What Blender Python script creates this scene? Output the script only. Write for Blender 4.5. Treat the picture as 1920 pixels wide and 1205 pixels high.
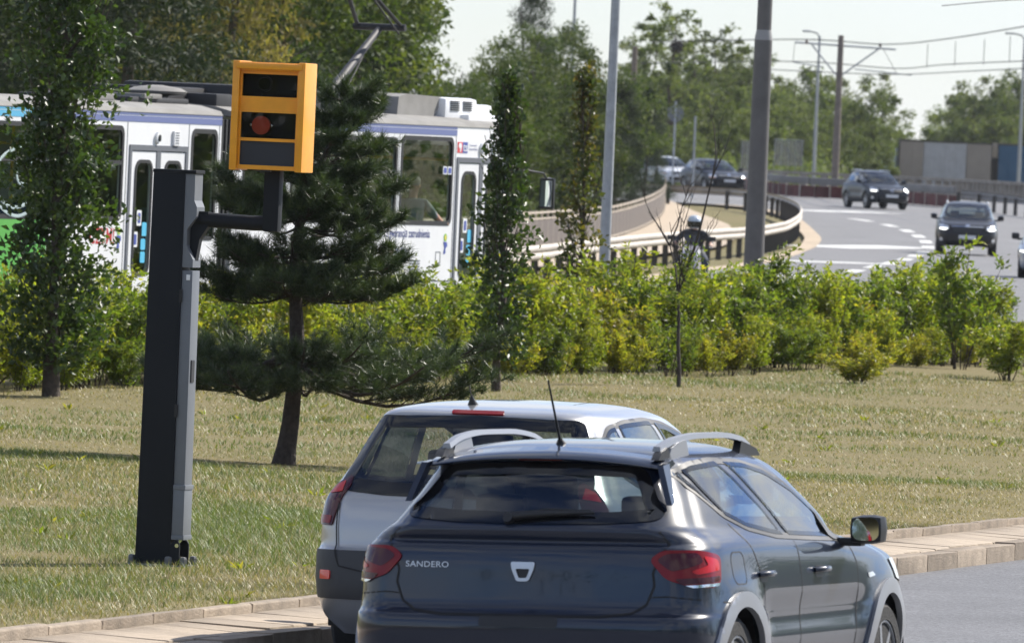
import bpy, bmesh, math, random
import numpy as np
from mathutils import Vector, Matrix, Quaternion
from mathutils.bvhtree import BVHTree
from mathutils.geometry import delaunay_2d_cdt
for o in list(bpy.data.objects): bpy.data.objects.remove(o)
SC = bpy.context.scene
COL = SC.collection
R_ = math.radians
# ------------------------------------------------------------------ camera
CAM_H = 2.91; FPX = 20000.0; ROLL = R_(2.5); PITCH = math.atan(340.5/FPX)
cd = bpy.data.cameras.new('camera'); cam = bpy.data.objects.new('camera', cd); COL.objects.link(cam)
cd.sensor_width = 36.0; cd.lens = 36.0*FPX/1920.0; cd.clip_start = 1.0; cd.clip_end = 9000.0
cd.dof.use_dof = True; cd.dof.focus_distance = 72.0; cd.dof.aperture_fstop = 15.0
_F = Vector((0, math.cos(PITCH), -math.sin(PITCH))); _U = Vector((0, math.sin(PITCH), math.cos(PITCH))); _X = Vector((1, 0, 0))
_r = _X*math.cos(ROLL) + _U*math.sin(ROLL); _u = _U*math.cos(ROLL) - _X*math.sin(ROLL)
cam.matrix_world = Matrix(((_r.x, _u.x, -_F.x, 0), (_r.y, _u.y, -_F.y, 0), (_r.z, _u.z, -_F.z, CAM_H), (0, 0, 0, 1)))
SC.camera = cam
# ------------------------------------------------------------------ light
SUN_EL = R_(41); SUN_AZ = R_(50)          # azimuth clockwise from +Y (view direction): right and beyond
sun_dir = Vector((math.sin(SUN_AZ)*math.cos(SUN_EL), math.cos(SUN_AZ)*math.cos(SUN_EL), math.sin(SUN_EL)))
sl = bpy.data.lights.new('sun', 'SUN'); sl.energy = 4.6; sl.angle = R_(0.55); sl.color = (1.0, 0.94, 0.85)
so = bpy.data.objects.new('sun', sl); COL.objects.link(so); so.location = (60, 60, 80)
so.rotation_euler = (-sun_dir).to_track_quat('-Z', 'Y').to_euler()
W = bpy.data.worlds.new('World'); SC.world = W; W.use_nodes = True
nt = W.node_tree; nt.nodes.clear()
sky = nt.nodes.new('ShaderNodeTexSky'); sky.sky_type = 'NISHITA'; sky.sun_disc = False
sky.sun_elevation = SUN_EL; sky.sun_rotation = SUN_AZ; sky.air_density = 1.0; sky.dust_density = 0.1; sky.ozone_density = 2.0
tc = nt.nodes.new('ShaderNodeTexCoord'); mp = nt.nodes.new('ShaderNodeMapping'); mp.inputs['Scale'].default_value = (1, 1, 2.6)
nz = nt.nodes.new('ShaderNodeTexNoise'); nz.inputs['Scale'].default_value = 3.6; nz.inputs['Detail'].default_value = 9; nz.inputs['Roughness'].default_value = 0.58
cr = nt.nodes.new('ShaderNodeValToRGB'); cr.color_ramp.elements[0].position = 0.40; cr.color_ramp.elements[1].position = 0.66
mx = nt.nodes.new('ShaderNodeMix'); mx.data_type = 'RGBA'
mx.inputs['B'].default_value = (8.0, 8.35, 8.7, 1)       # sunlit cloud, in the sky node's own units
bg = nt.nodes.new('ShaderNodeBackground'); bg.inputs['Strength'].default_value = 0.072
wo = nt.nodes.new('ShaderNodeOutputWorld')
L = nt.links.new
wb = nt.nodes.new('ShaderNodeMix'); wb.data_type = 'RGBA'; wb.blend_type = 'MULTIPLY'; wb.inputs['Factor'].default_value = 1.0; wb.inputs['B'].default_value = (.77, .87, 1.17, 1)   # cooler white balance, the whole sky alike
L(tc.outputs['Generated'], mp.inputs['Vector']); L(mp.outputs[0], nz.inputs['Vector']); L(nz.outputs[0], cr.inputs[0])
L(cr.outputs[0], mx.inputs['Factor']); L(sky.outputs[0], wb.inputs['A']); L(wb.outputs['Result'], mx.inputs['A']); L(mx.outputs['Result'], bg.inputs['Color']); L(bg.outputs[0], wo.inputs[0])
SC.view_settings.view_transform = 'Standard'; SC.view_settings.look = 'None'; SC.view_settings.gamma = 1.0
SC.view_settings.use_curve_mapping = False; SC.view_settings.exposure = 0.80
SC.render.engine = 'CYCLES'
SC.cycles.max_bounces = 7; SC.cycles.transparent_max_bounces = 16; SC.cycles.caustics_reflective = False; SC.cycles.caustics_refractive = False
SC.cycles.sample_clamp_indirect = 6.0
SC.render.resolution_x = 1024; SC.render.resolution_y = 642

# ------------------------------------------------------------------ helpers
def tag(o, label=None, cat=None, group=None, kind=None):
    if label: o['label'] = label
    if cat: o['category'] = cat
    if group: o['group'] = group
    if kind: o['kind'] = kind
    return o
def empty(name, loc=(0, 0, 0), rz=0.0, label=None, cat=None, group=None):
    o = bpy.data.objects.new(name, None); COL.objects.link(o); o.empty_display_size = 0.3
    o.location = loc; o.rotation_euler = (0, 0, rz)
    return tag(o, label, cat, group)
def link(name, me, parent=None):
    o = bpy.data.objects.new(name, me); COL.objects.link(o)
    if parent: o.parent = parent
    return o
def copy_tree(o, parent=None):
    c = o.copy(); COL.objects.link(c); c.parent = parent
    for ch in list(o.children): copy_tree(ch, c)
    return c
def setsmooth(me, ang=None):
    me.polygons.foreach_set('use_smooth', np.ones(len(me.polygons), dtype=bool))
    if ang is not None:
        bm = bmesh.new(); bm.from_mesh(me)
        for e in bm.edges:
            if len(e.link_faces) == 2 and e.calc_face_angle(0) > ang: e.smooth = False
        bm.to_mesh(me); bm.free()
class MB:
    """collects simple shapes into one mesh"""
    def __init__(s): s.v = []; s.f = []; s.m = []
    def add(s, vs, fs, mi=0):
        n = len(s.v); s.v += [tuple(v) for v in vs]; s.f += [tuple(i+n for i in f) for f in fs]; s.m += [mi]*len(fs); return s
    def box(s, x0, x1, y0, y1, z0, z1, mi=0, b=0.0, mat=None):
        if b > 0:
            b = min(b, (x1-x0)*.45, (y1-y0)*.45, (z1-z0)*.45)
            bm = bmesh.new(); bmesh.ops.create_cube(bm, size=1)
            for v in bm.verts: v.co = Vector(((x0+x1)/2+v.co.x*(x1-x0), (y0+y1)/2+v.co.y*(y1-y0), (z0+z1)/2+v.co.z*(z1-z0)))
            bmesh.ops.bevel(bm, geom=bm.edges[:]+bm.verts[:], offset=b, segments=2, affect='EDGES', profile=.7)
            vs = [v.co.copy() for v in bm.verts]; bm.verts.index_update(); fs = [[v.index for v in f.verts] for f in bm.faces]; bm.free()
        else:
            vs = [Vector((x, y, z)) for z in (z0, z1) for y in (y0, y1) for x in (x0, x1)]
            fs = [(0, 2, 3, 1), (4, 5, 7, 6), (0, 1, 5, 4), (1, 3, 7, 5), (3, 2, 6, 7), (2, 0, 4, 6)]
        if mat is not None: vs = [mat @ v for v in vs]
        return s.add(vs, fs, mi)
    def tube(s, pts, rad, n=8, mi=0, cap=True, closed=False):
        pts = [Vector(p) for p in pts]; m = len(pts)
        rads = rad if hasattr(rad, '__len__') else [rad]*m
        vs = []; prev = None
        for i, p in enumerate(pts):
            if closed: t = (pts[(i+1) % m]-pts[i-1])
            else: t = (pts[min(i+1, m-1)]-pts[max(i-1, 0)])
            t.normalize()
            if prev is None:
                a = Vector((0, 0, 1)) if abs(t.z) < .9 else Vector((1, 0, 0))
                nx = t.cross(a).normalized()
            else:
                nx = (prev - t*prev.dot(t)).normalized()
            prev = nx; ny = t.cross(nx)
            for k in range(n):
                a = 2*math.pi*k/n
                vs.append(p + (nx*math.cos(a)+ny*math.sin(a))*rads[i])
        fs = []
        for i in range(m if closed else m-1):
            j = (i+1) % m
            for k in range(n):
                fs.append((i*n+k, i*n+(k+1) % n, j*n+(k+1) % n, j*n+k))
        if cap and not closed: fs += [tuple(range(n-1, -1, -1)), tuple(range((m-1)*n, m*n))]
        return s.add(vs, fs, mi)
    def lathe(s, prof, n=20, mi=0, mat=None):
        """prof: (r, h) pairs turned about local z"""
        vs = []; fs = []
        for r, h in prof:
            for k in range(n):
                a = 2*math.pi*k/n; v = Vector((r*math.cos(a), r*math.sin(a), h)); vs.append(mat @ v if mat is not None else v)
        for i in range(len(prof)-1):
            for k in range(n): fs.append((i*n+k, i*n+(k+1) % n, (i+1)*n+(k+1) % n, (i+1)*n+k))
        fs += [tuple(range(n-1, -1, -1)), tuple(range((len(prof)-1)*n, len(prof)*n))]
        return s.add(vs, fs, mi)
    def prism(s, poly, d0, d1, axis='y', mi=0):
        """poly of 2-D points extruded along an axis; axis y: (x,z), x: (y,z), z: (x,y)"""
        n = len(poly)
        def P(p, d): return {'y': (p[0], d, p[1]), 'x': (d, p[0], p[1]), 'z': (p[0], p[1], d)}[axis]
        vs = [P(p, d0) for p in poly]+[P(p, d1) for p in poly]
        fs = [tuple(range(n)), tuple(range(2*n-1, n-1, -1))]+[(i, i+n, (i+1) % n+n, (i+1) % n) for i in range(n)]
        return s.add(vs, fs, mi)
    def plate(s, outer, holes, d0, d1, axis='y', mi=0, step=None):
        """a sheet with holes, extruded"""
        vs2, tr = cdt(outer, holes, step)
        n = len(vs2)
        def P(p, d): return {'y': (p[0], d, p[1]), 'x': (d, p[0], p[1]), 'z': (p[0], p[1], d)}[axis]
        vs = [P(p, d0) for p in vs2]+[P(p, d1) for p in vs2]
        fs = [tuple(t) for t in tr]+[tuple(i+n for i in reversed(t)) for t in tr]
        cnt = {}
        for t in tr:
            for a, b in ((t[0], t[1]), (t[1], t[2]), (t[2], t[0])): cnt[(a, b)] = 1
        for (a, b) in cnt:
            if (b, a) not in cnt: fs.append((b, a, a+n, b+n))
        return s.add(vs, fs, mi)
    def build(s, name, mats, parent=None, smooth=None, fix=True):
        me = bpy.data.meshes.new(name); me.from_pydata(s.v, [], s.f)
        mats = mats if isinstance(mats, (list, tuple)) else [mats]
        for m in mats: me.materials.append(m)
        if len(mats) > 1: me.polygons.foreach_set('material_index', s.m)
        if fix:
            bm = bmesh.new(); bm.from_mesh(me); bmesh.ops.recalc_face_normals(bm, faces=bm.faces[:]); bm.to_mesh(me); bm.free()
        if smooth is not None: setsmooth(me, smooth)
        return link(name, me, parent)
def inpoly(p, poly):
    x, y = p; c = False; n = len(poly); j = n-1
    for i in range(n):
        xi, yi = poly[i]; xj, yj = poly[j]
        if (yi > y) != (yj > y) and x < (xj-xi)*(y-yi)/(yj-yi)+xi: c = not c
        j = i
    return c
def resample(poly, step, closed=True):
    out = []; n = len(poly)
    for i in range(n if closed else n-1):
        a = poly[i]; b = poly[(i+1) % n]; d = math.dist(a, b); k = max(1, int(math.ceil(d/step)))
        for q in range(k): out.append((a[0]+(b[0]-a[0])*q/k, a[1]+(b[1]-a[1])*q/k))
    if not closed: out.append(tuple(poly[-1]))
    return out
def cdt(outer, holes=(), step=None):
    """triangles of a polygon with holes; with step, boundary and inside are sampled"""
    loops = [list(outer)]+[list(h) for h in holes]
    if step: loops = [resample(l, step) for l in loops]
    pts = []; ed = []
    for l in loops:
        n0 = len(pts); pts += [Vector(p) for p in l]; ed += [(n0+i, n0+(i+1) % len(l)) for i in range(len(l))]
    if step:
        xs = [p[0] for p in loops[0]]; ys = [p[1] for p in loops[0]]
        nx = int((max(xs)-min(xs))/step)+1; ny = int((max(ys)-min(ys))/step)+1
        for i in range(nx):
            for j in range(ny):
                p = (min(xs)+(i+.5+.5*(j % 2)-.25)*step, min(ys)+(j+.5)*step)
                if inpoly(p, loops[0]) and not any(inpoly(p, h) for h in loops[1:]): pts.append(Vector(p))
    r = delaunay_2d_cdt(pts, ed, [], 0, 1e-5)
    vs = [(v.x, v.y) for v in r[0]]; out = []
    for t in r[2]:
        c = (sum(vs[i][0] for i in t)/3, sum(vs[i][1] for i in t)/3)
        if inpoly(c, loops[0]) and not any(inpoly(c, h) for h in loops[1:]): out.append(tuple(t))
    return vs, out
def rrect(x0, z0, x1, z1, r, n=5):
    out = []
    for cx, cz, a0 in ((x1-r, z0+r, -90), (x1-r, z1-r, 0), (x0+r, z1-r, 90), (x0+r, z0+r, 180)):
        for k in range(n+1):
            a = R_(a0+90*k/n); out.append((cx+r*math.cos(a), cz+r*math.sin(a)))
    return out
def rpoly(poly, r, n=4):
    """round the corners of a polygon"""
    out = []; m = len(poly)
    for i in range(m):
        p = Vector(poly[i]); a = Vector(poly[i-1]); b = Vector(poly[(i+1) % m])
        da = (a-p); db = (b-p); ra = min(r, da.length*.45); rb = min(r, db.length*.45)
        A = p+da.normalized()*ra; B = p+db.normalized()*rb
        for k in range(n+1):
            t = k/n; q = A*(1-t)**2+p*2*t*(1-t)+B*t*t; out.append((q.x, q.y))
    return out
def inset(poly, d):
    """shrink a polygon (either winding)"""
    n = len(poly); ar = sum(poly[i-1][0]*poly[i][1]-poly[i][0]*poly[i-1][1] for i in range(n)); sg = 1 if ar > 0 else -1
    out = []
    for i in range(n):
        p = Vector(poly[i]); a = (p-Vector(poly[i-1])); b = (Vector(poly[(i+1) % n])-p)
        if a.length < 1e-6: a = b
        if b.length < 1e-6: b = a
        a.normalize(); b.normalize()
        na = Vector((-a.y, a.x))*sg; nb = Vector((-b.y, b.x))*sg; m = na+nb
        if m.length < 1e-4: m = na
        m.normalize(); k = d/max(.45, m.dot(na)); q = p+m*k; out.append((q.x, q.y))
    return out
def pchip(xs, ys, xq):
    xs = np.asarray(xs, float); ys = np.asarray(ys, float); h = np.diff(xs); dl = np.diff(ys)/h; n = len(xs); m = np.zeros(n)
    m[0] = dl[0]; m[-1] = dl[-1]
    for i in range(1, n-1):
        if dl[i-1]*dl[i] > 0:
            w1 = 2*h[i]+h[i-1]; w2 = h[i]+2*h[i-1]; m[i] = (w1+w2)/(w1/dl[i-1]+w2/dl[i])
    xq = np.asarray(xq, float); k = np.clip(np.searchsorted(xs, xq)-1, 0, n-2); t = (xq-xs[k])/h[k]
    return (2*t**3-3*t**2+1)*ys[k]+(t**3-2*t**2+t)*h[k]*m[k]+(-2*t**3+3*t**2)*ys[k+1]+(t**3-t**2)*h[k]*m[k+1]
def catmull(pts, sub=8):
    P = [np.array(p, float) for p in pts]; out = []
    for i in range(len(P)-1):
        a = P[max(i-1, 0)]; b = P[i]; c = P[i+1]; d = P[min(i+2, len(P)-1)]
        for k in range(sub):
            t = k/sub; out.append(.5*((2*b)+(c-a)*t+(2*a-5*b+4*c-d)*t*t+(3*b-a-3*c+d)*t**3))
    out.append(P[-1]); return out
def even(pts, step):
    """evenly spaced points along a 2-D/3-D polyline"""
    P = [np.array(p, float) for p in pts]; d = [0]
    for a, b in zip(P[:-1], P[1:]): d.append(d[-1]+np.linalg.norm(b-a))
    n = max(1, int(round(d[-1]/step))); q = np.linspace(0, d[-1], n+1); P = np.array(P)
    return [np.array([np.interp(s, d, P[:, k]) for k in range(P.shape[1])]) for s in q]
def bigmesh(name, v, f, tint=None, mat=None, parent=None, smooth=False):
    """fast triangles/quads from numpy arrays"""
    me = bpy.data.meshes.new(name); nv = len(v); nf, k = f.shape
    me.vertices.add(nv); me.vertices.foreach_set('co', np.asarray(v, np.float32).ravel())
    me.loops.add(nf*k); me.loops.foreach_set('vertex_index', np.asarray(f, np.int32).ravel())
    me.polygons.add(nf); me.polygons.foreach_set('loop_start', np.arange(0, nf*k, k, dtype=np.int32))
    me.polygons.foreach_set('loop_total', np.full(nf, k, np.int32))
    if smooth: me.polygons.foreach_set('use_smooth', np.ones(nf, dtype=bool))
    me.update(calc_edges=True)
    if tint is not None:
        at = me.attributes.new('tint', 'FLOAT', 'POINT'); at.data.foreach_set('value', np.asarray(tint, np.float32))
    if mat: me.materials.append(mat)
    return link(name, me, parent) if parent is not False else me

# ------------------------------------------------------------------ materials
def nodes(name):
    m = bpy.data.materials.new(name); m.use_nodes = True; t = m.node_tree
    return m, t, t.nodes['Principled BSDF'], t.links.new
def mat(name, col, rough=.6, metal=0.0, var=0.0, scale=6.0, bump=0.0, bscale=40.0, coat=0.0, spec=.5, col2=None, emit=0, coords='Object', detail=6, rnd=0.0):
    m, t, b, l = nodes(name)
    b.inputs['Base Color'].default_value = (*col, 1); b.inputs['Roughness'].default_value = rough; b.inputs['Metallic'].default_value = metal
    b.inputs['Specular IOR Level'].default_value = spec
    if coat: b.inputs['Coat Weight'].default_value = coat; b.inputs['Coat Roughness'].default_value = .03
    if emit: b.inputs['Emission Color'].default_value = (*col, 1); b.inputs['Emission Strength'].default_value = emit
    if var or bump:
        tcn = t.nodes.new('ShaderNodeTexCoord')
    if var:
        n = t.nodes.new('ShaderNodeTexNoise'); n.inputs['Scale'].default_value = scale; n.inputs['Detail'].default_value = detail; n.inputs['Roughness'].default_value = .65
        l(tcn.outputs[coords], n.inputs['Vector'])
        r = t.nodes.new('ShaderNodeValToRGB'); e = r.color_ramp.elements; e[0].position = .3; e[1].position = .7
        c2 = col2 if col2 else tuple(c*(1+var) for c in col); c1 = col if col2 else tuple(c*(1-var) for c in col)
        e[0].color = (*c1, 1); e[1].color = (*c2, 1); l(n.outputs['Fac'], r.inputs[0])
        if rnd:
            oi = t.nodes.new('ShaderNodeObjectInfo'); hs = t.nodes.new('ShaderNodeHueSaturation'); mm = t.nodes.new('ShaderNodeMath'); mm.operation = 'MULTIPLY_ADD'; mm.inputs[1].default_value = 2*rnd; mm.inputs[2].default_value = 1-rnd
            l(oi.outputs['Random'], mm.inputs[0]); l(mm.outputs[0], hs.inputs['Value']); l(r.outputs[0], hs.inputs['Color']); l(hs.outputs[0], b.inputs['Base Color'])
        else: l(r.outputs[0], b.inputs['Base Color'])
    if bump:
        n2 = t.nodes.new('ShaderNodeTexNoise'); n2.inputs['Scale'].default_value = bscale; n2.inputs['Detail'].default_value = 5
        l(tcn.outputs[coords], n2.inputs['Vector'])
        bp = t.nodes.new('ShaderNodeBump'); bp.inputs['Strength'].default_value = bump; bp.inputs['Distance'].default_value = .02
        l(n2.outputs['Fac'], bp.inputs['Height']); l(bp.outputs[0], b.inputs['Normal'])
    return m
def leafmat(name, cols, rough=.42, trans=.35, spec=.5, tcol=None):
    """cols: ramp over the leaf's own tint"""
    m, t, b, l = nodes(name)
    a = t.nodes.new('ShaderNodeAttribute'); a.attribute_name = 'tint'
    r = t.nodes.new('ShaderNodeValToRGB'); e = r.color_ramp.elements
    while len(e) < len(cols): e.new(.5)
    for i, c in enumerate(cols): e[i].position = i/(len(cols)-1); e[i].color = (*c, 1)
    oi = t.nodes.new('ShaderNodeObjectInfo'); hs = t.nodes.new('ShaderNodeHueSaturation')
    mm = t.nodes.new('ShaderNodeMath'); mm.operation = 'MULTIPLY_ADD'; mm.inputs[1].default_value = .45; mm.inputs[2].default_value = .78
    l(oi.outputs['Random'], mm.inputs[0]); l(mm.outputs[0], hs.inputs['Value'])
    l(a.outputs['Fac'], r.inputs[0]); l(r.outputs[0], hs.inputs['Color']); l(hs.outputs[0], b.inputs['Base Color'])
    b.inputs['Roughness'].default_value = rough; b.inputs['Specular IOR Level'].default_value = spec
    tr = t.nodes.new('ShaderNodeBsdfTranslucent'); mc = t.nodes.new('ShaderNodeMix'); mc.data_type = 'RGBA'; mc.blend_type = 'MULTIPLY'; mc.inputs['Factor'].default_value = 1
    mc.inputs['B'].default_value = (*(tcol or (1.5, 1.7, .6)), 1); l(hs.outputs[0], mc.inputs['A']); l(mc.outputs['Result'], tr.inputs['Color'])
    ms = t.nodes.new('ShaderNodeMixShader'); ms.inputs[0].default_value = trans
    l(b.outputs[0], ms.inputs[1]); l(tr.outputs[0], ms.inputs[2]); l(ms.outputs[0], t.nodes['Material Output'].inputs[0])
    return m
def glassmat(name, tint, ior=1.5, boost=0.0, rough=0.0):
    m = bpy.data.materials.new(name); m.use_nodes = True; t = m.node_tree; t.nodes.clear(); l = t.links.new
    o = t.nodes.new('ShaderNodeOutputMaterial'); tr = t.nodes.new('ShaderNodeBsdfTransparent'); tr.inputs[0].default_value = (*tint, 1)
    g = t.nodes.new('ShaderNodeBsdfGlossy'); g.inputs['Roughness'].default_value = rough
    fr = t.nodes.new('ShaderNodeFresnel'); ge = t.nodes.new('ShaderNodeNewGeometry'); bf = t.nodes.new('ShaderNodeMix'); bf.data_type = 'FLOAT'; bf.inputs['A'].default_value = ior; bf.inputs['B'].default_value = 1/ior
    l(ge.outputs['Backfacing'], bf.inputs['Factor']); l(bf.outputs['Result'], fr.inputs['IOR'])
    ad = t.nodes.new('ShaderNodeMath'); ad.operation = 'ADD'; ad.inputs[1].default_value = boost; ad.use_clamp = True
    ms = t.nodes.new('ShaderNodeMixShader'); l(fr.outputs[0], ad.inputs[0]); l(ad.outputs[0], ms.inputs[0]); l(tr.outputs[0], ms.inputs[1]); l(g.outputs[0], ms.inputs[2]); l(ms.outputs[0], o.inputs[0])
    return m
M = {}
M['black'] = mat('black_plastic', (.012, .012, .013), .45)
M['rubber'] = mat('tyre_rubber', (.018, .018, .018), .8, bump=.3, bscale=60)
M['frit'] = mat('black_glass_border', (.006, .006, .007), .08, spec=.5)
M['seam'] = mat('panel_gap', (.006, .006, .007), .7)
M['chrome'] = mat('chrome', (.8, .81, .83), .12, 1.0)
M['alu'] = mat('satin_aluminium', (.55, .56, .58), .35, 1.0)
M['interior'] = mat('car_interior', (.025, .026, .028), .85)
M['seat'] = mat('seat_fabric', (.04, .042, .046), .9, var=.2, scale=30)
M['plate'] = mat('number_plate', (.72, .73, .74), .4, var=.06, scale=20)
M['cladding'] = mat('grey_cladding', (.035, .037, .041), .55, bump=.12, bscale=300)
M['silver_cladding'] = mat('silver_trim', (.34, .35, .37), .42, .6)
M['galv'] = mat('galvanised_steel', (.36, .38, .40), .5, .35, var=.16, scale=9, bump=.08)
# ------------------------------------------------------------------ the ground
def T(y): return float(np.interp(y, [0, 330, 440, 470, 510, 560, 620, 9000], [0, 0, .76, 1.05, 1.05, .3, 0, 0]))
def lerp(a, b, t): return a+(b-a)*t
KA = R_(14.7); KD = np.array([math.sin(KA), math.cos(KA)]); KN = np.array([math.cos(KA), -math.sin(KA)])   # along the kerb / towards the road
K0 = np.array([-1.01, 60.9])                                # point at the foot of the kerb
def kp(s, d): return K0+KD*s+KN*d                            # s metres along, d metres towards the road
def road_z(d): return -.05+.008*d
def sheet(name, poly, zf, m, step, kind='structure', parent=None):
    vs, tr = cdt(poly, (), step); s = MB(); s.add([(x, y, zf(x, y)) for x, y in vs], tr); o = s.build(name, m, parent, smooth=R_(60))
    if kind: o['kind'] = kind
    for p in o.data.polygons:
        if p.normal.z < 0: o.data.flip_normals(); break
    return o
# ground sheet out to the horizon
def ground_mat(name, c1, c2, c3, s1=.35, s2=9.0, bump=.6, bs=60):
    m, t, b, l = nodes(name); tcn = t.nodes.new('ShaderNodeTexCoord')
    n1 = t.nodes.new('ShaderNodeTexNoise'); n1.inputs['Scale'].default_value = s1; n1.inputs['Detail'].default_value = 8; n1.inputs['Roughness'].default_value = .7
    n2 = t.nodes.new('ShaderNodeTexNoise'); n2.inputs['Scale'].default_value = s2; n2.inputs['Detail'].default_value = 8; n2.inputs['Roughness'].default_value = .75
    l(tcn.outputs['Object'], n1.inputs['Vector']); l(tcn.outputs['Object'], n2.inputs['Vector'])
    r1 = t.nodes.new('ShaderNodeValToRGB'); r1.color_ramp.elements[0].position = .38; r1.color_ramp.elements[1].position = .62
    r2 = t.nodes.new('ShaderNodeValToRGB'); r2.color_ramp.elements[0].position = .35; r2.color_ramp.elements[1].position = .65
    r1.color_ramp.elements[0].color = (*c1, 1); r1.color_ramp.elements[1].color = (*c2, 1); l(n1.outputs['Fac'], r1.inputs[0]); l(n2.outputs['Fac'], r2.inputs[0])
    x = t.nodes.new('ShaderNodeMix'); x.data_type = 'RGBA'; x.inputs['B'].default_value = (*c3, 1); l(r2.outputs[0], x.inputs['Factor']); l(r1.outputs[0], x.inputs['A']); l(x.outputs['Result'], b.inputs['Base Color'])
    b.inputs['Roughness'].default_value = .95; b.inputs['Specular IOR Level'].default_value = .15
    n3 = t.nodes.new('ShaderNodeTexNoise'); n3.inputs['Scale'].default_value = bs; n3.inputs['Detail'].default_value = 4; l(tcn.outputs['Object'], n3.inputs['Vector'])
    bp = t.nodes.new('ShaderNodeBump'); bp.inputs['Strength'].default_value = bump; bp.inputs['Distance'].default_value = .03; l(n3.outputs['Fac'], bp.inputs['Height']); l(bp.outputs[0], b.inputs['Normal'])
    return m
M['earth'] = ground_mat('dry_ground', (.17, .145, .075), (.12, .125, .05), (.22, .185, .10), .2, 3)
M['turf'] = ground_mat('lawn_soil', (.20, .165, .085), (.145, .135, .055), (.19, .16, .08), .45, 14)
def asphalt(name, base, joint=True):
    m, t, b, l = nodes(name); tcn = t.nodes.new('ShaderNodeTexCoord')
    n1 = t.nodes.new('ShaderNodeTexNoise'); n1.inputs['Scale'].default_value = .5; n1.inputs['Detail'].default_value = 6
    v = t.nodes.new('ShaderNodeTexVoronoi'); v.inputs['Scale'].default_value = 55
    n2 = t.nodes.new('ShaderNodeTexNoise'); n2.inputs['Scale'].default_value = 160; n2.inputs['Detail'].default_value = 3
    for n in (n1, v, n2): l(tcn.outputs['Object'], n.inputs['Vector'])
    r = t.nodes.new('ShaderNodeValToRGB'); r.color_ramp.elements[0].position = .3; r.color_ramp.elements[1].position = .72
    r.color_ramp.elements[0].color = tuple(c*.84 for c in base)+(1,); r.color_ramp.elements[1].color = tuple(c*1.14 for c in base)+(1,); l(n1.outputs['Fac'], r.inputs[0])
    r2 = t.nodes.new('ShaderNodeValToRGB'); r2.color_ramp.elements[0].color = (.35, .35, .35, 1); r2.color_ramp.elements[1].color = (1.7, 1.7, 1.7, 1); l(v.outputs['Color'], r2.inputs[0])
    x = t.nodes.new('ShaderNodeMix'); x.data_type = 'RGBA'; x.blend_type = 'MULTIPLY'; x.inputs['Factor'].default_value = .7
    l(r.outputs[0], x.inputs['A']); l(r2.outputs[0], x.inputs['B']); l(x.outputs['Result'], b.inputs['Base Color'])
    b.inputs['Roughness'].default_value = .72; b.inputs['Specular IOR Level'].default_value = .4
    bp = t.nodes.new('ShaderNodeBump'); bp.inputs['Strength'].default_value = .5; bp.inputs['Distance'].default_value = .006; l(v.outputs['Distance'], bp.inputs['Height']); l(bp.outputs[0], b.inputs['Normal'])
    return m
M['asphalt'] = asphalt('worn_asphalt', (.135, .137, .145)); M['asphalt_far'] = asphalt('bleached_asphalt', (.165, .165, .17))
M['concrete'] = mat('kerb_concrete', (.27, .22, .168), .88, var=.34, scale=3.5, bump=.5, bscale=60, rnd=.13)
M['slab'] = mat('paving_slab', (.33, .27, .205), .88, var=.32, scale=2.6, bump=.45, bscale=80, rnd=.12)
M['sand'] = mat('sandy_verge', (.42, .34, .25), .95, var=.25, scale=.8, bump=.4, bscale=30)
M['path'] = mat('block_paving', (.42, .345, .26), .9, var=.16, scale=1.4, bump=.3, bscale=25)
M['paint'] = mat('road_paint', (.62, .62, .60), .6, var=.25, scale=2.5)
M['ballast'] = ground_mat('track_ballast', (.13, .11, .085), (.10, .09, .07), (.19, .165, .13), .6, 25, .9, 35)
g = MB(); ys = [-400, 0, 60, 120, 200, 330, 360, 400, 440, 470, 490, 510, 535, 560, 590, 620, 900, 1500, 4000]; xs = [-3000, -600, -200, -60, -20, 0, 20, 60, 200, 600, 3000]
g.add([(x, y, T(y)-.12) for y in ys for x in xs], [(j*len(xs)+i, j*len(xs)+i+1, (j+1)*len(xs)+i+1, (j+1)*len(xs)+i) for j in range(len(ys)-1) for i in range(len(xs)-1)])
tag(g.build('ground', M['earth']), kind='structure')
# near carriageway with crossfall to the left kerb
rv = []
for s in np.linspace(-90, 220, 32):
    for d in (0, 3.5, 7, 11, 30): p = kp(s, d); rv.append((p[0], p[1], road_z(min(d, 7))+(0 if d < 8 else .0)))
r = MB(); r.add(rv, [(j*5+i, j*5+i+1, (j+1)*5+i+1, (j+1)*5+i) for j in range(31) for i in range(4)])
tag(r.build('road', M['asphalt'], smooth=R_(50)), kind='structure')
# kerb, slabs and edging, stone by stone where the photo shows them
rng = random.Random(5)
def lay(parent, name, s0, s1, ln, d0, d1, z0, z1, m, gap=.012, jit=.006, slope=0.0):
    meshes = []
    for k in range(5):
        q = MB(); q.box(-ln/2+gap/2, ln/2-gap/2, 0, d1-d0, z0, z1, b=.012)
        if slope: q.v = [(x, y, z+slope*(y/(d1-d0)) if z > (z0+z1)/2 else z) for x, y, z in q.v]
        q.v = [(x+rng.uniform(-.003, .003), y+rng.uniform(-.004, .004), z+rng.uniform(-.003, .003)) for x, y, z in q.v]
        o = q.build(name, m, parent, smooth=R_(40)); meshes.append(o.data); bpy.data.objects.remove(o)
    s = s0; ang = math.atan2(KD[1], KD[0])
    while s < s1:
        o = link(name, meshes[rng.randrange(5)], parent); p = kp(s+ln/2, d0)
        o.location = (p[0], p[1], rng.uniform(-jit, jit)); o.rotation_euler = (rng.uniform(-.008, .008), rng.uniform(-.004, .004), ang+math.pi+rng.uniform(-.003, .003))
        # local +y must point towards the road
        o.rotation_euler.z = math.atan2(-KN[0], KN[1])+rng.uniform(-.003, .003)
        s += ln
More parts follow.
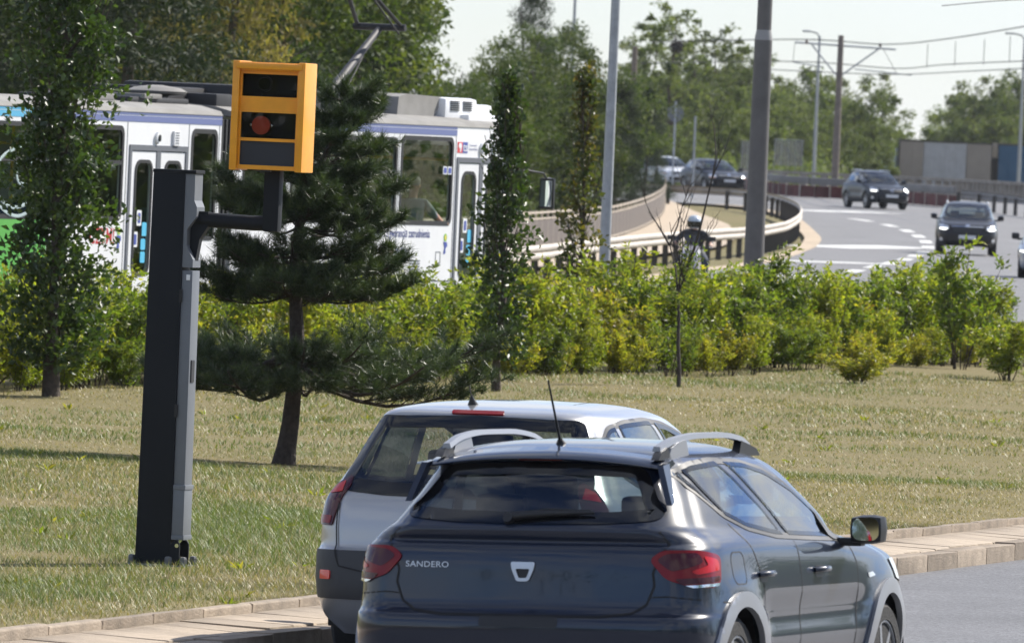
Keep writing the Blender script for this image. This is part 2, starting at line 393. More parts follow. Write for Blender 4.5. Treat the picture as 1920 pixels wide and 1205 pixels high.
def strip(name, d0, d1, z0, z1, s0, s1, m, parent=None):
    q = MB(); c = [kp(s0, d0), kp(s1, d0), kp(s1, d1), kp(s0, d1)]
    q.add([(p[0], p[1], z) for z in (z0, z1) for p in c], [(0, 1, 2, 3), (4, 7, 6, 5), (0, 4, 5, 1), (1, 5, 6, 2), (2, 6, 7, 3), (3, 7, 4, 0)])
    return q.build(name, m, parent)
M['joint'] = mat('joint_sand', (.11, .095, .075), .95, var=.3, scale=10)
kb = tag(strip('kerb', -.17, -.01, -.2, .02, -25, 60, M['joint']), kind='structure')
lay(kb, 'kerb_stone', -12, 32, 1.0, -.16, 0.0, -.15, .075, M['concrete'], gap=.014)
pv = tag(strip('pavement', -.72, -.17, -.2, .06, -25, 60, M['joint']), kind='structure')
lay(pv, 'paving_slab', -12, 32, .5, -.70, -.165, .02, .098, M['slab'], gap=.012, jit=.004, slope=-.02)
eg = tag(strip('edging', -.79, -.72, -.2, .1, -25, 60, M['joint']), kind='structure')
lay(eg, 'edging_stone', -12, 32, 1.0, -.785, -.705, .0, .155, M['concrete'], gap=.016, jit=.008)
# lawn
def lawn_z(x, y):
    d = -((np.array([x, y])-K0)@KN)                  # distance back from kerb foot
    return .13+.012*min(d, 2)+.025*math.sin(x*.9+y*.21)*min(1, max(0, (d-1)/3))+.02*math.sin(x*.33-y*.5)*min(1, max(0, (d-1)/3))
H0 = np.array([-5.07, 107.2]); HD = np.array([11.87, 37.9]); HD = HD/np.linalg.norm(HD); HN = np.array([HD[1], -HD[0]])   # foot of the hedge
def hp(s, d): return H0+HD*s+HN*d
lp = [kp(s, -.79) for s in (-60, 0, 60, 130)]; hb = [hp(s, -2.5) for s in (90, 40, 0, -60)]
la = sheet('lawn', [tuple(p) for p in lp]+[tuple(p) for p in hb], lawn_z, M['turf'], 2.2)
# tram track bed behind the hedge
TA = R_(22); TD = np.array([math.sin(TA), math.cos(TA)]); TN = np.array([math.cos(TA), -math.sin(TA)]); TRAM0 = np.array([-1.176, 134.91])
def tp(s, d): return TRAM0+TD*s+TN*d
tb = sheet('track_bed', [tuple(tp(s, d)) for s, d in ((-70, -9), (-70, 2.2), (120, 2.2), (120, -9))], lambda x, y: -.03, M['ballast'], 6)
M['railsteel'] = mat('rail_steel', (.11, .085, .07), .55, .5, var=.3, scale=4)
tk = empty('tram_track', (TRAM0[0], TRAM0[1], 0), -TA, 'pair of rusty steel tram tracks behind the hedge', 'track')
for d in (-.72, .72, -3.9, -5.34):
    q = MB(); q.box(d-.03, d+.03, -70, 110, -.02, .0); q.box(d-.05, d+.05, -70, 110, -.06, -.02); q.build('rail', M['railsteel'], tk)
# far carriageway
left_edge = [(1.0, 195), (2.44, 225.25), (4.22, 251.75), (5.87, 269.75), (7.3, 293), (8.42, 315.5), (9.69, 344.5), (10.05, 365.75), (10.25, 385), (10.3, 402), (9.6, 421), (8, 428), (5.5, 429), (-60, 429)]
le = [tuple(p) for p in catmull(left_edge, 4)]
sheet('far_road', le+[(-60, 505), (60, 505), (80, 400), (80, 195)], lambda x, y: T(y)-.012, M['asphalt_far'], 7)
def ribbon(name, pts, w, z, m, kind='structure', parent=None, offs=0.0):
    P = [np.array(p[:2], float) for p in pts]; s = MB(); vs = []
    for i, p in enumerate(P):
        t = P[min(i+1, len(P)-1)]-P[max(i-1, 0)]; t /= np.linalg.norm(t); n = np.array([t[1], -t[0]])
        for k in (-.5, .5): q = p+n*(w*k+offs); vs.append((q[0], q[1], T(q[1])+z))
    s.add(vs, [(2*i, 2*i+1, 2*i+3, 2*i+2) for i in range(len(P)-1)]); o = s.build(name, m, parent)
    if o.data.polygons[0].normal.z < 0: o.data.flip_normals()
    if kind: o['kind'] = kind
    return o
ribbon('sandy_verge', le[:48], .55, -.004, M['sand'], offs=-.1)
# paved path between fence and guardrail, raised grass beside it
sheet('footpath', [(1.2, 250), (2.2, 262), (4.0, 290), (6.2, 320), (7.2, 345), (7.4, 372), (6.7, 405), (6.25, 432), (5.9, 432), (5.4, 408), (4.7, 380), (3.6, 351), (2.3, 322), (.8, 297), (-.5, 275), (-12, 215), (-10, 205)], lambda x, y: T(y)+.0, M['path'], 6)
lines = MB()
for k in range(14):       # kerb-like courses set across the path
    y0 = 318+k*5.2
    a = np.array([5.2+.3*math.sin(k*.2)+k*.06, y0]); b = np.array([7.25-.02*k, y0+6])
    pts = [a+(b-a)*t+np.array([0, 2.5*math.sin(t*math.pi)]) for t in np.linspace(0, 1, 7)]
    for p, q in zip(pts[:-1], pts[1:]):
        d = (q-p)/np.linalg.norm(q-p); n = np.array([-d[1], d[0]])*.05
        lines.add([(*(p-n), T(p[1])), (*(q-n), T(q[1])), (*(q+n), T(q[1])), (*(p+n), T(p[1]))], [(0, 1, 2, 3)])
lines.v = [(x, y, z+.006) for x, y, z in lines.v]; tag(lines.build('path_joint_lines', mat('dark_joint', (.2, .165, .13), .9)), kind='structure')
# painted markings
def mark(name, a, b, w=.14): return ribbon(name, [lerp(np.array(a), np.array(b), t) for t in np.linspace(0, 1, 6)], w, -.006, M['paint'], kind='structure')
mark('lane_line', (9.3, 331), (12.6, 339), 2.4); mark('lane_line', (6.9, 285), (10.0, 288.5), 2.2); mark('lane_line', (6.0, 250), (7.2, 252.5), 1.6); mark('lane_line', (11.0, 420), (14.5, 425), 2.6)
mark('lane_line', (2.6, 212), (4.2, 214), 1.2)
ctr = even(catmull([(3.5, 205), (6.2, 237), (8.48, 267), (9.99, 287.5), (11.21, 305.25), (12.77, 332.25), (13.35, 346), (13.7, 362), (13.72, 380), (13.2, 396), (12.2, 405), (11.0, 410), (9.5, 414)], 10), 1.0)
i = 0
while i+7 < len(ctr):
    ribbon('lane_dash', ctr[i:i+7], .40, -.006, M['paint']); i += 12
# ------------------------------------------------------------------ plants
NP = np.random.default_rng(11)
def unit(a): return a/np.maximum(1e-9, np.linalg.norm(a, axis=1, keepdims=True))
def leaf_arrays(pos, size, tint, droop=.2, wid=.5, up=.35, out=None, fold=.25, rng=NP):
    """folded leaf blades, two triangles each"""
    n = len(pos); ax = rng.normal(size=(n, 3)); ax[:, 2] -= droop
    if out is not None: ax += out*1.0
    ax = unit(ax); nm = rng.normal(size=(n, 3)); nm[:, 2] += up; nm -= ax*np.sum(nm*ax, 1, keepdims=True); nm = unit(nm); sd = np.cross(ax, nm)
    L_ = (size*rng.uniform(.7, 1.3, n))[:, None] if np.isscalar(size) else size[:, None]
    b = pos; t = pos+ax*L_; mid = pos+ax*L_*.45; w = L_*wid*.5; k = nm*w*fold*2
    v = np.stack([b, mid+sd*w+k, t, mid-sd*w+k], 1).reshape(-1, 3)
    i = np.arange(n)[:, None]*4; f = np.concatenate([i+np.array([[0, 1, 2]]), i+np.array([[0, 2, 3]])], 0)
    return v, f, np.repeat(np.clip(tint, 0, 1), 4)
def in_ball(n, rng=NP, bias=.5):
    d = unit(rng.normal(size=(n, 3))); return d*(rng.uniform(0, 1, n)**bias)[:, None]
M['bark'] = mat('bark', (.07, .055, .042), .95, var=.4, scale=14, bump=1.0, bscale=35)
M['pinebark'] = mat('pine_bark', (.055, .042, .034), .95, var=.5, scale=18, bump=1.0, bscale=50)
M['twig'] = mat('bare_twig', (.045, .037, .032), .9, var=.3, scale=20)
M['oak'] = leafmat('oak_leaf', [(.022, .042, .012), (.05, .085, .018), (.10, .14, .03)], .42, .30, .5)
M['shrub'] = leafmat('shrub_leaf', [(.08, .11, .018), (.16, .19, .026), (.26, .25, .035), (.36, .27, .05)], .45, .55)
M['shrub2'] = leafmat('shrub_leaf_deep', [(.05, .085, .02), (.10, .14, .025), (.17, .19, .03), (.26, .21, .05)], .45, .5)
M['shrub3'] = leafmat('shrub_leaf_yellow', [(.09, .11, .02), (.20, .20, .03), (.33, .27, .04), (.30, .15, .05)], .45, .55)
M['broad'] = leafmat('tree_leaf', [(.026, .048, .016), (.068, .092, .024), (.13, .145, .042)], .65, .3, .25)
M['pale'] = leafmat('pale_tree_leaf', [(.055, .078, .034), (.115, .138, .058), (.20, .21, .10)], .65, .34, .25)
M['willow'] = leafmat('yellowing_leaf', [(.10, .09, .03), (.22, .18, .07), (.36, .29, .13)], .65, .35, .25)
M['conifer'] = leafmat('conifer_needle', [(.010, .020, .009), (.024, .038, .015), (.05, .068, .026)], .65, .18, .25)
M['needle'] = leafmat('pine_needle', [(.014, .028, .013), (.040, .064, .024), (.12, .15, .052)], .40, .2, .5)
M['sparse'] = leafmat('browning_leaf', [(.04, .06, .015), (.09, .09, .02), (.20, .13, .03)], .45, .35)

def clump_crown(n_clump, per, rad, leaf, rng, shape='round', csize=.28, droop=.3, wid=.5, tint0=.45):
    """crown of leaf clumps inside an ellipsoid-like volume; rad=(rx,ry,rz), centred at 0; returns arrays"""
    pos = []; tint = []; outs = []
    rx, ry, rz = rad
    for k in range(n_clump):
        d = in_ball(1, rng, .42)[0]
        if shape == 'cone': h = rng.uniform(-1, 1); s = (1-(h+1)/2)**.8*.95+.06; a = rng.uniform(0, 6.283); q = rng.uniform(.3, 1)**.6; d = np.array([math.cos(a)*s*q, math.sin(a)*s*q, h])
        c = d*np.array([rx, ry, rz]); s = csize*rng.uniform(.6, 1.35)*min(rx, rz)
        m = int(per*rng.uniform(.5, 1.5)); p = in_ball(m, rng, .5)*np.array([s, s, s*(.45 if shape == 'cone' else .72)])+c
        pos.append(p); outs.append(np.repeat(d[None], m, 0)); tint.append(np.clip(rng.normal(tint0+rng.uniform(-.22, .22), .17, m), 0, 1))
    pos = np.concatenate(pos); return leaf_arrays(pos, leaf, np.concatenate(tint), droop, wid, .3, np.concatenate(outs)*.5, rng=rng)
def limb_tubes(q, base, top, r0, n, spread, rng, h0=.3, seg=5):
    """trunk with limbs; returns limb ends"""
    base = np.array(base, float); top = np.array(top, float); ends = []
    ts = np.linspace(0, 1, 9); wob = np.cumsum(rng.normal(0, .018, (9, 3)), 0)*np.linalg.norm(top-base); wob[:, 2] = 0; wob[0] = 0
    pts = [base+(top-base)*t+wob[i] for i, t in enumerate(ts)]
    q.tube(pts, [r0*(1.25 if i == 0 else 1)*(1-.85*t) for i, t in enumerate(ts)], 8)
    for k in range(n):
        t = rng.uniform(h0, .95); p = np.array([np.interp(t, ts, [a[j] for a in pts]) for j in range(3)]); a = rng.uniform(0, 6.283)
        ln = spread*(1.05-t*.75)*rng.uniform(.7, 1.1); d = np.array([math.cos(a), math.sin(a), rng.uniform(.25, .8)])
        e = [p+d*ln*s+np.array([0, 0, .12*ln*s*s])+rng.normal(0, .02*ln, 3)*s for s in np.linspace(0, 1, seg)]
        q.tube(e, [r0*.42*(1.1-t)*(1-.85*s) for s in np.linspace(0, 1, seg)], 5); ends.append(e[-1])
    return ends
def make_tree(name, h, rad, n_clump, per, leaf, m, seed, shape='round', crown_z=.6, trunk_r=.14, csize=.28, droop=.3, wid=.5, tint0=.45):
    rng = np.random.default_rng(seed); root = empty(name)
    q = MB(); limb_tubes(q, (0, 0, -.1), (0, 0, h*.93), trunk_r, 14, rad[0]*.95, rng, .25)
    q.build('trunk', M['bark'], root, smooth=R_(60))
    v, f, t = clump_crown(n_clump, per, rad, leaf, rng, shape, csize, droop, wid, tint0); v[:, 2] += h*crown_z
    bigmesh('crown', v, f, t, m, root)
    return root
protos = {
 'broad_a': make_tree('broadleaf_tree', 9.0, (2.9, 2.9, 4.2), 120, 130, .17, M['broad'], 1, crown_z=.56, csize=.24),
 'broad_b': make_tree('broadleaf_tree', 8.0, (3.3, 3.3, 3.6), 110, 130, .18, M['broad'], 2, crown_z=.58, csize=.22),
 'pale_a': make_tree('pale_leaved_tree', 8.5, (2.6, 2.6, 4.0), 100, 120, .22, M['pale'], 3, crown_z=.56, csize=.22),
 'pale_b': make_tree('pale_leaved_tree', 7.0, (3.0, 3.0, 3.3), 95, 120, .22, M['pale'], 4, crown_z=.58, csize=.20),
 'willow': make_tree('yellowing_tree', 9.0, (2.0, 2.0, 3.9), 120, 150, .13, M['willow'], 5, crown_z=.60, csize=.26, droop=1.2, wid=.3),
 'conifer_a': make_tree('conifer_tree', 9.5, (2.5, 2.5, 4.6), 190, 140, .16, M['conifer'], 6, 'cone', .53, csize=.30, droop=.1, wid=.22),
 'conifer_b': make_tree('conifer_tree', 9.0, (2.1, 2.1, 4.3), 170, 140, .15, M['conifer'], 7, 'cone', .53, csize=.32, droop=.0, wid=.22),
 'open': make_tree('airy_tree', 8.5, (2.0, 2.0, 3.9), 125, 38, .20, M['pale'], 8, crown_z=.60, csize=.15),
}
LAB = {
 'broad': ('dark green broadleaf tree in the thick belt of trees behind the tram', 'tree', 'broadleaf trees behind the tram'),
 'pale': ('pale green leafy tree in the hazy row beyond the far road barrier', 'tree', 'pale trees beyond the far barrier'),
 'conifer': ('dark conifer standing in the tree belt behind the tram and fence', 'tree', 'conifers behind the tram and fence')}
def px_x(u, Y): return (u-960)/FPX*Y                     # lateral metres for a bearing
used = set()
def plant(kind, u, Y, s, z=None, lab=None, sx=1.0, rot=None):
    src = protos[kind]; o = src if kind not in used else copy_tree(src); used.add(kind)
    o.location = (px_x(u, Y)+.044*Y*0, Y, (T(Y)-.12) if z is None else z); o.scale = (s*sx, s*sx, s); o.rotation_euler.z = NP.uniform(0, 6.28) if rot is None else rot
    l = lab or LAB[kind.split('_')[0]]; tag(o, l[0], l[1], l[2] if len(l) > 2 else None)
    if len(l) < 3 and 'group' in o: del o['group']
    return o
# belt behind the tram (u bearing in photo pixels, distance, scale)
for a in [('broad_a', -60, 205, 1.15), ('conifer_a', 110, 190, 1.25), ('broad_b', 60, 240, 1.3), ('conifer_b', 250, 200, 1.2), ('broad_a', 330, 232, 1.25), ('conifer_a', 20, 260, 1.4), ('broad_b', 200, 270, 1.35),
          ('conifer_b', 430, 225, 1.25), ('broad_a', 520, 215, .95), ('broad_b', 470, 240, 1.12), ('conifer_a', 560, 255, 1.15), ('broad_a', 545, 262, 1.15), ('broad_b', 380, 270, 1.3), ('broad_b', -170, 230, 1.4), ('conifer_b', -260, 200, 1.3), ('conifer_b', 650, 240, .95)]: plant(*a)
plant('willow', 395, 208, 1.15, lab=('yellowing straw coloured tree among the dark trees behind the speed camera', 'tree'))
for a in [('broad_b', 760, 300, .62), ('broad_b', 860, 305, .62), ('broad_a', 920, 318, .60), ('broad_b', 1000, 335, .70), ('broad_a', 1060, 352, .66), ('broad_b', 820, 340, .68), ('broad_a', 960, 365, .72), ('broad_b', 1110, 392, .70), ('broad_a', 1040, 390, .75), ('broad_b', 1150, 440, .66), ('broad_a', 700, 330, .75)]:
    plant(*a, lab=('olive green bushy tree behind the brown panel fence', 'tree', 'bushy trees behind the fence'))
plant('conifer_b', 975, 385, .96, sx=.72, lab=('tall pointed conifer rising above the bushy trees behind the fence', 'tree'))
for a in [('conifer_a', 1150, 372, .50), ('conifer_b', 1195, 402, .52), ('conifer_a', 1105, 352, .46), ('conifer_b', 1050, 338, .44), ('conifer_a', 1205, 430, .42)]:
    plant(*a, lab=('low dark conifer hanging over the bend of the brown fence', 'tree', 'low conifers at the fence bend'))
plant('open', 1232, 545, 1.13, lab=('tall airy tree with a dark round nest beside the brown pole', 'tree'))
for a in [('open', 1200, 600, 1.12), ('open', 1290, 560, .98), ('open', 1375, 600, .95)]: plant(*a, lab=('airy pale tree filling the gap between the two tall airy trees', 'tree', 'airy trees by the brown pole'))
plant('open', 1330, 575, 1.08, lab=('tall airy tree with thin top standing close beside the brown pole', 'tree'))
FARLAB = LAB['pale']
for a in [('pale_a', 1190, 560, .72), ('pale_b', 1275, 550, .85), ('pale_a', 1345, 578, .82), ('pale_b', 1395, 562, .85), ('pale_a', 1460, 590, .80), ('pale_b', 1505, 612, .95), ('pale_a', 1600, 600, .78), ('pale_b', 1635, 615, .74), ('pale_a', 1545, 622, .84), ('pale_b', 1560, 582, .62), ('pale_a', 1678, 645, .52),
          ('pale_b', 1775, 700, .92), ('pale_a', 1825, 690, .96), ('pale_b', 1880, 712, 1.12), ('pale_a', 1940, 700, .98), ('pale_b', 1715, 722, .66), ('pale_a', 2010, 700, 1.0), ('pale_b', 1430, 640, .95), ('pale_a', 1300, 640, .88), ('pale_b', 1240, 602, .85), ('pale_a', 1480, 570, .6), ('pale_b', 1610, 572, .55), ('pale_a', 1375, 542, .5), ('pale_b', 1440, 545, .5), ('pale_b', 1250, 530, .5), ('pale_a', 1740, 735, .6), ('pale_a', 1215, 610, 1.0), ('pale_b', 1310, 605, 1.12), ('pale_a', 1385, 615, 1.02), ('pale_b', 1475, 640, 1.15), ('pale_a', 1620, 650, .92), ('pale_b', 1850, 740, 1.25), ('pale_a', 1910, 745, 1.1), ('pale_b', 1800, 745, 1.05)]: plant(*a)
nest = MB(); nb_ = np.random.default_rng(3)
for k in range(160):
    a = in_ball(2, nb_, .6)*.42; nest.tube([a[0], a[0]*.4+a[1]*.8], .022, 4)
no = nest.build('bird_nest', M['twig']); no.location = (px_x(1246, 543), 543, 8.0); tag(no, 'dark round twig nest high in the airy tree', 'nest')
for k, v in protos.items():
    if k not in used:
        for ch in list(v.children): bpy.data.objects.remove(ch)
        bpy.data.objects.remove(v)
# --- columnar oaks
def column_tree(name, loc, h, wid, n, seed, lab, leaf=.06, m=None, clear=.35, gaps=.0, top=.35):
    rng = np.random.default_rng(seed); root = empty(name, loc, 0, lab, 'tree'); q = MB()
    pts = [(rng.normal(0, .012)*i, rng.normal(0, .012)*i, h*.97*i/8) for i in range(9)]; pts[0] = (0, 0, -.08)
    q.tube(pts, [wid*.075*(1.35 if i == 0 else 1)*(1-.85*i/8) for i in range(9)], 8); ends = []
    for k in range(46):
        z = rng.uniform(clear, h*.92); a = rng.uniform(0, 6.283); w = wid*.5*prof(z/h, top)*rng.uniform(.7, 1.1); ln = w*1.6+.25
        e = [(math.cos(a)*w*s**.7, math.sin(a)*w*s**.7, z+ln*s) for s in np.linspace(0, 1, 5)]
        if e[-1][2] > h: continue
        q.tube(e, [.011*(1-.7*s) for s in np.linspace(0, 1, 5)], 4); ends.append(e)
    q.build('trunk', M['bark'], root, smooth=R_(60))
    pos = []; tint = []
    while len(pos) < n:
        z = rng.uniform(clear, h); a = rng.uniform(0, 6.283); rr = wid*.5*prof(z/h, top)*(1+.60*math.sin(z*7+a*2+seed)*math.cos(z*3.3-a))*rng.uniform(.8, 1.15)
        if gaps and math.sin(z*9+a*3+seed)+math.sin(z*4.1-a*2) < gaps*2-1.2: continue
        r = rr*rng.uniform(.05, 1)**.6; c = np.array([math.cos(a)*r, math.sin(a)*r, z])
        m_ = rng.integers(4, 9); p = c+rng.normal(0, .045, (m_, 3)); pos += list(p); tint += list(np.clip(rng.normal(.4+.2*math.sin(z*5+a), .2, m_), 0, 1))
    pos = np.array(pos)[:n]; out = pos.copy(); out[:, 2] = 0; out = unit(out)*.6; out[:, 2] = .5
    v, f, t = leaf_arrays(pos, leaf, np.array(tint)[:n], -.2, .62, .5, out, rng=rng)
    bigmesh('crown', v, f, t, m or M['oak'], root); return root
def prof(t, top=.35):
    return min(1.0, (t+.06)/.16)**.7*(1.0 if t < 1-top else max(.12, 1-((t-(1-top))/top)**1.5*.85))
column_tree('columnar_tree', (-4.55, 106.15, .13), 5.6, .98, 12500, 21, 'dense dark columnar oak standing on the lawn in front of the tram rear section', .078, top=.3, gaps=.06)
column_tree('columnar_tree', (-.14, 117.66, .13), 3.5, .60, 3900, 22, 'slim dark columnar oak in front of the tram front doors', .075, top=.62, gaps=.2)
column_tree('columnar_tree', (px_x(1088, 140)-.05, 140, .0), 3.9, .50, 1700, 23, 'thin browning columnar sapling in front of the brown panel fence', .085, M['sparse'], .5, .5, .6)
# --- bare young tree
def bare_tree(loc):
    rng = np.random.default_rng(31); root = empty('young_tree', loc, 0, 'nearly leafless dark young tree standing on the lawn in front of the motorcycle', 'tree'); q = MB()
    def br(p, d, ln, r, lev):
        pts = [p]; dd = d.copy()
        for k in range(6):
            dd = dd+rng.normal(0, .09, 3); dd[2] += .05; dd /= np.linalg.norm(dd); pts.append(pts[-1]+dd*ln/6)
        q.tube(pts, [r*(1-.75*k/6) for k in range(7)], 6 if lev < 2 else 4)
        if lev < 3:
            for k in range((6, 4, 3)[lev]):
                i = rng.integers(2 if lev else 3, 7); a = rng.uniform(0, 6.283); nd = dd*.8+np.array([math.cos(a)*.55, math.sin(a)*.55, .35]); br(pts[i], nd/np.linalg.norm(nd), ln*rng.uniform(.28, .5), r*.42, lev+1)
    br(np.array([0, 0, -.05]), np.array([.03, 0, 1.0]), 1.75, .032, 0)
    a = rng.normal(0, 1, 3)
    br(np.array([.03, 0, 1.4]), np.array([.28, .05, 1.0]), 1.35, .020, 1)
    br(np.array([.02, 0, 1.25]), np.array([-.4, .05, 1.0]), .7, .014, 1)
    q.build('trunk', M['twig'], root, smooth=R_(60))
    pos = np.concatenate([rng.normal(0, .07, (200, 3))*np.array([1, 1, 1.7])+np.array([.05, 0, 1.45]), rng.normal(0, .06, (60, 3))+np.array([-.05, 0, 1.05])])
    v, f, t = leaf_arrays(pos, .06, rng.uniform(.2, .8, len(pos)), .6, .4, rng=rng); tag(bigmesh('leaf_tuft', v, f, t, M['shrub2'], root), kind='stuff')
bare_tree((1.93, 121.52, .13))
# --- young pine
def pine(loc):
    rng = np.random.default_rng(42); root = empty('pine_tree', loc, 0, 'young black pine with long needles standing on the lawn behind the speed camera', 'tree')
    q = MB(); h = 2.95
    tr = [np.array([.045*math.sin(z*2.2)-.02+.03*z+.30*max(0, (z-1.8)/1.15)**1.3, .03*math.cos(z*1.7), z]) for z in np.linspace(-.06, h, 16)]
    q.tube(tr, [.083*(1.35 if i == 0 else 1.06 if i == 1 else 1)*(1-.82*i/15) for i in range(16)], 14)
    q.v = [(x+rng.normal(0, .004), y+rng.normal(0, .004), z) for x, y, z in q.v]
    tips = []; br = MB()
    def at(z): return np.array([np.interp(z, [p[2] for p in tr], [p[k] for p in tr]) for k in range(3)])
    # z, branches, length, rise at the tip, sag
    whorls = [(.80, 9, 1.45, -.14, .08), (.93, 9, 1.36, -.06, .08), (1.44, 8, .86, -.08, .05), (1.56, 7, .94, .0, .04), (1.68, 6, .74, .10, .03), (2.02, 8, .74, -.02, .05), (2.14, 8, .76, .08, .04), (2.30, 6, .56, .2, 0), (2.50, 6, .50, .30, 0), (2.74, 5, .34, .6, 0), (2.90, 4, .22, 1.0, 0)]
    for z, n, ln, rise, sag in whorls:
        for k in range(n):
            a = 6.283*k/n+rng.uniform(-.3, .3)+z*2; l_ = ln*rng.uniform(.70, 1.08)*(1.08 if math.cos(a) > .3 else .95)
            p0 = at(z+rng.uniform(-.06, .06)); ss = np.linspace(0, 1, 7); rs = rise+rng.uniform(-.08, .10)
            pts = [p0+np.array([math.cos(a)*l_*s, math.sin(a)*l_*s, l_*(rs*s-sag*math.sin(s*math.pi)*1.6+.10*s**3)]) for s in ss]
            br.tube(pts, [.017*(l_/1.2)*(1-.75*s)+.003 for s in ss], 6)
            for j in range(int(6+15*l_)):
                s = rng.uniform(.16, 1.0)**.85; p = np.array([np.interp(s, ss, [b[k2] for b in pts]) for k2 in range(3)]); sa = a+rng.choice([-1, 1])*rng.uniform(.25, 1.25)
                sl_ = (.10+.26*l_)*rng.uniform(.5, 1.0)*(1.15-s*.5); d = np.array([math.cos(sa), math.sin(sa), rng.uniform(-.05, .5)])
                e = p+d*sl_
                if j % 2 == 0: br.tube([p, p+d*sl_*.5+np.array([0, 0, .01]), e+np.array([0, 0, .03])], [.006, .005, .003], 4)
                for w in (.4, .72, 1.0): tips.append((p+(e-p)*w, d*.8+np.array([rng.normal(0, .3), rng.normal(0, .3), .35+rng.uniform(0, .6)])))
            tips.append((pts[-1], np.array([math.cos(a), math.sin(a), .6])))
    tips.append((tr[-1], np.array([.1, 0, 1])))
    trunk = q.build('trunk', M['pinebark'], root, smooth=R_(60)); br.build('branch', M['pinebark'], trunk, smooth=R_(60))
    P = []; D = []; TN_ = []
    for b_, d in tips:
        d = d/np.linalg.norm(d); n = 56; sl_ = rng.uniform(.07, .14); s = rng.uniform(0, 1, n)
        nd = unit(d[None]*rng.uniform(.35, 1.15, n)[:, None]+unit(rng.normal(size=(n, 3)))*.80); P.append(b_+d*sl_*s[:, None]); D.append(nd*rng.uniform(.07, .115, n)[:, None]); TN_.append(np.clip(rng.normal(.42, .16, n)+.3*(s-.5)+rng.uniform(-.18, .18), 0, 1))
    P = np.concatenate(P); D = np.concatenate(D); TN_ = np.concatenate(TN_); n = len(P)
    sd = unit(np.cross(D, rng.normal(size=(n, 3))))*.0027
    v = np.stack([P-sd, P+sd, P+D], 1).reshape(-1, 3); f = np.arange(n*3).reshape(-1, 3)
    bigmesh('crown', v, f, np.repeat(TN_, 3), M['needle'], root)
pine((-1.83, 88.79, .13))
# --- hedge shrubs
def make_shrub(h, w, n, seed, m, leaf=.075, stems=9, clear=.12, open_=False):
    rng = np.random.default_rng(seed); root = empty('shrub'); q = MB(); pos = []; tint = []; outs = []
    for k in range(stems):
        a = rng.uniform(0, 6.283); r = w*.5*rng.uniform(.25, 1); hh = h*rng.uniform(.72, 1.06)*(1-.22*(r/(w*.5))**2)
        e = [np.array([math.cos(a)*r*(s**.8), math.sin(a)*r*(s**.8), hh*s])+rng.normal(0, .012, 3) for s in np.linspace(0, 1, 6)]; e[0] = np.array([math.cos(a)*.06, math.sin(a)*.06, -.05])
        q.tube(e, [.011*(1-.75*s) for s in np.linspace(0, 1, 6)], 4)
        for j in range(13 if open_ else 22):
            s = rng.uniform(clear/h if not open_ else .22, 1.03)**.75; p = np.array([np.interp(s, np.linspace(0, 1, 6), [b[c] for b in e]) for c in range(3)])
            d = unit(rng.normal(size=(1, 3)))[0]; d[2] = abs(d[2])*.7+.2; ln = rng.uniform(.08, .30)*w*.75; tip = p+d*ln
            if j % 3 == 0: q.tube([p, tip], [.004, .0025], 3)
            m_ = max(3, int(n/(stems*(13 if open_ else 22)))); tt = rng.uniform(.25, 1.0, m_)[:, None]
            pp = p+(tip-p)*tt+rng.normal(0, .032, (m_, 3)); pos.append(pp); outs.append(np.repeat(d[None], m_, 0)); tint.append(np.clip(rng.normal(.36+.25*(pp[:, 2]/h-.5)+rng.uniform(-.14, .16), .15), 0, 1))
    q.build('stems', M['bark'], root); pos = np.concatenate(pos); pos[:, 2] = np.maximum(pos[:, 2], .03)
    v, f, t = leaf_arrays(pos, leaf, np.concatenate(tint), .1, .40, .5, np.concatenate(outs)*.9, rng=rng); bigmesh('foliage', v, f, t, m, root); return root
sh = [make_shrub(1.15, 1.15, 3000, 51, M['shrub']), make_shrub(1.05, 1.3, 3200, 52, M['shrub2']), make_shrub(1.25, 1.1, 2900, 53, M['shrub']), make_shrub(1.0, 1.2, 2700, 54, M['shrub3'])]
lo = [make_shrub(1.35, 1.0, 1500, 61, M['shrub'], .085, 9, .3, True), make_shrub(1.3, .9, 1300, 62, M['shrub2'], .085, 8, .3, True), make_shrub(1.5, 1.0, 1500, 63, M['shrub2'], .085, 9, .3, True)]
su = set(); rr = random.Random(9)
def put_shrub(src, x, y, s, lab, grp, z=.12):
    o = src if id(src) not in su else copy_tree(src); su.add(id(src)); o.location = (x, y, z); o.scale = (s, s, s*rr.uniform(.92, 1.08)); o.rotation_euler.z = rr.uniform(0, 6.28)
    tag(o, lab, 'shrub', grp)
    if not grp and 'group' in o: del o['group']
    return o
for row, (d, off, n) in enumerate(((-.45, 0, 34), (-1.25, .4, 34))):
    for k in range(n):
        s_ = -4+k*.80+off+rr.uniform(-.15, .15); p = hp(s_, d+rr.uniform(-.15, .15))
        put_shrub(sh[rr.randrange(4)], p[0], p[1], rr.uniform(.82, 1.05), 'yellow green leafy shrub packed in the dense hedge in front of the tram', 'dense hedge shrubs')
for k in range(44):
    s_ = 23.0+k*.43+rr.uniform(-.25, .25); p = hp(s_, -.6+rr.uniform(-.7, .3))
    put_shrub(lo[rr.randrange(3)], p[0], p[1], rr.uniform(.78, 1.02), 'loose upright shrub in the thin hedge before the far road', 'loose hedge shrubs')
for k in range(34):
    s_ = 22.8+k*.56+rr.uniform(-.4, .4); p = hp(s_, -1.0+rr.uniform(-.5, .5)); put_shrub(sh[rr.randrange(4)], p[0], p[1], rr.uniform(.5, .9), 'leafy shrub filling the thin hedge between the loose upright shrubs', 'filling shrubs of the thin hedge')
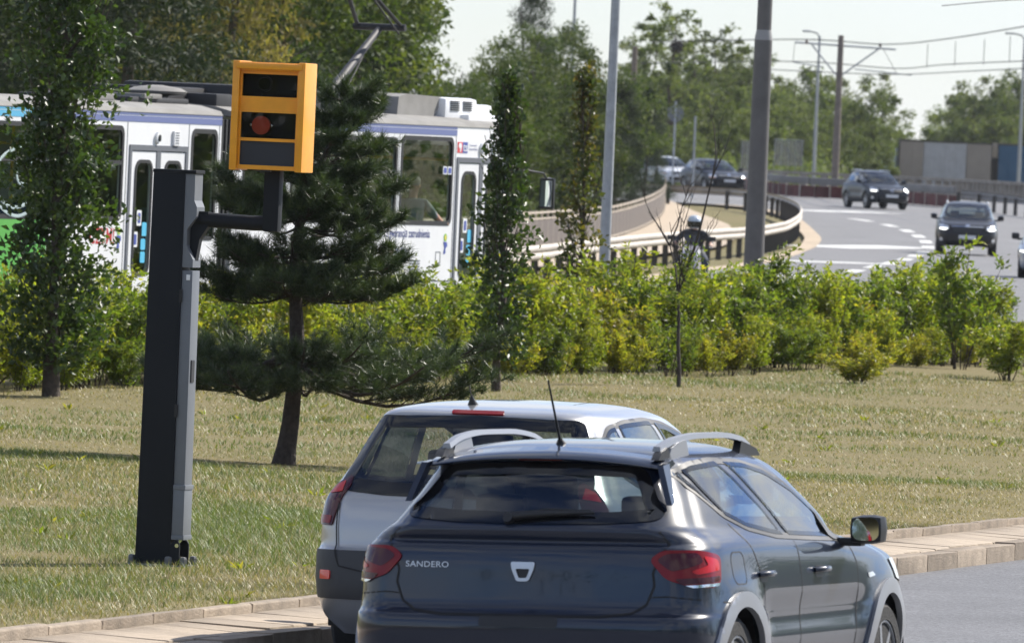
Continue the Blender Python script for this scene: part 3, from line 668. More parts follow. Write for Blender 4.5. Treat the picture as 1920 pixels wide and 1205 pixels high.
for k in range(52):
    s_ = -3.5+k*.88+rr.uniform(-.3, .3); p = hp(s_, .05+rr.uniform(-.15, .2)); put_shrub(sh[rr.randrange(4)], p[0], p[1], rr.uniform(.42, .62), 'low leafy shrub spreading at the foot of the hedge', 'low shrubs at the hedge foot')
put_shrub(lo[2], 5.85, 139.2, 1.15, 'tallest loose shrub, its branches reaching over the dark car on the far road', None)
put_shrub(sh[3], 4.23, 129.3, .46, 'small round yellow green bush alone on the lawn before the loose hedge', None).scale = (.85, .85, .40)
put_shrub(sh[0], 6.27, 134.4, .58, 'round bush at the foot of the loose hedge, larger than the lone bush', None).scale = (.98, .98, .60)
put_shrub(lo[0], 1.35, 131.0, 1.08, 'leafy shrub rising above the hedge beside the thin grey lamp post', None)
# --- grass and weeds on the lawn
def inside_lawn(x, y):
    q = np.stack([x, y], 1); a = (q-K0)@KN; b = (q-H0)@HN; return (a < -.80) & (b > -1.2)
def lawnz(x, y):
    d = -((np.stack([x, y], 1)-K0)@KN); g_ = np.clip((d-1)/3, 0, 1); return .13+.012*np.minimum(d, 2)+.025*np.sin(x*.9+y*.21)*g_+.02*np.sin(x*.33-y*.5)*g_
def vnoise(x, y, s, seed):
    r_ = np.random.default_rng(seed); g_ = r_.uniform(0, 1, (64, 64)); fx = (x*s) % 64; fy = (y*s) % 64; i = fx.astype(int); j = fy.astype(int); u = fx-i; w = fy-j; u = u*u*(3-2*u); w = w*w*(3-2*w)
    return g_[i, j]*(1-u)*(1-w)+g_[(i+1) % 64, j]*u*(1-w)+g_[i, (j+1) % 64]*(1-u)*w+g_[(i+1) % 64, (j+1) % 64]*u*w
def grass(n, ylo, yhi, hgt, wd, seed, dens=None):
    rng = np.random.default_rng(seed); y = rng.uniform(ylo, yhi, n); half = y*.052+1.6; x = rng.uniform(-1, 1, n)*half
    k = inside_lawn(x, y); x = x[k]; y = y[k]; n = len(x)
    g1 = vnoise(x, y, .55, 1)*.5+vnoise(x, y, 1.7, 2)*.3+vnoise(x, y, 5.0, 3)*.2          # lush patches
    near = np.clip(1-((-((np.stack([x, y], 1)-K0)@KN)-.8)/1.2), 0, 1)                       # dry margin at the kerb
    lush = np.clip((g1-.48)*2.5+.42+rng.normal(0, .16, n)-.75*near+.45*np.clip((78-y)/20, -.3, .5), 0, 1)
    kk = rng.uniform(0, 1, n) < .55+.45*lush; x = x[kk]; y = y[kk]; lush = lush[kk]; n = len(x)
    h = hgt*(.45+.75*lush)*rng.uniform(.5, 1.5, n); a = rng.uniform(0, 6.283, n); ln = rng.uniform(.25, 1.1, n)
    b = np.stack([x, y, lawnz(x, y)-.004], 1); w = np.stack([np.cos(a+1.57), np.sin(a+1.57), np.zeros(n)], 1)*(wd*rng.uniform(.6, 1.3, n))[:, None]
    dirv = np.stack([np.cos(a)*ln, np.sin(a)*ln, np.ones(n)], 1); m_ = b+dirv*(h*.5)[:, None]; t = b+dirv*(h*.85)[:, None]+np.stack([np.cos(a), np.sin(a), np.zeros(n)], 1)*(h*.45*ln)[:, None]
    v = np.stack([b-w, b+w, m_+w*.7, m_-w*.7, t], 1).reshape(-1, 3); i = np.arange(n)[:, None]*5
    f = np.concatenate([i+np.array([[0, 1, 2]]), i+np.array([[0, 2, 3]]), i+np.array([[3, 2, 4]])], 0)
    tint = np.clip(lush*.75+rng.normal(.10, .22, n), 0, 1); return v, f, np.repeat(tint, 5)
M['grass'] = leafmat('grass_blade', [(.36, .29, .15), (.275, .23, .105), (.185, .19, .066), (.125, .16, .042), (.105, .16, .035)], .5, .30, .4, (1.2, 1.25, .7))
parts = [grass(190000, 54, 72, .055, .0026, 1), grass(190000, 72, 92, .048, .0032, 2), grass(150000, 92, 135, .045, .0048, 3)]
off = 0; V = []; Fs = []; Ts = []
for v, f, t in parts: V.append(v); Fs.append(f+off); Ts.append(t); off += len(v)
tag(bigmesh('grass', np.concatenate(V), np.concatenate(Fs), np.concatenate(Ts), M['grass']), 'dry mown grass of the lawn', None, kind='stuff')
wr = np.random.default_rng(77); WP = []; WT = []; WO = []; WS = []
for k in range(170):            # broad-leaved weeds in rosettes
    y = wr.uniform(58, 118); x = wr.uniform(-1, 1)*(y*.05+.8)
    if not inside_lawn(np.array([x]), np.array([y]))[0] or vnoise(np.array([x]), np.array([y]), .55, 1)[0] < .45: continue
    m_ = wr.integers(5, 12); a = wr.uniform(0, 6.283, m_); WP.append(np.stack([x+np.cos(a)*.02, y+np.sin(a)*.02, np.full(m_, lawn_z(x, y)+.005)], 1)); WO.append(np.stack([np.cos(a), np.sin(a), wr.uniform(.3, 1.1, m_)], 1)*5); WT.append(wr.uniform(.5, 1, m_)); WS.append(wr.uniform(.04, .10, m_))
v, f, t = leaf_arrays(np.concatenate(WP), np.concatenate(WS), np.concatenate(WT), .0, .28, 1.5, np.concatenate(WO), rng=wr)
tag(bigmesh('weeds', v, f, t, M['shrub2']), 'broad leaved weeds scattered in the lawn', None, kind='stuff')
# scrub under the far trees and behind the tram: too dense to count
def scrub(name, boxes, leaf, m, seed, lab):
    rng = np.random.default_rng(seed); P = []; Tn = []
    for u0, u1, Y0, Y1, h, n in boxes:
        for k in range(n):
            Y = rng.uniform(Y0, Y1); x = px_x(rng.uniform(u0, u1), Y); hh = h*rng.uniform(.4, 1.0); q = in_ball(70, rng, .5)*np.array([hh*.6, hh*.6, hh*.5])+np.array([x, Y, T(Y)+hh*.45]); P.append(q); Tn.append(np.clip(rng.normal(rng.uniform(.3, .6), .16, 70), 0, 1))
    v, f, t = leaf_arrays(np.concatenate(P), leaf, np.concatenate(Tn), .3, .5, .3, rng=rng); tag(bigmesh(name, v, f, t, m), lab, None, kind='stuff')
scrub('undergrowth', [(-300, 760, 165, 190, 2.2, 150), (720, 960, 292, 312, 2.2, 50), (900, 1110, 345, 375, 2.2, 60)], .16, M['broad'], 5, 'dark undergrowth below the tree belt behind the tram')
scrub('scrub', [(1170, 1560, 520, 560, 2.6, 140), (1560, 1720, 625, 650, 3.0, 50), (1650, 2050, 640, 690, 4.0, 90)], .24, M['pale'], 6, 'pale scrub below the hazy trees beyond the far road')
# ------------------------------------------------------------------ vehicles
def paint(name, col, rough=.22, metal=.45, coat=.9, flake=.12):
    m = mat(name, col, rough, metal, var=flake, scale=900, coat=coat, detail=2, spec=.2); return m
M['paint_dark'] = paint('graphite_paint', (.008, .014, .031), .35, .0)
M['paint_silver'] = paint('silver_paint', (.40, .40, .40), .34, .65)
M['paint_navy'] = paint('dark_blue_grey_paint', (.010, .014, .022), .35, .0, coat=.35)
M['paint_brown'] = paint('dark_brown_grey_paint', (.016, .015, .017), .35, .0, coat=.4)
M['paint_black'] = paint('blue_black_paint', (.007, .009, .014), .35, 0.0, coat=.3)
M['paint_white'] = paint('white_paint', (.72, .74, .77), .3, 0.0, flake=.02)
M['paint_light'] = paint('light_silver_paint', (.42, .46, .52), .3, .4)
M['glass_side'] = glassmat('side_glass', (.42, .52, .54), 1.6, .26)
M['glass_rear'] = glassmat('tinted_rear_glass', (.40, .44, .45), 1.5, .05)
M['glass_front'] = glassmat('windscreen_glass', (.62, .72, .70), 1.5, .06)
M['lamp_glass'] = glassmat('clear_lamp_cover', (.9, .9, .9), 1.45, .02)
M['red_lens'] = mat('red_lens', (.20, .003, .006), .2, coat=.22, spec=.2)
M['red_dark'] = mat('dark_red_lens', (.06, .004, .007), .15, coat=.4, spec=.2)
M['red_bright'] = mat('bright_red_lens', (.50, .010, .012), .2, coat=.25, spec=.2)
M['lamp_white'] = mat('headlamp_reflector', (.80, .82, .84), .2, .6)
M['drl'] = mat('lit_running_lamp', (1.0, .98, .92), .4, emit=2.2)
M['amber'] = mat('amber_lens', (.8, .30, .04), .2, coat=1.0)
M['grille'] = mat('grille_mesh', (.010, .010, .011), .4, bump=.4, bscale=90)
M['reflect_red'] = mat('red_reflector', (.70, .03, .02), .2, coat=1.0)
class Car:
    """body lofted from plan outlines stacked by height; x runs rear (0) to front, y left"""
    def __init__(s, rows, name, loc, yaw, label, cat='car', group=None, roll=0.0, ns=96, pitch=0.0):
        s.root = empty(name, loc, 0, label, cat, group)
        s.root.rotation_mode = 'QUATERNION'
        q = Quaternion((0, 0, 1), math.pi/2-yaw)
        s.root.rotation_quaternion = q @ Quaternion((1, 0, 0), roll) @ Quaternion((0, 1, 0), pitch)
        keys = ('zr', 'zf', 'xr', 'xf', 'w', 'cr', 'rr', 'cf', 'rf', 'tr', 'tf'); K = np.array(rows, float); n = len(K)
        q = []
        for i in range(n-1):
            for k in range(5): q.append(i+k/5)
        q.append(n-1); D = np.stack([pchip(np.arange(n), K[:, c], q) for c in range(K.shape[1])], 1); s.D = D
        NR, NC = 9, 8; ring = []
        for d in D:
            zr, zf, xr, xf, w, crn, rr, cf, rf, tr, tf = d; half = []
            rr = min(rr, w*.9); rf = min(rf, w*.9)
            def Wd(x): return w-tr*max(0, (xr+1.25-x)/1.25)**2-tf*max(0, (x-(xf-1.4))/1.4)**2
            w1 = Wd(xr+rr); w2 = Wd(xf-rf)
            for k in range(NR): y = (w1-rr)*k/NR; half.append((xr+crn*(y/w)**2, y))
            x0 = xr+crn*((w1-rr)/w)**2
            for k in range(NC): a = k/NC*math.pi/2; half.append((x0+rr*1.15*(1-math.cos(a)), w1-rr+rr*math.sin(a)))
            xs = x0+rr*1.15; x9 = xf-cf*((w2-rf)/w)**2; xe = x9-rf*1.15
            if xe < xs+.02: m_ = (xs+xe)/2; xs = m_-.01; xe = m_+.01
            for k in range(ns+1): x = xs+(xe-xs)*k/ns; half.append((x, lerp(w1, w2, k/ns)+(Wd(x)-lerp(w1, w2, k/ns))*math.sin(min(1, min(k, ns-k)/6)*math.pi/2)))
            for k in range(1, NC+1): a = k/NC*math.pi/2; half.append((x9-rf*1.15*(1-math.sin(a)), w2-rf+rf*math.cos(a)))
            for k in range(1, NR+1): y = (w2-rf)*(1-k/NR); half.append((xf-cf*(y/w)**2, y))
            L0 = max(.1, xf-xr); ring.append([(x, y, zr+(zf-zr)*min(1, max(0, (x-xr)/L0))) for x, y in half])
        s.N = len(ring[0]); s.ring = ring
    def mesh(s, disp=None):
        V = []; F = []; N = s.N
        for rg in s.ring:
            pts = [Vector(p) for p in rg]
            if disp: pts = [Vector(disp(p)) for p in pts]
            V += pts+[Vector((p.x, -p.y, p.z)) for p in reversed(pts[1:-1])]
        n = 2*N-2; s.n = n
        for j in range(len(s.ring)-1):
            for i in range(n): F.append((j*n+i, (j+1)*n+i, (j+1)*n+(i+1) % n, j*n+(i+1) % n))
        t = (len(s.ring)-1)*n
        for i in range(N-1):
            a, b = t+i, t+i+1; c, d = t+(n-i-1) % n if i else None, None
            r0 = t+((n-i) % n); r1 = t+((n-i-1) % n)
            f = [a, b, r1, r0]; f2 = []
            for k in f:
                if k not in f2: f2.append(k)
            if len(f2) > 2: F.append(tuple(f2))
            r0 -= t; r1 -= t; f = [r0, r1, i+1, i]; f2 = []
            for k in f:
                if k not in f2: f2.append(k)
            if len(f2) > 2: F.append(tuple(f2))
        s.V = V; s.F = F; s.bvh = BVHTree.FromPolygons(V, F); s.holes = []; return s
    def hole(s, test): s.holes.append(test)
    def body(s, m, mats=None, name='body'):
        q = MB(); keep = []
        for f in s.F:
            c = sum((s.V[i] for i in f), Vector())/len(f)
            if not any(h(c) for h in s.holes): keep.append(f)
        me = bpy.data.meshes.new(name); me.from_pydata(s.V, [], keep); me.materials.append(m)
        bm = bmesh.new(); bm.from_mesh(me); bmesh.ops.remove_doubles(bm, verts=bm.verts[:], dist=1e-4); bmesh.ops.recalc_face_normals(bm, faces=bm.faces[:])
        bm.to_mesh(me); bm.free(); setsmooth(me, R_(38)); return link(name, me, s.root)
    def patch(s, name, poly, view, off, m, holes=(), step=.05, thick=.0, mirror=False, smooth=True, parent=None, both=False):
        """a conforming panel: 2-D outline projected onto the body along a view direction"""
        vs2, tr = cdt(poly, holes, step)
        out = []
        for sgn in ((1, -1) if both else (1,)):
            V = []; ok = []
            for a, b in vs2:
                if view == 'rear': o = Vector((-3, a*sgn, b)); d = Vector((1, 0, 0))
                elif view == 'front': o = Vector((9, a*sgn, b)); d = Vector((-1, 0, 0))
                elif view == 'right': o = Vector((a, -4*sgn, b)); d = Vector((0, sgn, 0))
                elif view == 'top': o = Vector((a, b*sgn, 5)); d = Vector((0, 0, -1))
                elif view == 'rdiag':     # towards a rear corner; a measured along the corner's face, sgn 1 = right side
                    e = Vector((math.sin(.75), -math.cos(.75)*sgn, 0)); d = Vector((math.cos(.75), math.sin(.75)*sgn, 0)); o = Vector((.35, -.62*sgn, b))+e*a-d*4
                elif view == 'fdiag':
                    e = Vector((-math.sin(.75), -math.cos(.75)*sgn, 0)); d = Vector((-math.cos(.75), math.sin(.75)*sgn, 0)); o = Vector((s.fx, -.60*sgn, b))+e*a-d*4
                h = s.bvh.ray_cast(o, d)
                if h[0] is None: V.append(None); continue
                n = h[1]
                if n.dot(d) > 0: n = -n
                V.append(h[0]+n*off)
            idx = {}; VV = []
            for i, v in enumerate(V):
                if v is not None: idx[i] = len(VV); VV.append(v)
            FF = [tuple(idx[i] for i in t) for t in tr if all(i in idx for i in t)]
            q = MB(); q.add(VV, FF)
            if not FF: continue
            if thick:
                cnt = {}
                for t in FF:
                    for a, b in ((t[0], t[1]), (t[1], t[2]), (t[2], t[0])): cnt[(a, b)] = 1
                n0 = len(VV); low = []
                for i, v in enumerate(VV):
                    nv = s.bvh.find_nearest(v)
                    low.append(v+(nv[0]-v).normalized()*thick if (nv[0]-v).length > 1e-6 else v)
                q.v += [tuple(v) for v in low]
                for (a, b) in cnt:
                    if (b, a) not in cnt: q.f.append((b, a, a+n0, b+n0)); q.m.append(0)
            o = q.build(name, m, parent or s.root, smooth=R_(50) if smooth else None, fix=bool(thick)); out.append(o)
        return out
    def seam(s, pts, view, w=.009, off=.0015, m=None, both=False, closed=False, name='panel_gap'):
        P = [Vector(p) for p in resample(pts, .04, closed)]; lft = []; rgt = []
        for i, p in enumerate(P):
            a = P[i-1] if (i or closed) else p; b = P[(i+1) % len(P)] if (i+1 < len(P) or closed) else p; t = (b-a).normalized(); n = Vector((-t.y, t.x))*w*.5; lft.append(tuple(p+n)); rgt.append(tuple(p-n))
        if closed: return s.patch(name, lft, view, off, m or M['seam'], holes=[rgt], step=.2, both=both) if abs(area(lft)) > abs(area(rgt)) else s.patch(name, rgt, view, off, m or M['seam'], holes=[lft], step=.2, both=both)
        return s.patch(name, lft+rgt[::-1], view, off, m or M['seam'], step=.2, both=both)
    def window(s, poly, view, glass, border=.04, both=False, name='window', rim='window_frame', off=.003, step=.05):
        inn = inset(poly, border); hp_ = inset(poly, border*.5)
        if view == 'right': s.hole(lambda c, h=hp_: abs(c.y) > .35 and inpoly((c.x, c.z), h))
        elif view == 'rear': s.hole(lambda c, h=hp_: c.x < 1.3 and inpoly((c.y, c.z), h))
        elif view == 'front': s.hole(lambda c, h=hp_: c.x > 1.7 and inpoly((c.y, c.z), h))
        r_ = s.patch(rim, poly, view, off+.002, M['frit'], holes=[inn], step=step, both=both)
        g_ = s.patch(name, inset(poly, border*.8), view, off, glass, step=step, both=both)
        return r_, g_
    def wheel(s, x, y, r, w=.2, rim=M['alu'], spokes=10, rr=.70):
        for sgn in ((1, -1)):
            mt = Matrix.Translation((x, sgn*y, r)) @ Matrix.Rotation(math.pi/2 if sgn < 0 else -math.pi/2, 4, 'X')
            q = MB(); q.lathe([(r*.62, -w*.5), (r*.90, -w*.5), (r*.985, -w*.38), (r, -w*.2), (r, w*.2), (r*.985, w*.38), (r*.90, w*.5), (r*.70, w*.5), (r*.68, w*.42)], 36, mat=mt)
            o = q.build('wheel', M['rubber'], s.root, smooth=R_(40)); o2 = MB()
            o2.lathe([(r*.70, w*.30), (r*.70, w*.47), (r*.66, w*.47), (r*.64, w*.30)], 36, mat=mt); o2.lathe([(r*.14, w*.28), (r*.14, w*.44), (r*.10, w*.46)], 16, mat=mt)
            for k in range(spokes):
                o2.box(r*.08, r*.67, -r*.055, r*.055, w*.30, w*.43, mat=mt @ Matrix.Rotation(6.283*k/spokes, 4, 'Z'))
            o2.build('rim', rim, o, smooth=R_(40)); o3 = MB(); o3.lathe([(r*.64, w*.1), (r*.64, w*.12)], 24, mat=mt); o3.build('brake_disc', M['black'], o)
    def arch(s, x, z, r):
        s.hole(lambda c: abs(c.y) > .45 and c.z < z+r and (c.x-x)**2+(c.z-z)**2 < r*r)
        for sgn in (1, -1):
            q = MB(); n = 20; vs = []
            for k in range(n+1):
                a = -.25+(math.pi+.5)*k/n; 
                for y in (.52, s.ww-.03): vs.append((x+(r+.02)*math.cos(a), sgn*y, z+(r+.02)*math.sin(a)))
            q.add(vs, [(2*k, 2*k+1, 2*k+3, 2*k+2) for k in range(n)]); q.add([(x+(r+.02)*math.cos(-.25+(math.pi+.5)*k/n), sgn*.52, z+(r+.02)*math.sin(-.25+(math.pi+.5)*k/n)) for k in range(n+1)], [tuple(range(n+1))])
            q.build('wheel_housing', M['black'], s.root)
    def cabin(s, x0, x1, seats, zf=.30, zb=.80, w=.66, dash=None, m=None):
        q = MB(); q.box(x0, x1, -w, w, zf-.06, zf); q.box(x0+.02, x0+.05, -w, w, zf, zb-.02); q.build('floor', M['interior'], s.root)
        for (x, y, wd, top) in seats:
            b = MB(); b.box(x-.02, x+.42, y-wd/2, y+wd/2, zf+.10, zf+.30, b=.05)
            mt = Matrix.Translation((x, y, zf+.22)) @ Matrix.Rotation(-.28, 4, 'Y')
            b.box(-.14, .0, -wd/2, wd/2, 0, .58, b=.05, mat=mt); o = b.build('seat', m or M['seat'], s.root, smooth=R_(40))
            for hy in ((0,) if wd < .7 else (-wd*.3, wd*.3)):
                h = MB(); h.box(-.12, -.03, hy-.13, hy+.13, .63, .82 if top else .74, b=.04, mat=mt); h.tube([mt @ Vector((-.07, hy-.06, .55)), mt @ Vector((-.07, hy-.06, .68))], .008, 6); h.tube([mt @ Vector((-.07, hy+.06, .55)), mt @ Vector((-.07, hy+.06, .68))], .008, 6)
                h.build('headrest', m or M['seat'], o, smooth=R_(40))
        if dash:
            q = MB(); q.prism([(dash-.25, zb-.12), (dash-.2, zb+.02), (dash+.25, zb+.06), (dash+.5, zb-.02), (dash+.5, zf), (dash-.05, zf)], -w, w); q.build('dashboard', M['interior'], s.root)
            q = MB(); c = Vector((dash-.36, .36, zb-.02)); mt = Matrix.Translation(c) @ Matrix.Rotation(R_(65), 4, 'Y')
            q.tube([mt @ Vector((.185*math.cos(a), .185*math.sin(a), 0)) for a in np.linspace(0, 6.283, 25)[:-1]], .016, 8, closed=True); q.box(-.17, .17, -.02, .02, -.01, .01, mat=mt); q.tube([c, (dash-.05, .36, zb-.14)], .03, 8); q.build('steering_wheel', M['interior'], s.root, smooth=R_(40))
    def mirrors(s, x, z, y, m, sz=1.0, glass=True, stalk=.1):
        for sgn in (1, -1):
            q = MB(); q.box(x-.055*sz, x+.10*sz, y, y+.205*sz, z-.085*sz, z+.085*sz, b=.07*sz); q.v = [(a+.10*(b-y), b*sgn, c-.10*max(0, .5-(b-y)/.25)*.1) for a, b, c in q.v]
            o = q.build('door_mirror', m, s.root, smooth=R_(50)); q = MB(); q.box(x-.0, x+.08, y-stalk, y+.06, z-.10*sz, z-.05*sz, b=.015); q.v = [(a, b*sgn, c) for a, b, c in q.v]; q.build('mirror_stalk', M['black'], o, smooth=R_(40))
            if glass:
                q = MB(); q.plate(rrect(y+.025, z-.065*sz, y+.185*sz, z+.068*sz, .04), [], x-.062*sz, x-.056*sz, 'x'); q.v = [(a+.10*(b-y), b*sgn, c) for a, b, c in q.v]; q.build('mirror_glass', M['mirror'], o)
def area(p): return sum(p[i-1][0]*p[i][1]-p[i][0]*p[i-1][1] for i in range(len(p)))/2
M['mirror'] = mat('mirror_surface', (.7, .74, .74), .02, 1.0)
def text_mesh(txt, size, depth=.0, shear=0.0, space=1.0, bold=0.0):
    c = bpy.data.curves.new('txt', 'FONT'); c.body = txt; c.size = size; c.extrude = depth; c.shear = shear; c.space_character = space; c.offset = bold; c.resolution_u = 3
    o = bpy.data.objects.new('txt', c); COL.objects.link(o); bpy.context.view_layer.update()
    me = bpy.data.meshes.new_from_object(o.evaluated_get(bpy.context.evaluated_depsgraph_get())); bpy.data.objects.remove(o); return me
def text_on(car, name, txt, y0, y1, z0, z1, view, off, m, parent=None):
    """raised lettering laid onto the body, left end y0 to right end y1 as read"""
    me = text_mesh(txt, 1.0, 0.0, 0, 1.05, .0); co = np.array([v.co[:] for v in me.vertices]); mn = co.min(0); mxx = co.max(0); V = []
    for p in co:
        a = y0+(p[0]-mn[0])/(mxx[0]-mn[0])*(y1-y0); b = z0+(p[1]-mn[1])/(mxx[1]-mn[1])*(z1-z0)
        h = car.bvh.ray_cast(Vector((-3, a, b)), Vector((1, 0, 0))); V.append(h[0]+h[1]*(off if h[1].x < 0 else -off))
    q = MB(); F = [tuple(p.vertices) for p in me.polygons]; n = len(V); q.add(V, F); q.add([v+Vector((off+.002, 0, 0)) for v in V], [])
    ed = {}
    for f in F:
        for a, b in zip(f, f[1:]+f[:1]): ed[(a, b)] = 1
    for (a, b) in ed:
        if (b, a) not in ed: q.f.append((b, a, a+n, b+n)); q.m.append(0)
    bpy.data.meshes.remove(me); return q.build(name, m, parent or car.root)
# ---------- the dark hatchback (crossover trim) in front
#        zr    zf    xr    xf    w    cr   rr   cf   rf   tr   tf
rows = [(.20, .22, .20, 3.86, .76, .05, .20, .10, .30, .05, .06),
        (.32, .32, .07, 4.02, .86, .07, .22, .14, .34, .04, .08),
        (.46, .46, .00, 4.09, .905, .08, .22, .16, .36, .03, .09),
        (.58, .58, -.01, 4.10, .918, .08, .22, .17, .36, .03, .09),
        (.640, .63, .00, 4.09, .918, .08, .22, .17, .36, .03, .09),
        (.665, .66, .035, 4.085, .916, .08, .22, .17, .36, .03, .09),
        (.69, .69, .058, 4.075, .915, .08, .20, .17, .36, .03, .09),
        (.80, .77, .070, 4.04, .912, .08, .20, .18, .36, .03, .09),
        (.90, .86, .078, 3.94, .905, .08, .20, .20, .36, .035, .09),
        (.975, .915, .092, 3.72, .895, .08, .20, .22, .36, .045, .10),
        (1.005, .945, .118, 3.50, .885, .085, .20, .22, .36, .055, .10),
        (1.03, .965, .105, 3.30, .872, .085, .22, .20, .36, .07, .10),
        (1.06, .985, .098, 3.14, .855, .09, .22, .20, .36, .10, .10),
        (1.095, 1.01, .125, 3.02, .838, .10, .23, .16, .32, .13, .09),
        (1.16, 1.09, .200, 2.88, .808, .10, .22, .15, .28, .14, .07),
        (1.25, 1.22, .300, 2.62, .752, .10, .21, .15, .26, .13, .06),
        (1.33, 1.32, .365, 2.42, .706, .10, .20, .15, .25, .12, .06),
        (1.375, 1.37, .38, 2.28, .668, .10, .20, .15, .25, .10, .05),
        (1.405, 1.40, .42, 2.17, .628, .10, .22, .15, .25, .08, .05),
        (1.435, 1.435, .50, 2.02, .565, .09, .24, .14, .25, .05, .04),
        (1.462, 1.465, .66, 1.82, .455, .07, .24, .10, .24, .02, .02),
        (1.480, 1.482, .88, 1.62, .30, .05, .2, .06, .2, .0, .0),
        (1.486, 1.488, 1.05, 1.5, .12, .01, .1, .02, .1, .0, .0),
        (1.487, 1.489, 1.08, 1.48, .02, .0, .01, .0, .01, .0, .0)]
def bulge(wx, rz, wr, amt):
    def f(p):
        x, y, z = p; k = 0
        for cx in wx:
            d = math.hypot(x-cx, z-rz); k = max(k, math.exp(-((d-wr)/.12)**2) if d > wr else 1.0)
        if y > .5 and z < .95: y += amt*k*min(1, (y-.5)/.25)*(1 if z < .8 else (.95-z)/.15)
        if y > .6 and .52 < z < .74 and 1.0 < x < 2.95: y -= .018*math.sin((z-.52)/.22*math.pi)*min(1, (x-1.0)/.25, (2.95-x)/.25)
        return (x, y, z)
    return f
hatch = Car(rows, 'dark_hatchback', (.112, 51.5, road_z(3.75)-.012), R_(18), 'dark graphite crossover hatchback with roof rails and chrome rear badge', roll=R_(-2.0), ns=110)
hatch.ww = .918; hatch.fx = 3.8
hatch.mesh(bulge((.70, 3.30), .33, .40, .022))
C = hatch
for x in (.70, 3.30):
    C.arch(x, .335, .375); a = [(x+.45*math.cos(t), .335+.43*math.sin(t)) for t in np.linspace(-.25, math.pi+.25, 26)]; b = [(x+.355*math.cos(t), .335+.355*math.sin(t)) for t in np.linspace(math.pi+.25, -.25, 26)]
    C.patch('arch_cladding', a+b, 'right', .016, M['silver_cladding'], step=.045, thick=.03, both=True)
C.wheel(.70, .80, .325, .205, M['silver_cladding'], 7); C.wheel(3.30, .80, .325, .205, M['silver_cladding'], 7)
rg = rpoly([(.50, 1.365), (0, 1.382), (-.50, 1.365), (-.60, 1.20), (-.655, 1.145), (-.63, 1.11), (-.40, 1.092), (0, 1.085), (.40, 1.092), (.63, 1.11), (.655, 1.145), (.60, 1.20)], .05)
C.window(rg, 'rear', M['glass_rear'], .055, name='rear_window', step=.04)
side = rpoly([(.50, 1.345), (.75, 1.388), (1.10, 1.405), (1.50, 1.392), (1.80, 1.352), (2.15, 1.262), (2.45, 1.13), (2.66, .995), (2.62, .965), (2.0, .985), (1.45, 1.005), (1.05, 1.05), (.80, 1.12)], .04)
C.patch('window_trim', side, 'right', .003, M['black'], holes=[inset(side, .03)], step=.05, both=True)
def cutside(x0l, x0h, x1l, x1h, src):
    """part of the window outline between two slanted lines"""
    out = [];
    def ins(p): t = (p[1]-.97)/.43; return lerp(x0l, x0h, t) <= p[0] <= lerp(x1l, x1h, t)
    P = resample(src, .012)
    return [p for p in P if ins(p)]
sw = inset(side, .02)
for nm, w in (('front_door_window', (1.74, 1.20, 9, 9)), ('rear_door_window', (.98, .60, 1.66, 1.10)), ('quarter_window', (-9, -9, .95, .56))):
    C.window(cutside(*w, sw), 'right', M['glass_side'], .022 if nm != 'quarter_window' else .012, True, name=nm, step=.04)
# front door: sail panel and second pillar
C.patch('mirror_sail', rpoly([(2.38, 1.145), (2.64, .995), (2.60, .97), (2.44, .975)], .02), 'right', .009, M['black'], step=.05, both=True)
ws = rpoly([(-.50, 1.395), (0, 1.41), (.50, 1.395), (.66, 1.10), (.70, 1.03), (0, 1.015), (-.70, 1.03), (-.66, 1.10)], .05)
C.window(ws, 'front', M['glass_front'], .05, name='windscreen', step=.06)
C.body(M['paint_dark'])
C.cabin(.35, 3.2, [(1.15, 0, 1.25, False), (1.95, .37, .5, True), (1.95, -.37, .5, True)], .30, .88, .68, 2.75)
# tail lamps: dark housing, red zones, clear strip
tl = rpoly([(-.155, .925), (-.10, .970), (.08, .970), (.22, .950), (.25, .93), (.235, .815), (.17, .790), (.02, .797), (-.09, .83)], .03)
for i, (nm, pl, m_, of) in enumerate((('tail_lamp', tl, M['red_lens'], .010),)):
    lamps = C.patch(nm, pl, 'rdiag', of, m_, step=.03, thick=.02, both=True)
    for side_i, L_ in enumerate(lamps): pass
for nm, pl, m_ in (('lamp_insert', rpoly([(-.125, .925), (-.08, .955), (.07, .958), (.10, .915), (.0, .885), (-.07, .87)], .02), M['red_dark']),
                   ('lamp_insert', rpoly([(.10, .945), (.215, .925), (.225, .875), (.05, .855), (.02, .872), (.13, .90)], .02), M['red_bright']),
                   ('lamp_insert', rpoly([(-.055, .835), (.225, .848), (.222, .822), (-.03, .808)], .012), M['red_dark']),
                   ('lamp_insert', rpoly([(-.01, .803), (.218, .815), (.21, .80), (.03, .792)], .008), M['chrome'])):
    o_ = C.patch(nm, pl, 'rdiag', .013, m_, step=.03, both=True)
    for a, b in zip(o_, lamps): a.parent = b
# seams and details on the rear
tg = [(-.66, 1.06), (-.71, 1.0), (-.67, .93), (-.645, .86), (-.655, .80), (-.62, .71), (-.55, .665), (-.40, .648), (.40, .648), (.55, .665), (.62, .71), (.655, .80), (.645, .86), (.67, .93), (.71, 1.0), (.66, 1.06)]
C.seam(tg, 'rear', .012)
C.seam([(.93, .69), (.42, .72)], 'right', .008, both=True); C.seam([(-.86, .735), (-.72, .75), (-.64, .745)], 'rear', .007); C.seam([(.86, .735), (.72, .75), (.64, .745)], 'rear', .007)
C.patch('handle_recess', rrect(-.20, .595, .20, .645, .015), 'rear', .002, M['black'], step=.05)
C.patch('bumper_insert', rpoly([(-.74, .46), (.74, .46), (.70, .30), (-.70, .30)], .04), 'rear', .006, M['cladding'], step=.06, thick=.02)
C.patch('lower_cladding', rpoly([(1.08, .40), (2.92, .40), (2.92, .24), (1.08, .24)], .02), 'right', .008, M['cladding'], step=.08, thick=.02, both=True)
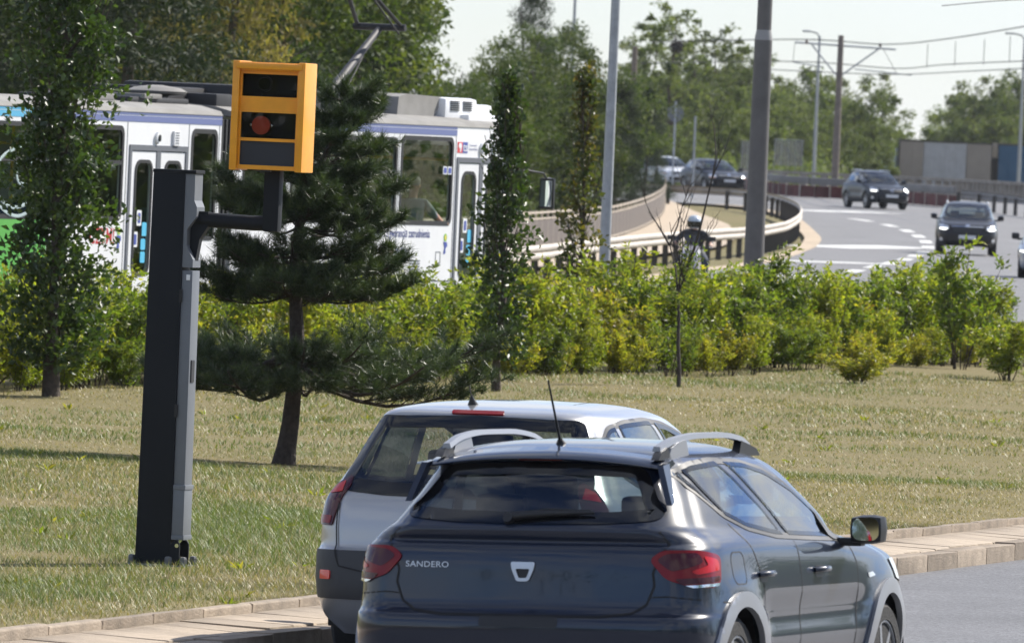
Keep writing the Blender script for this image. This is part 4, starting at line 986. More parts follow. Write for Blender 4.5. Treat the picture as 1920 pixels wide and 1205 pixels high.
text_on(C, 'badge_lettering', 'SANDERO', .61, .385, .872, .900, 'rear', .004, M['alu'])
em = rpoly([(-.062, .905), (.062, .905), (.056, .87), (.030, .812), (-.030, .812), (-.056, .87)], .012)
C.patch('emblem', em, 'rear', .012, M['alu'], holes=[rpoly([(-.036, .872), (.036, .872), (.020, .828), (-.020, .828)], .008)], step=.02, thick=.014)
C.patch('emblem_plate', inset(em, .012), 'rear', .003, M['black'], step=.03)
# spoiler over the rear window, with side fins
q = MB(); sv = []
for y in np.linspace(-.60, .60, 17):
    e = abs(y)/.6; xr = .32+.08*e**2; zt = 1.414-.045*e**2.2; sv.append([(xr, y, zt-.012), (xr+.02, y, zt+.004), (.50+.06*e, y, zt+.046-.012*e), (.56+.05*e, y, zt+.012), (.40+.06*e, y, zt-.022), (xr+.01, y, zt-.018)])
n = 6; q.add([p for r_ in sv for p in r_], [(i*n+k, i*n+(k+1) % n, (i+1)*n+(k+1) % n, (i+1)*n+k) for i in range(16) for k in range(n)]+[tuple(range(n)), tuple(range(16*n+n-1, 16*n-1, -1))])
sp = q.build('roof_spoiler', M['paint_dark'], C.root, smooth=R_(50))
q = MB(); q.box(.326, .36, -.11, .11, 1.392, 1.402, b=.003); q.build('brake_lamp', M['red_dark'], sp)
for sgn in (1, -1):
    q = MB(); q.prism([(.355, 1.375), (.47, 1.385), (.36, 1.20), (.30, 1.185)], .585, .615); q.v = [(x, (y-(1.38-z)*-.34)*sgn, z) for x, y, z in q.v]; q.build('spoiler_fin', M['paint_dark'], sp, smooth=R_(30))
def onrear(y, z, d): h = C.bvh.ray_cast(Vector((-3, y, z)), Vector((1, 0, 0))); return h[0]+Vector((-d, 0, d*.4))
q = MB(); q.tube([onrear(y, z, .022) for y, z in ((.10, 1.112), (.02, 1.122), (-.12, 1.132), (-.24, 1.137), (-.33, 1.138))], [.022, .021, .017, .012, .006], 8); q.tube([onrear(y, z, .012) for y, z in ((.09, 1.135), (-.10, 1.155), (-.31, 1.150))], .006, 6); q.tube([onrear(.09, 1.105, .0), onrear(.09, 1.105, .04)], [.03, .024], 12)
q.build('rear_wiper', M['black'], C.root, smooth=R_(50))
q = MB(); q.tube([(.72, .02, 1.46), (.70, .02, 1.49)], [.03, .012], 10); q.tube([(.70, .02, 1.485), (.50, .02, 1.78)], [.007, .0045], 7); q.build('aerial', M['black'], C.root, smooth=R_(50))
for sgn in (1, -1):       # roof rails
    q = MB(); pts = [(.50, 1.452), (.72, 1.492), (1.1, 1.512), (1.5, 1.510), (1.85, 1.486), (2.02, 1.448)]; xs_ = np.linspace(.50, 2.02, 22); zs_ = pchip([p[0] for p in pts], [p[1] for p in pts], xs_)
    vs = []
    for x, z in zip(xs_, zs_): 
        yc = .555-.018*((x-1.25)/.75)**2
        vs += [(x, sgn*(yc-.022), z-.011), (x, sgn*(yc+.022), z-.014), (x, sgn*(yc+.018), z+.012), (x, sgn*(yc-.015), z+.014)]
    q.add(vs, [(i*4+k, i*4+(k+1) % 4, i*4+4+(k+1) % 4, i*4+4+k) for i in range(21) for k in range(4)]+[(0, 1, 2, 3), (87, 86, 85, 84)])
    rl = q.build('roof_rail', M['silver_cladding'], C.root, smooth=R_(35))
    for (xa, xb, m_) in ((.44, .60, M['black']), (.60, .90, M['silver_cladding']), (1.78, 2.10, M['black'])):
        q = MB(); zt = lambda x: float(pchip([p[0] for p in pts], [p[1] for p in pts], [min(2.02, max(.5, x))])[0])
        q.prism([(xa-.02, 1.40), (xa+.03, zt(xa)-.016), (lerp(xa, xb, .5), zt(lerp(xa, xb, .5))-.010), (xb-.03, zt(xb)-.012), (xb+.03, 1.40)], sgn*.533, sgn*.574); q.build('rail_foot', m_, rl, smooth=R_(30))
C.mirrors(2.52, 1.03, .935, M['black'], .86, stalk=.14)
for x in (1.10, 2.06):
    C.patch('handle_cup', rrect(x-.075, .80, x+.075, .862, .03), 'right', .0015, M['black'], step=.03, both=True)
    for sgn in (1, -1):
        q = MB(); h = C.bvh.ray_cast(Vector((x, -4*sgn, .84)), Vector((0, sgn, 0)))[0]; y = abs(h.y)
        q.tube([(x-.085, sgn*(y+.004), .838), (x-.06, sgn*(y+.032), .842), (x+.06, sgn*(y+.034), .842), (x+.10, sgn*(y+.004), .840)], [.012, .015, .016, .013], 10); q.build('door_handle', M['paint_dark'], C.root, smooth=R_(50))
C.seam([(1.71, .99), (1.73, .9), (1.76, .70), (1.74, .45), (1.70, .33)], 'right', both=True); C.seam([(.83, 1.09), (.95, .98), (1.10, .78), (1.12, .62), (1.08, .45)], 'right', both=True); C.seam([(2.66, .95), (2.74, .86), (2.76, .7), (2.72, .5), (2.70, .33)], 'right', both=True)
C.seam(rrect(.60, .80, .80, .955, .05), 'right', .006, closed=True)
C.patch('side_indicator', rpoly([(2.93, .80), (3.02, .805), (3.06, .785), (2.95, .775)], .012), 'right', .004, M['lamp_white'], step=.03, both=True)
C.patch('head_lamp', rpoly([(-.02, .80), (.30, .86), (.42, .86), (.38, .76), (.10, .72), (-.05, .74)], .02), 'fdiag', .006, M['lamp_white'], step=.04, both=True)
C.patch('grille', rpoly([(-.55, .80), (.55, .80), (.5, .66), (-.5, .66)], .03), 'front', .006, M['grille'], step=.05)
# ---------- the silver estate ahead of it
rows = [(.20, .22, .16, 4.28, .76, .05, .20, .10, .30, .05, .06),
        (.32, .32, .04, 4.42, .85, .08, .22, .14, .34, .04, .08),
        (.46, .46, -.01, 4.48, .878, .09, .24, .16, .36, .04, .09),
        (.58, .58, .00, 4.49, .885, .09, .24, .17, .36, .04, .09),
        (.66, .64, .01, 4.48, .885, .09, .24, .17, .36, .04, .09),
        (.69, .68, .05, 4.46, .884, .09, .24, .17, .36, .04, .09),
        (.80, .76, .065, 4.42, .882, .09, .22, .18, .36, .045, .09),
        (.90, .84, .085, 4.25, .872, .09, .21, .20, .36, .05, .09),
        (.955, .90, .105, 3.95, .862, .09, .20, .22, .36, .055, .10),
        (.985, .935, .125, 3.70, .852, .09, .19, .22, .36, .06, .10),
        (1.02, .965, .155, 3.40, .84, .09, .18, .20, .36, .07, .10),
        (1.08, 1.02, .21, 3.25, .82, .10, .17, .16, .32, .08, .09),
        (1.18, 1.14, .29, 3.02, .775, .10, .15, .15, .28, .09, .07),
        (1.30, 1.27, .375, 2.72, .725, .10, .14, .15, .26, .09, .06),
        (1.38, 1.36, .425, 2.50, .688, .10, .14, .15, .25, .09, .06),
        (1.42, 1.41, .43, 2.35, .655, .09, .15, .15, .25, .08, .05),
        (1.445, 1.445, .46, 2.20, .605, .08, .18, .14, .25, .05, .04),
        (1.468, 1.475, .60, 2.0, .52, .06, .2, .10, .24, .02, .02),
        (1.490, 1.495, .9, 1.75, .38, .04, .2, .06, .2, .0, .0),
        (1.500, 1.502, 1.15, 1.6, .16, .01, .1, .02, .1, .0, .0),
        (1.501, 1.503, 1.2, 1.58, .02, .0, .01, .0, .01, .0, .0)]
EP = kp(-1.2, 1.22)
est = Car(rows, 'silver_estate_car', (-.27, 58.9, road_z(1.2)-.02), R_(16.5), 'silver estate car with dark tinted rear window ahead of the dark hatchback', roll=R_(-1.0), ns=100)
C = est; C.ww = .885; C.fx = 4.1; C.mesh(bulge((.85, 3.53), .32, .38, .012))
for x in (.85, 3.53): C.arch(x, .32, .35)
C.wheel(.85, .77, .31, .195, M['alu'], 9); C.wheel(3.53, .77, .31, .195, M['alu'], 9)
rg = rpoly([(.58, 1.415), (0, 1.428), (-.58, 1.415), (-.66, 1.25), (-.725, 1.06), (-.73, 1.0), (-.45, .978), (0, .972), (.45, .978), (.73, 1.0), (.725, 1.06), (.66, 1.25)], .04)
C.window(rg, 'rear', M['glass_rear'], .07, name='rear_window', step=.05)
side = rpoly([(.62, 1.30), (.80, 1.385), (1.10, 1.415), (1.55, 1.425), (1.90, 1.40), (2.30, 1.325), (2.62, 1.215), (2.86, 1.09), (2.93, 1.0), (2.3, .99), (1.5, 1.0), (.95, 1.03), (.72, 1.10)], .05)
C.patch('window_trim', side, 'right', .003, M['black'], holes=[inset(side, .03)], step=.06, both=True)
sw = inset(side, .02)
C.window(cutside(1.05, .98, 1.86, 1.62, sw), 'right', M['glass_side'], .022, True, name='rear_door_window', step=.05)
C.window(cutside(-9, -9, 1.0, .93, sw), 'right', M['glass_side'], .022, True, name='quarter_window', step=.05)
fd = cutside(1.95, 1.70, 9, 9, sw)        # front door windows wound down: open frames
hpf = inset(fd, .012); C.hole(lambda c: abs(c.y) > .35 and inpoly((c.x, c.z), hpf))
C.patch('door_window_frame', fd, 'right', .005, M['frit'], holes=[inset(fd, .03)], step=.05, both=True)
ws = rpoly([(-.54, 1.405), (0, 1.42), (.54, 1.405), (.70, 1.08), (.72, 1.01), (0, .99), (-.72, 1.01), (-.70, 1.08)], .05)
C.window(ws, 'front', M['glass_front'], .05, name='windscreen', step=.07)
C.body(M['paint_silver'])
C.cabin(.45, 3.4, [(1.45, 0, 1.25, False), (2.25, .37, .5, True), (2.25, -.37, .5, True)], .30, .86, .66, 3.0)
lamps = C.patch('tail_lamp', rpoly([(-.075, 1.02), (-.02, 1.08), (.05, 1.03), (.10, .92), (.125, .80), (-.06, .80), (-.075, .90)], .02), 'rdiag', .010, M['red_dark'], step=.03, thick=.02, both=True)
for nm, pl, m_ in (('lamp_insert', rpoly([(-.06, .985), (-.015, 1.045), (.035, 1.02), (.055, .97)], .01), M['red_bright']), ('lamp_insert', rpoly([(-.05, .855), (.105, .855), (.115, .812), (-.048, .812)], .01), M['red_lens'])):
    o_ = C.patch(nm, pl, 'rdiag', .013, m_, step=.03, both=True)
    for a, b in zip(o_, lamps): a.parent = b
C.patch('bumper', rpoly([(-1.02, .665), (1.02, .665), (1.02, .40), (-1.02, .40)], .03), 'rear', .008, M['cladding'], step=.05, thick=.02)
C.patch('bumper_corner', rpoly([(-.05, .665), (.55, .665), (.50, .40), (-.05, .40)], .03), 'right', .0075, M['cladding'], step=.05, thick=.02, both=True)
for y in (.745, -.745): C.patch('reflector', rrect(y-.035, .505, y+.035, .555, .008), 'rear', .014, M['reflect_red'], step=.03, thick=.01)
C.seam([(-.70, 1.0), (-.70, .80), (-.69, .66), (-.66, .58), (-.5, .55), (.5, .55), (.66, .58), (.69, .66), (.70, .80), (.70, 1.0)], 'rear', .009, .010)
C.patch('brake_lamp', rrect(-.15, 1.432, .15, 1.448, .006), 'rear', .012, M['red_lens'], step=.04, thick=.015)
q = MB(); q.tube([(.88, .0, 1.485), (.86, 0, 1.52), (.85, 0, 1.545)], [.035, .016, .006], 10); q.tube([(.85, 0, 1.54), (.80, 0, 1.60)], .004, 6); q.v = [(x-.1, y+.13, z-.012) for x, y, z in q.v]; q.build('aerial', M['black'], C.root, smooth=R_(50))
C.patch('number_plate', rrect(-.26, .72, .26, .83, .01), 'rear', .01, M['plate'], step=.08, thick=.01)
C.mirrors(2.78, 1.02, .90, M['paint_silver'], 1.0, stalk=.12)
for x in (1.35, 2.30):
    for sgn in (1, -1):
        q = MB(); y = abs(C.bvh.ray_cast(Vector((x, -4*sgn, .84)), Vector((0, sgn, 0)))[0].y); q.tube([(x-.085, sgn*(y+.004), .83), (x-.06, sgn*(y+.03), .834), (x+.06, sgn*(y+.03), .834), (x+.09, sgn*(y+.004), .832)], .013, 8); q.build('door_handle', M['paint_silver'], C.root, smooth=R_(50))
C.seam([(1.93, .99), (1.96, .7), (1.92, .33)], 'right', both=True); C.seam([(1.05, 1.02), (1.25, .75), (1.24, .5)], 'right', both=True); C.seam([(2.94, .97), (2.98, .7), (2.92, .35)], 'right', both=True)
C.patch('head_lamp', rpoly([(-.02, .78), (.30, .84), (.42, .84), (.38, .74), (.10, .70), (-.05, .72)], .02), 'fdiag', .006, M['lamp_white'], step=.05, both=True)

# ---------- oncoming cars on the far road (seen from the front)
def far_rows(L_, Wd, H_, hood, suv=False, nose=.0):
    w = Wd/2; b = hood; zl = .24 if suv else .17
    return [(zl, zl+.04, .16, L_-.22, w*.86, .05, .2, .10, .30, .04, .06), (zl+.12, zl+.12, .05, L_-.07, w*.95, .08, .2, .14, .34, .04, .08), (.48, .48, .0, L_-.01, w*.99, .08, .2, .16, .36, .03, .09), (.62, .62, .0, L_, w, .08, .2, .17, .36, .03, .09),
            (.75, .72, .05, L_-.02, w*.995, .08, .2, .18, .36, .03, .09), (b-.12, b-.20, .07, L_-.08, w*.99, .08, .2, .20, .34, .035, .10), (b-.04, b-.10, .09, L_-.28, w*.975, .08, .2, .22, .34, .045, .12), (b, b-.04, .11, L_-.62, w*.955, .08, .2, .22, .34, .06, .12),
            (b+.04, b, .14, L_-1.02, w*.93, .09, .2, .20, .34, .08, .12), (b+.11, b+.07, .2, L_-1.2, w*.89, .10, .2, .16, .3, .09, .09), (lerp(b, H_, .5), lerp(b, H_, .47), .32, L_-1.52, w*.82, .10, .2, .15, .26, .1, .07), (H_-.14, H_-.15, .42, L_-1.88, w*.745, .10, .2, .15, .25, .09, .05),
            (H_-.085, H_-.085, .46, L_-2.05, w*.69, .1, .2, .15, .25, .07, .05), (H_-.045, H_-.045, .58, L_-2.22, w*.60, .08, .2, .12, .25, .04, .03), (H_-.015, H_-.015, .9, L_-2.5, w*.42, .05, .2, .06, .2, 0, 0), (H_-.002, H_-.002, 1.1, L_-2.7, w*.16, .01, .1, .02, .1, 0, 0), (H_, H_, 1.15, L_-2.75, .02, 0, .01, 0, .01, 0, 0)]
def far_car(name, label, u, Y, yaw, L_, Wd, H_, hood, m, suv, lamp='drl', z=None, grille_top=None, rails=False, plate=True, emblem='round', wheel=.33, u_off=0.0):
    """yaw 180 deg faces the camera; placed so that its nose is at (u, Y)"""
    z = T(Y)-.012 if z is None else z
    c = Car(far_rows(L_, Wd, H_, hood, suv), name, (0, 0, 0), yaw, label, 'car', None, ns=70); hd = np.array([math.sin(yaw), math.cos(yaw)])
    c.root.location = (px_x(u, Y)-hd[0]*L_+u_off, Y-hd[1]*L_, z); c.ww = Wd/2; c.fx = L_-.3; w = Wd/2; b = hood
    c.mesh(bulge((.78, L_-.88), wheel, wheel+.06, .015))
    for x in (.78, L_-.88): c.arch(x, wheel, wheel+.045)
    c.wheel(.78, w-.12, wheel, .21, M['alu'], 7); c.wheel(L_-.88, w-.12, wheel, .21, M['alu'], 7)
    ws_ = rpoly([(-w*.70, H_-.10), (0, H_-.085), (w*.70, H_-.10), (w*.86, b+.13), (w*.90, b+.04), (0, b+.015), (-w*.90, b+.04), (-w*.86, b+.13)], .05)
    c.window(ws_, 'front', M['glass_front'], .045, name='windscreen', step=.06)
    sd = rpoly([(.55, H_-.22), (.85, H_-.12), (1.4, H_-.10), (L_-2.25, H_-.13), (L_-1.85, H_-.22), (L_-1.3, b+.10), (L_-1.28, b+.05), (1.0, b+.07), (.7, b+.13)], .05)
    mid = lerp(.9, L_-1.4, .52)
    c.window(cutside_g(sd, mid+.04, 99), 'right', M['glass_side'], .03, True, name='front_door_window', step=.06); c.window(cutside_g(sd, -9, mid-.04), 'right', M['glass_side'], .03, True, name='rear_door_window', step=.06)
    rg_ = rpoly([(-w*.62, H_-.15), (w*.62, H_-.15), (w*.72, b+.12), (-w*.72, b+.12)], .05); c.window(rg_, 'rear', M['glass_rear'], .05, name='rear_window', step=.08)
    c.body(m); c.cabin(.5, L_-1.1, [(1.3, 0, 1.2, False), (2.05, .37, .5, True), (2.05, -.37, .5, True)], .34, b-.10, w-.2, L_-1.75)
    gt = grille_top or b-.20
    c.patch('grille', rpoly([(-w*.52, gt), (w*.52, gt), (w*.44, gt-.15), (-w*.44, gt-.15)], .03), 'front', .006, M['grille'], step=.06)
    c.patch('grille_trim', rpoly([(-w*.54, gt+.02), (w*.54, gt+.02), (w*.52, gt), (-w*.52, gt)], .005), 'front', .010, M['chrome'], step=.06)
    c.patch('lower_grille', rpoly([(-w*.62, .46), (w*.62, .46), (w*.56, .30), (-w*.56, .30)], .04), 'front', .006, M['grille'], step=.06)
    if suv: c.patch('lower_cladding', rpoly([(.9, .42), (L_-1.2, .42), (L_-1.2, .27), (.9, .27)], .03), 'right', .008, M['cladding'], step=.08, thick=.02, both=True)
    hl = c.patch('head_lamp', rpoly([(-.16, gt-.06), (-.10, gt+.02), (.24, gt+.075), (.30, gt+.05), (.22, gt-.08), (-.05, gt-.11)], .02), 'fdiag', .006, M['lamp_white'], step=.05, both=True)
    o_ = c.patch('running_lamp', rpoly([(-.13, gt-.06), (.20, gt-.045), (.22, gt-.075), (-.05, gt-.10)], .01), 'fdiag', .010, M['drl'] if lamp == 'drl' else M['amber'], step=.05, both=True)
    for a, d in zip(o_, hl): a.parent = d
    c.patch('fog_lamp', rrect(.02, .42, .16, .52, .03), 'fdiag', .006, M['lamp_white'], step=.05, both=True)
    if plate: c.patch('number_plate', rrect(-.26, .50, .26, .61, .01), 'front', .02, M['plate'], step=.1, thick=.015)
    if emblem:
        ez = gt-.05; a_ = np.linspace(0, 6.283, 21)[:-1]
        if emblem == 'round':
            e_ = c.patch('emblem', [(.07*math.cos(t), ez+.07*math.sin(t)) for t in a_], 'front', .014, M['chrome'], holes=[[(.058*math.cos(t), ez+.058*math.sin(t)) for t in a_]], step=.03, thick=.01)[0]
            c.patch('emblem_letter', [(-.05, ez+.045), (-.035, ez+.045), (0, ez-.02), (.035, ez+.045), (.05, ez+.045), (.03, ez-.05), (.0, ez-.0), (-.03, ez-.05)], 'front', .014, M['chrome'], step=.03, parent=e_)
        elif emblem == 'oval': c.patch('emblem', [(.075*math.cos(t), ez+.085+.035*math.sin(t)) for t in a_], 'front', .012, M['chrome'], step=.03, thick=.01)
        else: c.patch('emblem', rpoly([(-.06, ez+.13), (-.02, ez+.15), (.03, ez+.13), (.06, ez+.15), (.05, ez+.09), (.02, ez+.03), (-.02, ez+.06), (-.05, ez+.04)], .01), 'front', .012, M['chrome'], step=.03, thick=.01)
    c.mirrors(L_-1.5, b+.10, w-.01, M['black'] if not suv else m, 1.0, glass=False, stalk=.1)
    if rails:
        for sgn in (1, -1):
            q_ = MB(); q_.tube([(.55, sgn*(w*.66), H_-.06), (.7, sgn*(w*.66), H_-.005), (L_-2.4, sgn*(w*.66), H_-.0), (L_-2.15, sgn*(w*.67), H_-.07)], .022, 7); q_.build('roof_rail', M['alu'], c.root, smooth=R_(50))
    return c
def cutside_g(src, xa, xb): return [p for p in resample(src, .015) if xa <= p[0] <= xb]
far_car('oncoming_suv', 'dark brown grey sport utility car with lit lamps, partly behind a hedge branch', 1806, 325, R_(181.5), 4.44, 1.855, 1.63, 1.06, M['paint_brown'], True, rails=True, emblem='oval', wheel=.36)
far_car('oncoming_suv', 'dark blue grey compact sport utility car turning in front of the red barrier', 1662, 436, R_(163), 4.11, 1.76, 1.58, 1.02, M['paint_navy'], True, rails=True, wheel=.35)
far_car('oncoming_hatchback', 'blue black hatchback with bright headlamps behind the far guardrail', 1357, 463, R_(161), 4.28, 1.80, 1.48, .96, M['paint_black'], False, emblem='lion', lamp='lamp')
far_car('oncoming_saloon', 'white saloon car following the blue black hatchback behind the far guardrail', 1264, 498, R_(163), 4.5, 1.80, 1.42, .90, M['paint_white'], False, emblem=None, lamp='amber')
far_car('oncoming_car', 'light silver car almost hidden behind the low conifer at the fence bend', 1214, 506, R_(168), 4.3, 1.75, 1.36, .88, M['paint_light'], False, emblem=None, lamp='amber')
far_car('oncoming_car', 'light silver car at the end of the loose hedge, only its corner in view', 1968, 268, R_(184), 4.3, 1.80, 1.46, .95, M['paint_light'], False, emblem=None)
# ------------------------------------------------------------------ tram
M['tram_white'] = mat('tram_white_paint', (.80, .81, .83), .4, var=.08, scale=.9, coat=.2)
M['tram_green'] = mat('tram_green_film', (.10, .38, .06), .4, var=.06, scale=2)
M['tram_blue'] = mat('tram_blue_stripe', (.14, .17, .36), .4)
M['tram_cyan'] = mat('tram_light_blue_stripe', (.10, .42, .66), .4)
M['tram_roof'] = mat('tram_roof_grey', (.22, .215, .205), .85, var=.2, scale=2, bump=.2)
M['tram_black'] = mat('tram_equipment_black', (.018, .018, .02), .6)
M['tram_glass'] = glassmat('tram_window_glass', (.80, .84, .80), 1.3, .0)
M['door_frame'] = mat('tram_door_grey', (.13, .14, .16), .55)
M['seal'] = mat('window_rubber', (.015, .015, .016), .6)
M['txt_red'] = mat('red_lettering', (.55, .04, .04), .5); M['txt_blue'] = mat('blue_lettering', (.035, .05, .22), .5); M['sticker_white'] = mat('white_sticker', (.78, .80, .82), .5)
M['sticker_blue'] = mat('blue_sticker', (.06, .09, .36), .5); M['sticker_cyan'] = mat('cyan_sticker', (.10, .50, .74), .5); M['sticker_green'] = mat('green_sticker', (.25, .5, .08), .5); M['sticker_yellow'] = mat('yellow_sticker', (.8, .6, .1), .5)
M['yellow_rail'] = mat('yellow_handrail', (.70, .46, .03), .4); M['tram_wall'] = mat('tram_interior', (.45, .45, .42), .8); M['tram_seat'] = mat('tram_seat_blue', (.04, .08, .16), .7)
M['swirl'] = mat('pale_film_print', (.42, .52, .52), .5)
tram = empty('tram', (TRAM0[0], TRAM0[1], 0), math.pi/2-TA, 'white articulated tram with blue roof stripe and raised pantograph on the track', 'tram')
HW = 1.10; Z0, Z1 = .38, 3.04
def tram_section(x0, x1, wins, doors, nm):
    """wins: (x0,x1,z0,z1); doors: (x0,x1)"""
    out = [(x0, Z0), (x1, Z0), (x1, Z1), (x0, Z1)]
    holes = [rrect(a, c, b, d, .09) for a, b, c, d in wins]+[[(a, Z0+.02), (b, Z0+.02), (b, 2.60), (a, 2.60)] for a, b in doors]
    for sgn in (-1, 1):
        q = MB(); q.plate(out, holes, sgn*HW, sgn*(HW-.05)); sd = q.build('side_wall', M['tram_white'], tram)
        for a, b, c, d in wins:
            f = MB(); f.plate(rrect(a-.035, c-.035, b+.035, d+.035, .11), [rrect(a+.02, c+.02, b-.02, d-.02, .08)], sgn*(HW+.006), sgn*(HW-.02)); w = f.build('window', M['seal'], tram)
            g_ = MB(); g_.plate(rrect(a+.01, c+.01, b-.01, d-.01, .08), [], sgn*(HW-.016), sgn*(HW-.024)); g_.build('pane', M['tram_glass'], w)
            if b-a > 1.2 and not (nm == 'front' and a > -3.7):
                g_ = MB(); g_.box(a, b, min(sgn*(HW-.01), sgn*(HW+.004)), max(sgn*(HW-.01), sgn*(HW+.004)), d-.42, d-.37); g_.build('vent_bar', M['seal'], w)
        if sgn > 0:
            for a, b in doors: q = MB(); q.box(a, b, sgn*(HW-.05) if sgn > 0 else -HW, HW-.01, Z0, 2.6); q.build('wall_panel', M['tram_white'], tram)
            continue
        for a, b in doors:
            f = MB(); f.plate([(a-.05, Z0), (b+.05, Z0), (b+.05, 2.66), (a-.05, 2.66)], [[(a+.015, Z0+.03), (b-.015, Z0+.03), (b-.015, 2.595), (a+.015, 2.595)]], -HW-.012, -HW+.03); f.box((a+b)/2-.06, (a+b)/2+.06, -HW-.008, -HW+.03, Z0+.03, 2.595); dr = f.build('door', M['door_frame'], tram)
            for p, q_ in ((a+.02, (a+b)/2-.065), ((a+b)/2+.065, b-.02)):
                gl = rrect(p+.13, 1.16, q_-.11, 2.47, .13); l_ = MB(); l_.plate([(p, Z0+.04), (q_, Z0+.04), (q_, 2.585), (p, 2.585)], [gl], -HW+.0, -HW+.04); lf = l_.build('door_leaf', M['tram_white'], dr)
                l_ = MB(); l_.plate(rrect(p+.11, 1.14, q_-.09, 2.49, .14), [inset(gl, .02)], -HW-.010, -HW+.0); l_.build('door_seal', M['seal'], dr); l_ = MB(); l_.plate(gl, [], -HW+.015, -HW+.022); l_.build('door_pane', M['tram_glass'], dr)
                l_ = MB(); l_.box(p+.05, p+.11, -HW-.03, -HW, .9, 1.08, b=.01); l_.build('door_handle', M['black'], dr)
    # floor, ceiling, roof, seats, rails
    q = MB(); q.box(x0, x1, -HW+.05, HW-.05, .78, .86); q.build('floor', M['door_frame'], tram)
    q = MB(); pr = [(-HW-.012, Z1), (-HW+.02, Z1+.05), (-HW*.75, Z1+.11), (-HW*.4, Z1+.135), (0, Z1+.14), (HW*.4, Z1+.135), (HW*.75, Z1+.11), (HW-.02, Z1+.05), (HW+.012, Z1)]
    q.prism(pr, x0, x1, 'x'); q.build('roof', M['tram_roof'], tram, smooth=R_(30))
    for k in range(int((x1-x0)/1.0)):
        xc = x0+.6+k*1.0
        for y in (.62, -.62) if nm != 'front' or xc < -2.4 else ():
            if y < 0 and any(a-.3 < xc < b+.3 for a, b in doors): continue
            b_ = MB(); b_.box(xc-.2, xc+.2, y-.21, y+.21, 1.22, 1.30, b=.03); b_.box(xc-.24, xc-.17, y-.21, y+.21, 1.30, 1.92, b=.03); b_.box(xc-.15, xc+.15, y-.12, y+.12, .86, 1.22); b_.build('seat', M['tram_seat'], tram, smooth=R_(40))
    for k in range(int((x1-x0)/1.9)):
        xc = x0+.9+k*1.9; b_ = MB(); b_.tube([(xc, -.42, .86), (xc, -.42, 3.0)], .02, 8); b_.build('handrail', M['yellow_rail'], tram)
    b_ = MB(); b_.tube([(x0+.2, -.45, 2.62), (x1-.3, -.45, 2.62)], .018, 8); b_.build('handrail', M['yellow_rail'], tram)
FW = [(-3.43, -1.80, 1.84, 2.87), (-5.15, -3.60, 1.84, 2.84), (-6.85, -5.32, 1.84, 2.84), (-8.30, -7.05, 1.84, 2.84)]
RW = [(-9.84, -9.14, 1.60, 2.84), (-13.55, -11.84, 1.80, 2.84), (-15.45, -13.75, 1.80, 2.84), (-17.3, -15.65, 1.80, 2.84)]
tram_section(-8.6, -.02, FW, [(-1.60, -.08)], 'front'); tram_section(-18.1, -9.0, RW, [(-11.60, -10.02)], 'rear')
# stripes: two blue lines over the side with a thin white line between
for x0, x1, m_ in ((-8.6, -1.68, 'tram_blue'), (-14.25, -9.0, 'tram_blue'), (-18.1, -14.25, 'tram_cyan')):
    q = MB(); q.box(x0, x1, -HW-.004, -HW-.001, 2.925, 2.995); q.build('stripe', M[m_], tram); q = MB(); q.box(x0, x1, -HW-.004, -HW-.001, 3.005, 3.035); q.build('stripe', M[m_], tram)
q = MB(); q.box(-18.1, -14.0, -HW-.004, -HW-.001, .40, 1.765); q.v = [(x+(.12*(z-.4) if x > -15 else 0), y, z) for x, y, z in q.v]; q.build('green_film', M['tram_green'], tram)
# articulation bellows
q = MB()
for k in range(7):
    xa = -9.0+k*.4/7; q.box(xa+.005, xa+.05, -HW+.05-(.03 if k % 2 else 0), HW-.05, .5, 3.0)
q.build('bellows', M['tram_black'], tram)
# front: curved windscreen end
q = MB(); fr = [(-HW, -.02), (-HW+.03, .10), (-HW+.12, .22), (-.6, .34), (0, .40), (.6, .34), (HW-.12, .22), (HW-.03, .10), (HW, -.02)]
def frontwall(z0, z1, nm, m_, t=.0):
    q = MB(); vs = [(x-t*(z-z0), y, z) for z in (z0, z1) for y, x in fr]; n = len(fr); q.add(vs, [(i, i+1, n+i+1, n+i) for i in range(n-1)]); return q.build(nm, m_, tram, smooth=R_(40))
frontwall(.38, 1.70, 'front_panel', M['tram_white']); frontwall(1.70, 2.80, 'windscreen', M['tram_glass'], .06); frontwall(2.80, 3.10, 'destination_panel', M['tram_white'], .1)
q = MB(); q.add([(x-.1*.3, y, 3.10) for y, x in fr], [tuple(range(len(fr)))]); q.add([(x, y, .38) for y, x in fr], [tuple(range(len(fr)))]); q.build('nose_cap', M['tram_white'], tram)
# mirror on a long bracket
q = MB(); q.tube([(.02, -HW, 2.52), (.25, -1.28, 2.53), (.62, -1.36, 2.50), (.74, -1.36, 2.42)], .014, 7); q.tube([(.74, -1.36, 2.44), (.88, -1.36, 2.44), (.92, -1.36, 2.3), (.88, -1.36, 2.16)], .012, 6); ar = q.build('mirror_arm', M['black'], tram, smooth=R_(50))
q = MB(); q.box(.74, .80, -1.46, -1.26, 2.05, 2.44, b=.025); q.build('door_mirror', M['black'], ar, smooth=R_(40)); q = MB(); q.box(.732, .739, -1.44, -1.28, 2.08, 2.41, b=.002); q.build('mirror_glass', M['mirror'], ar)
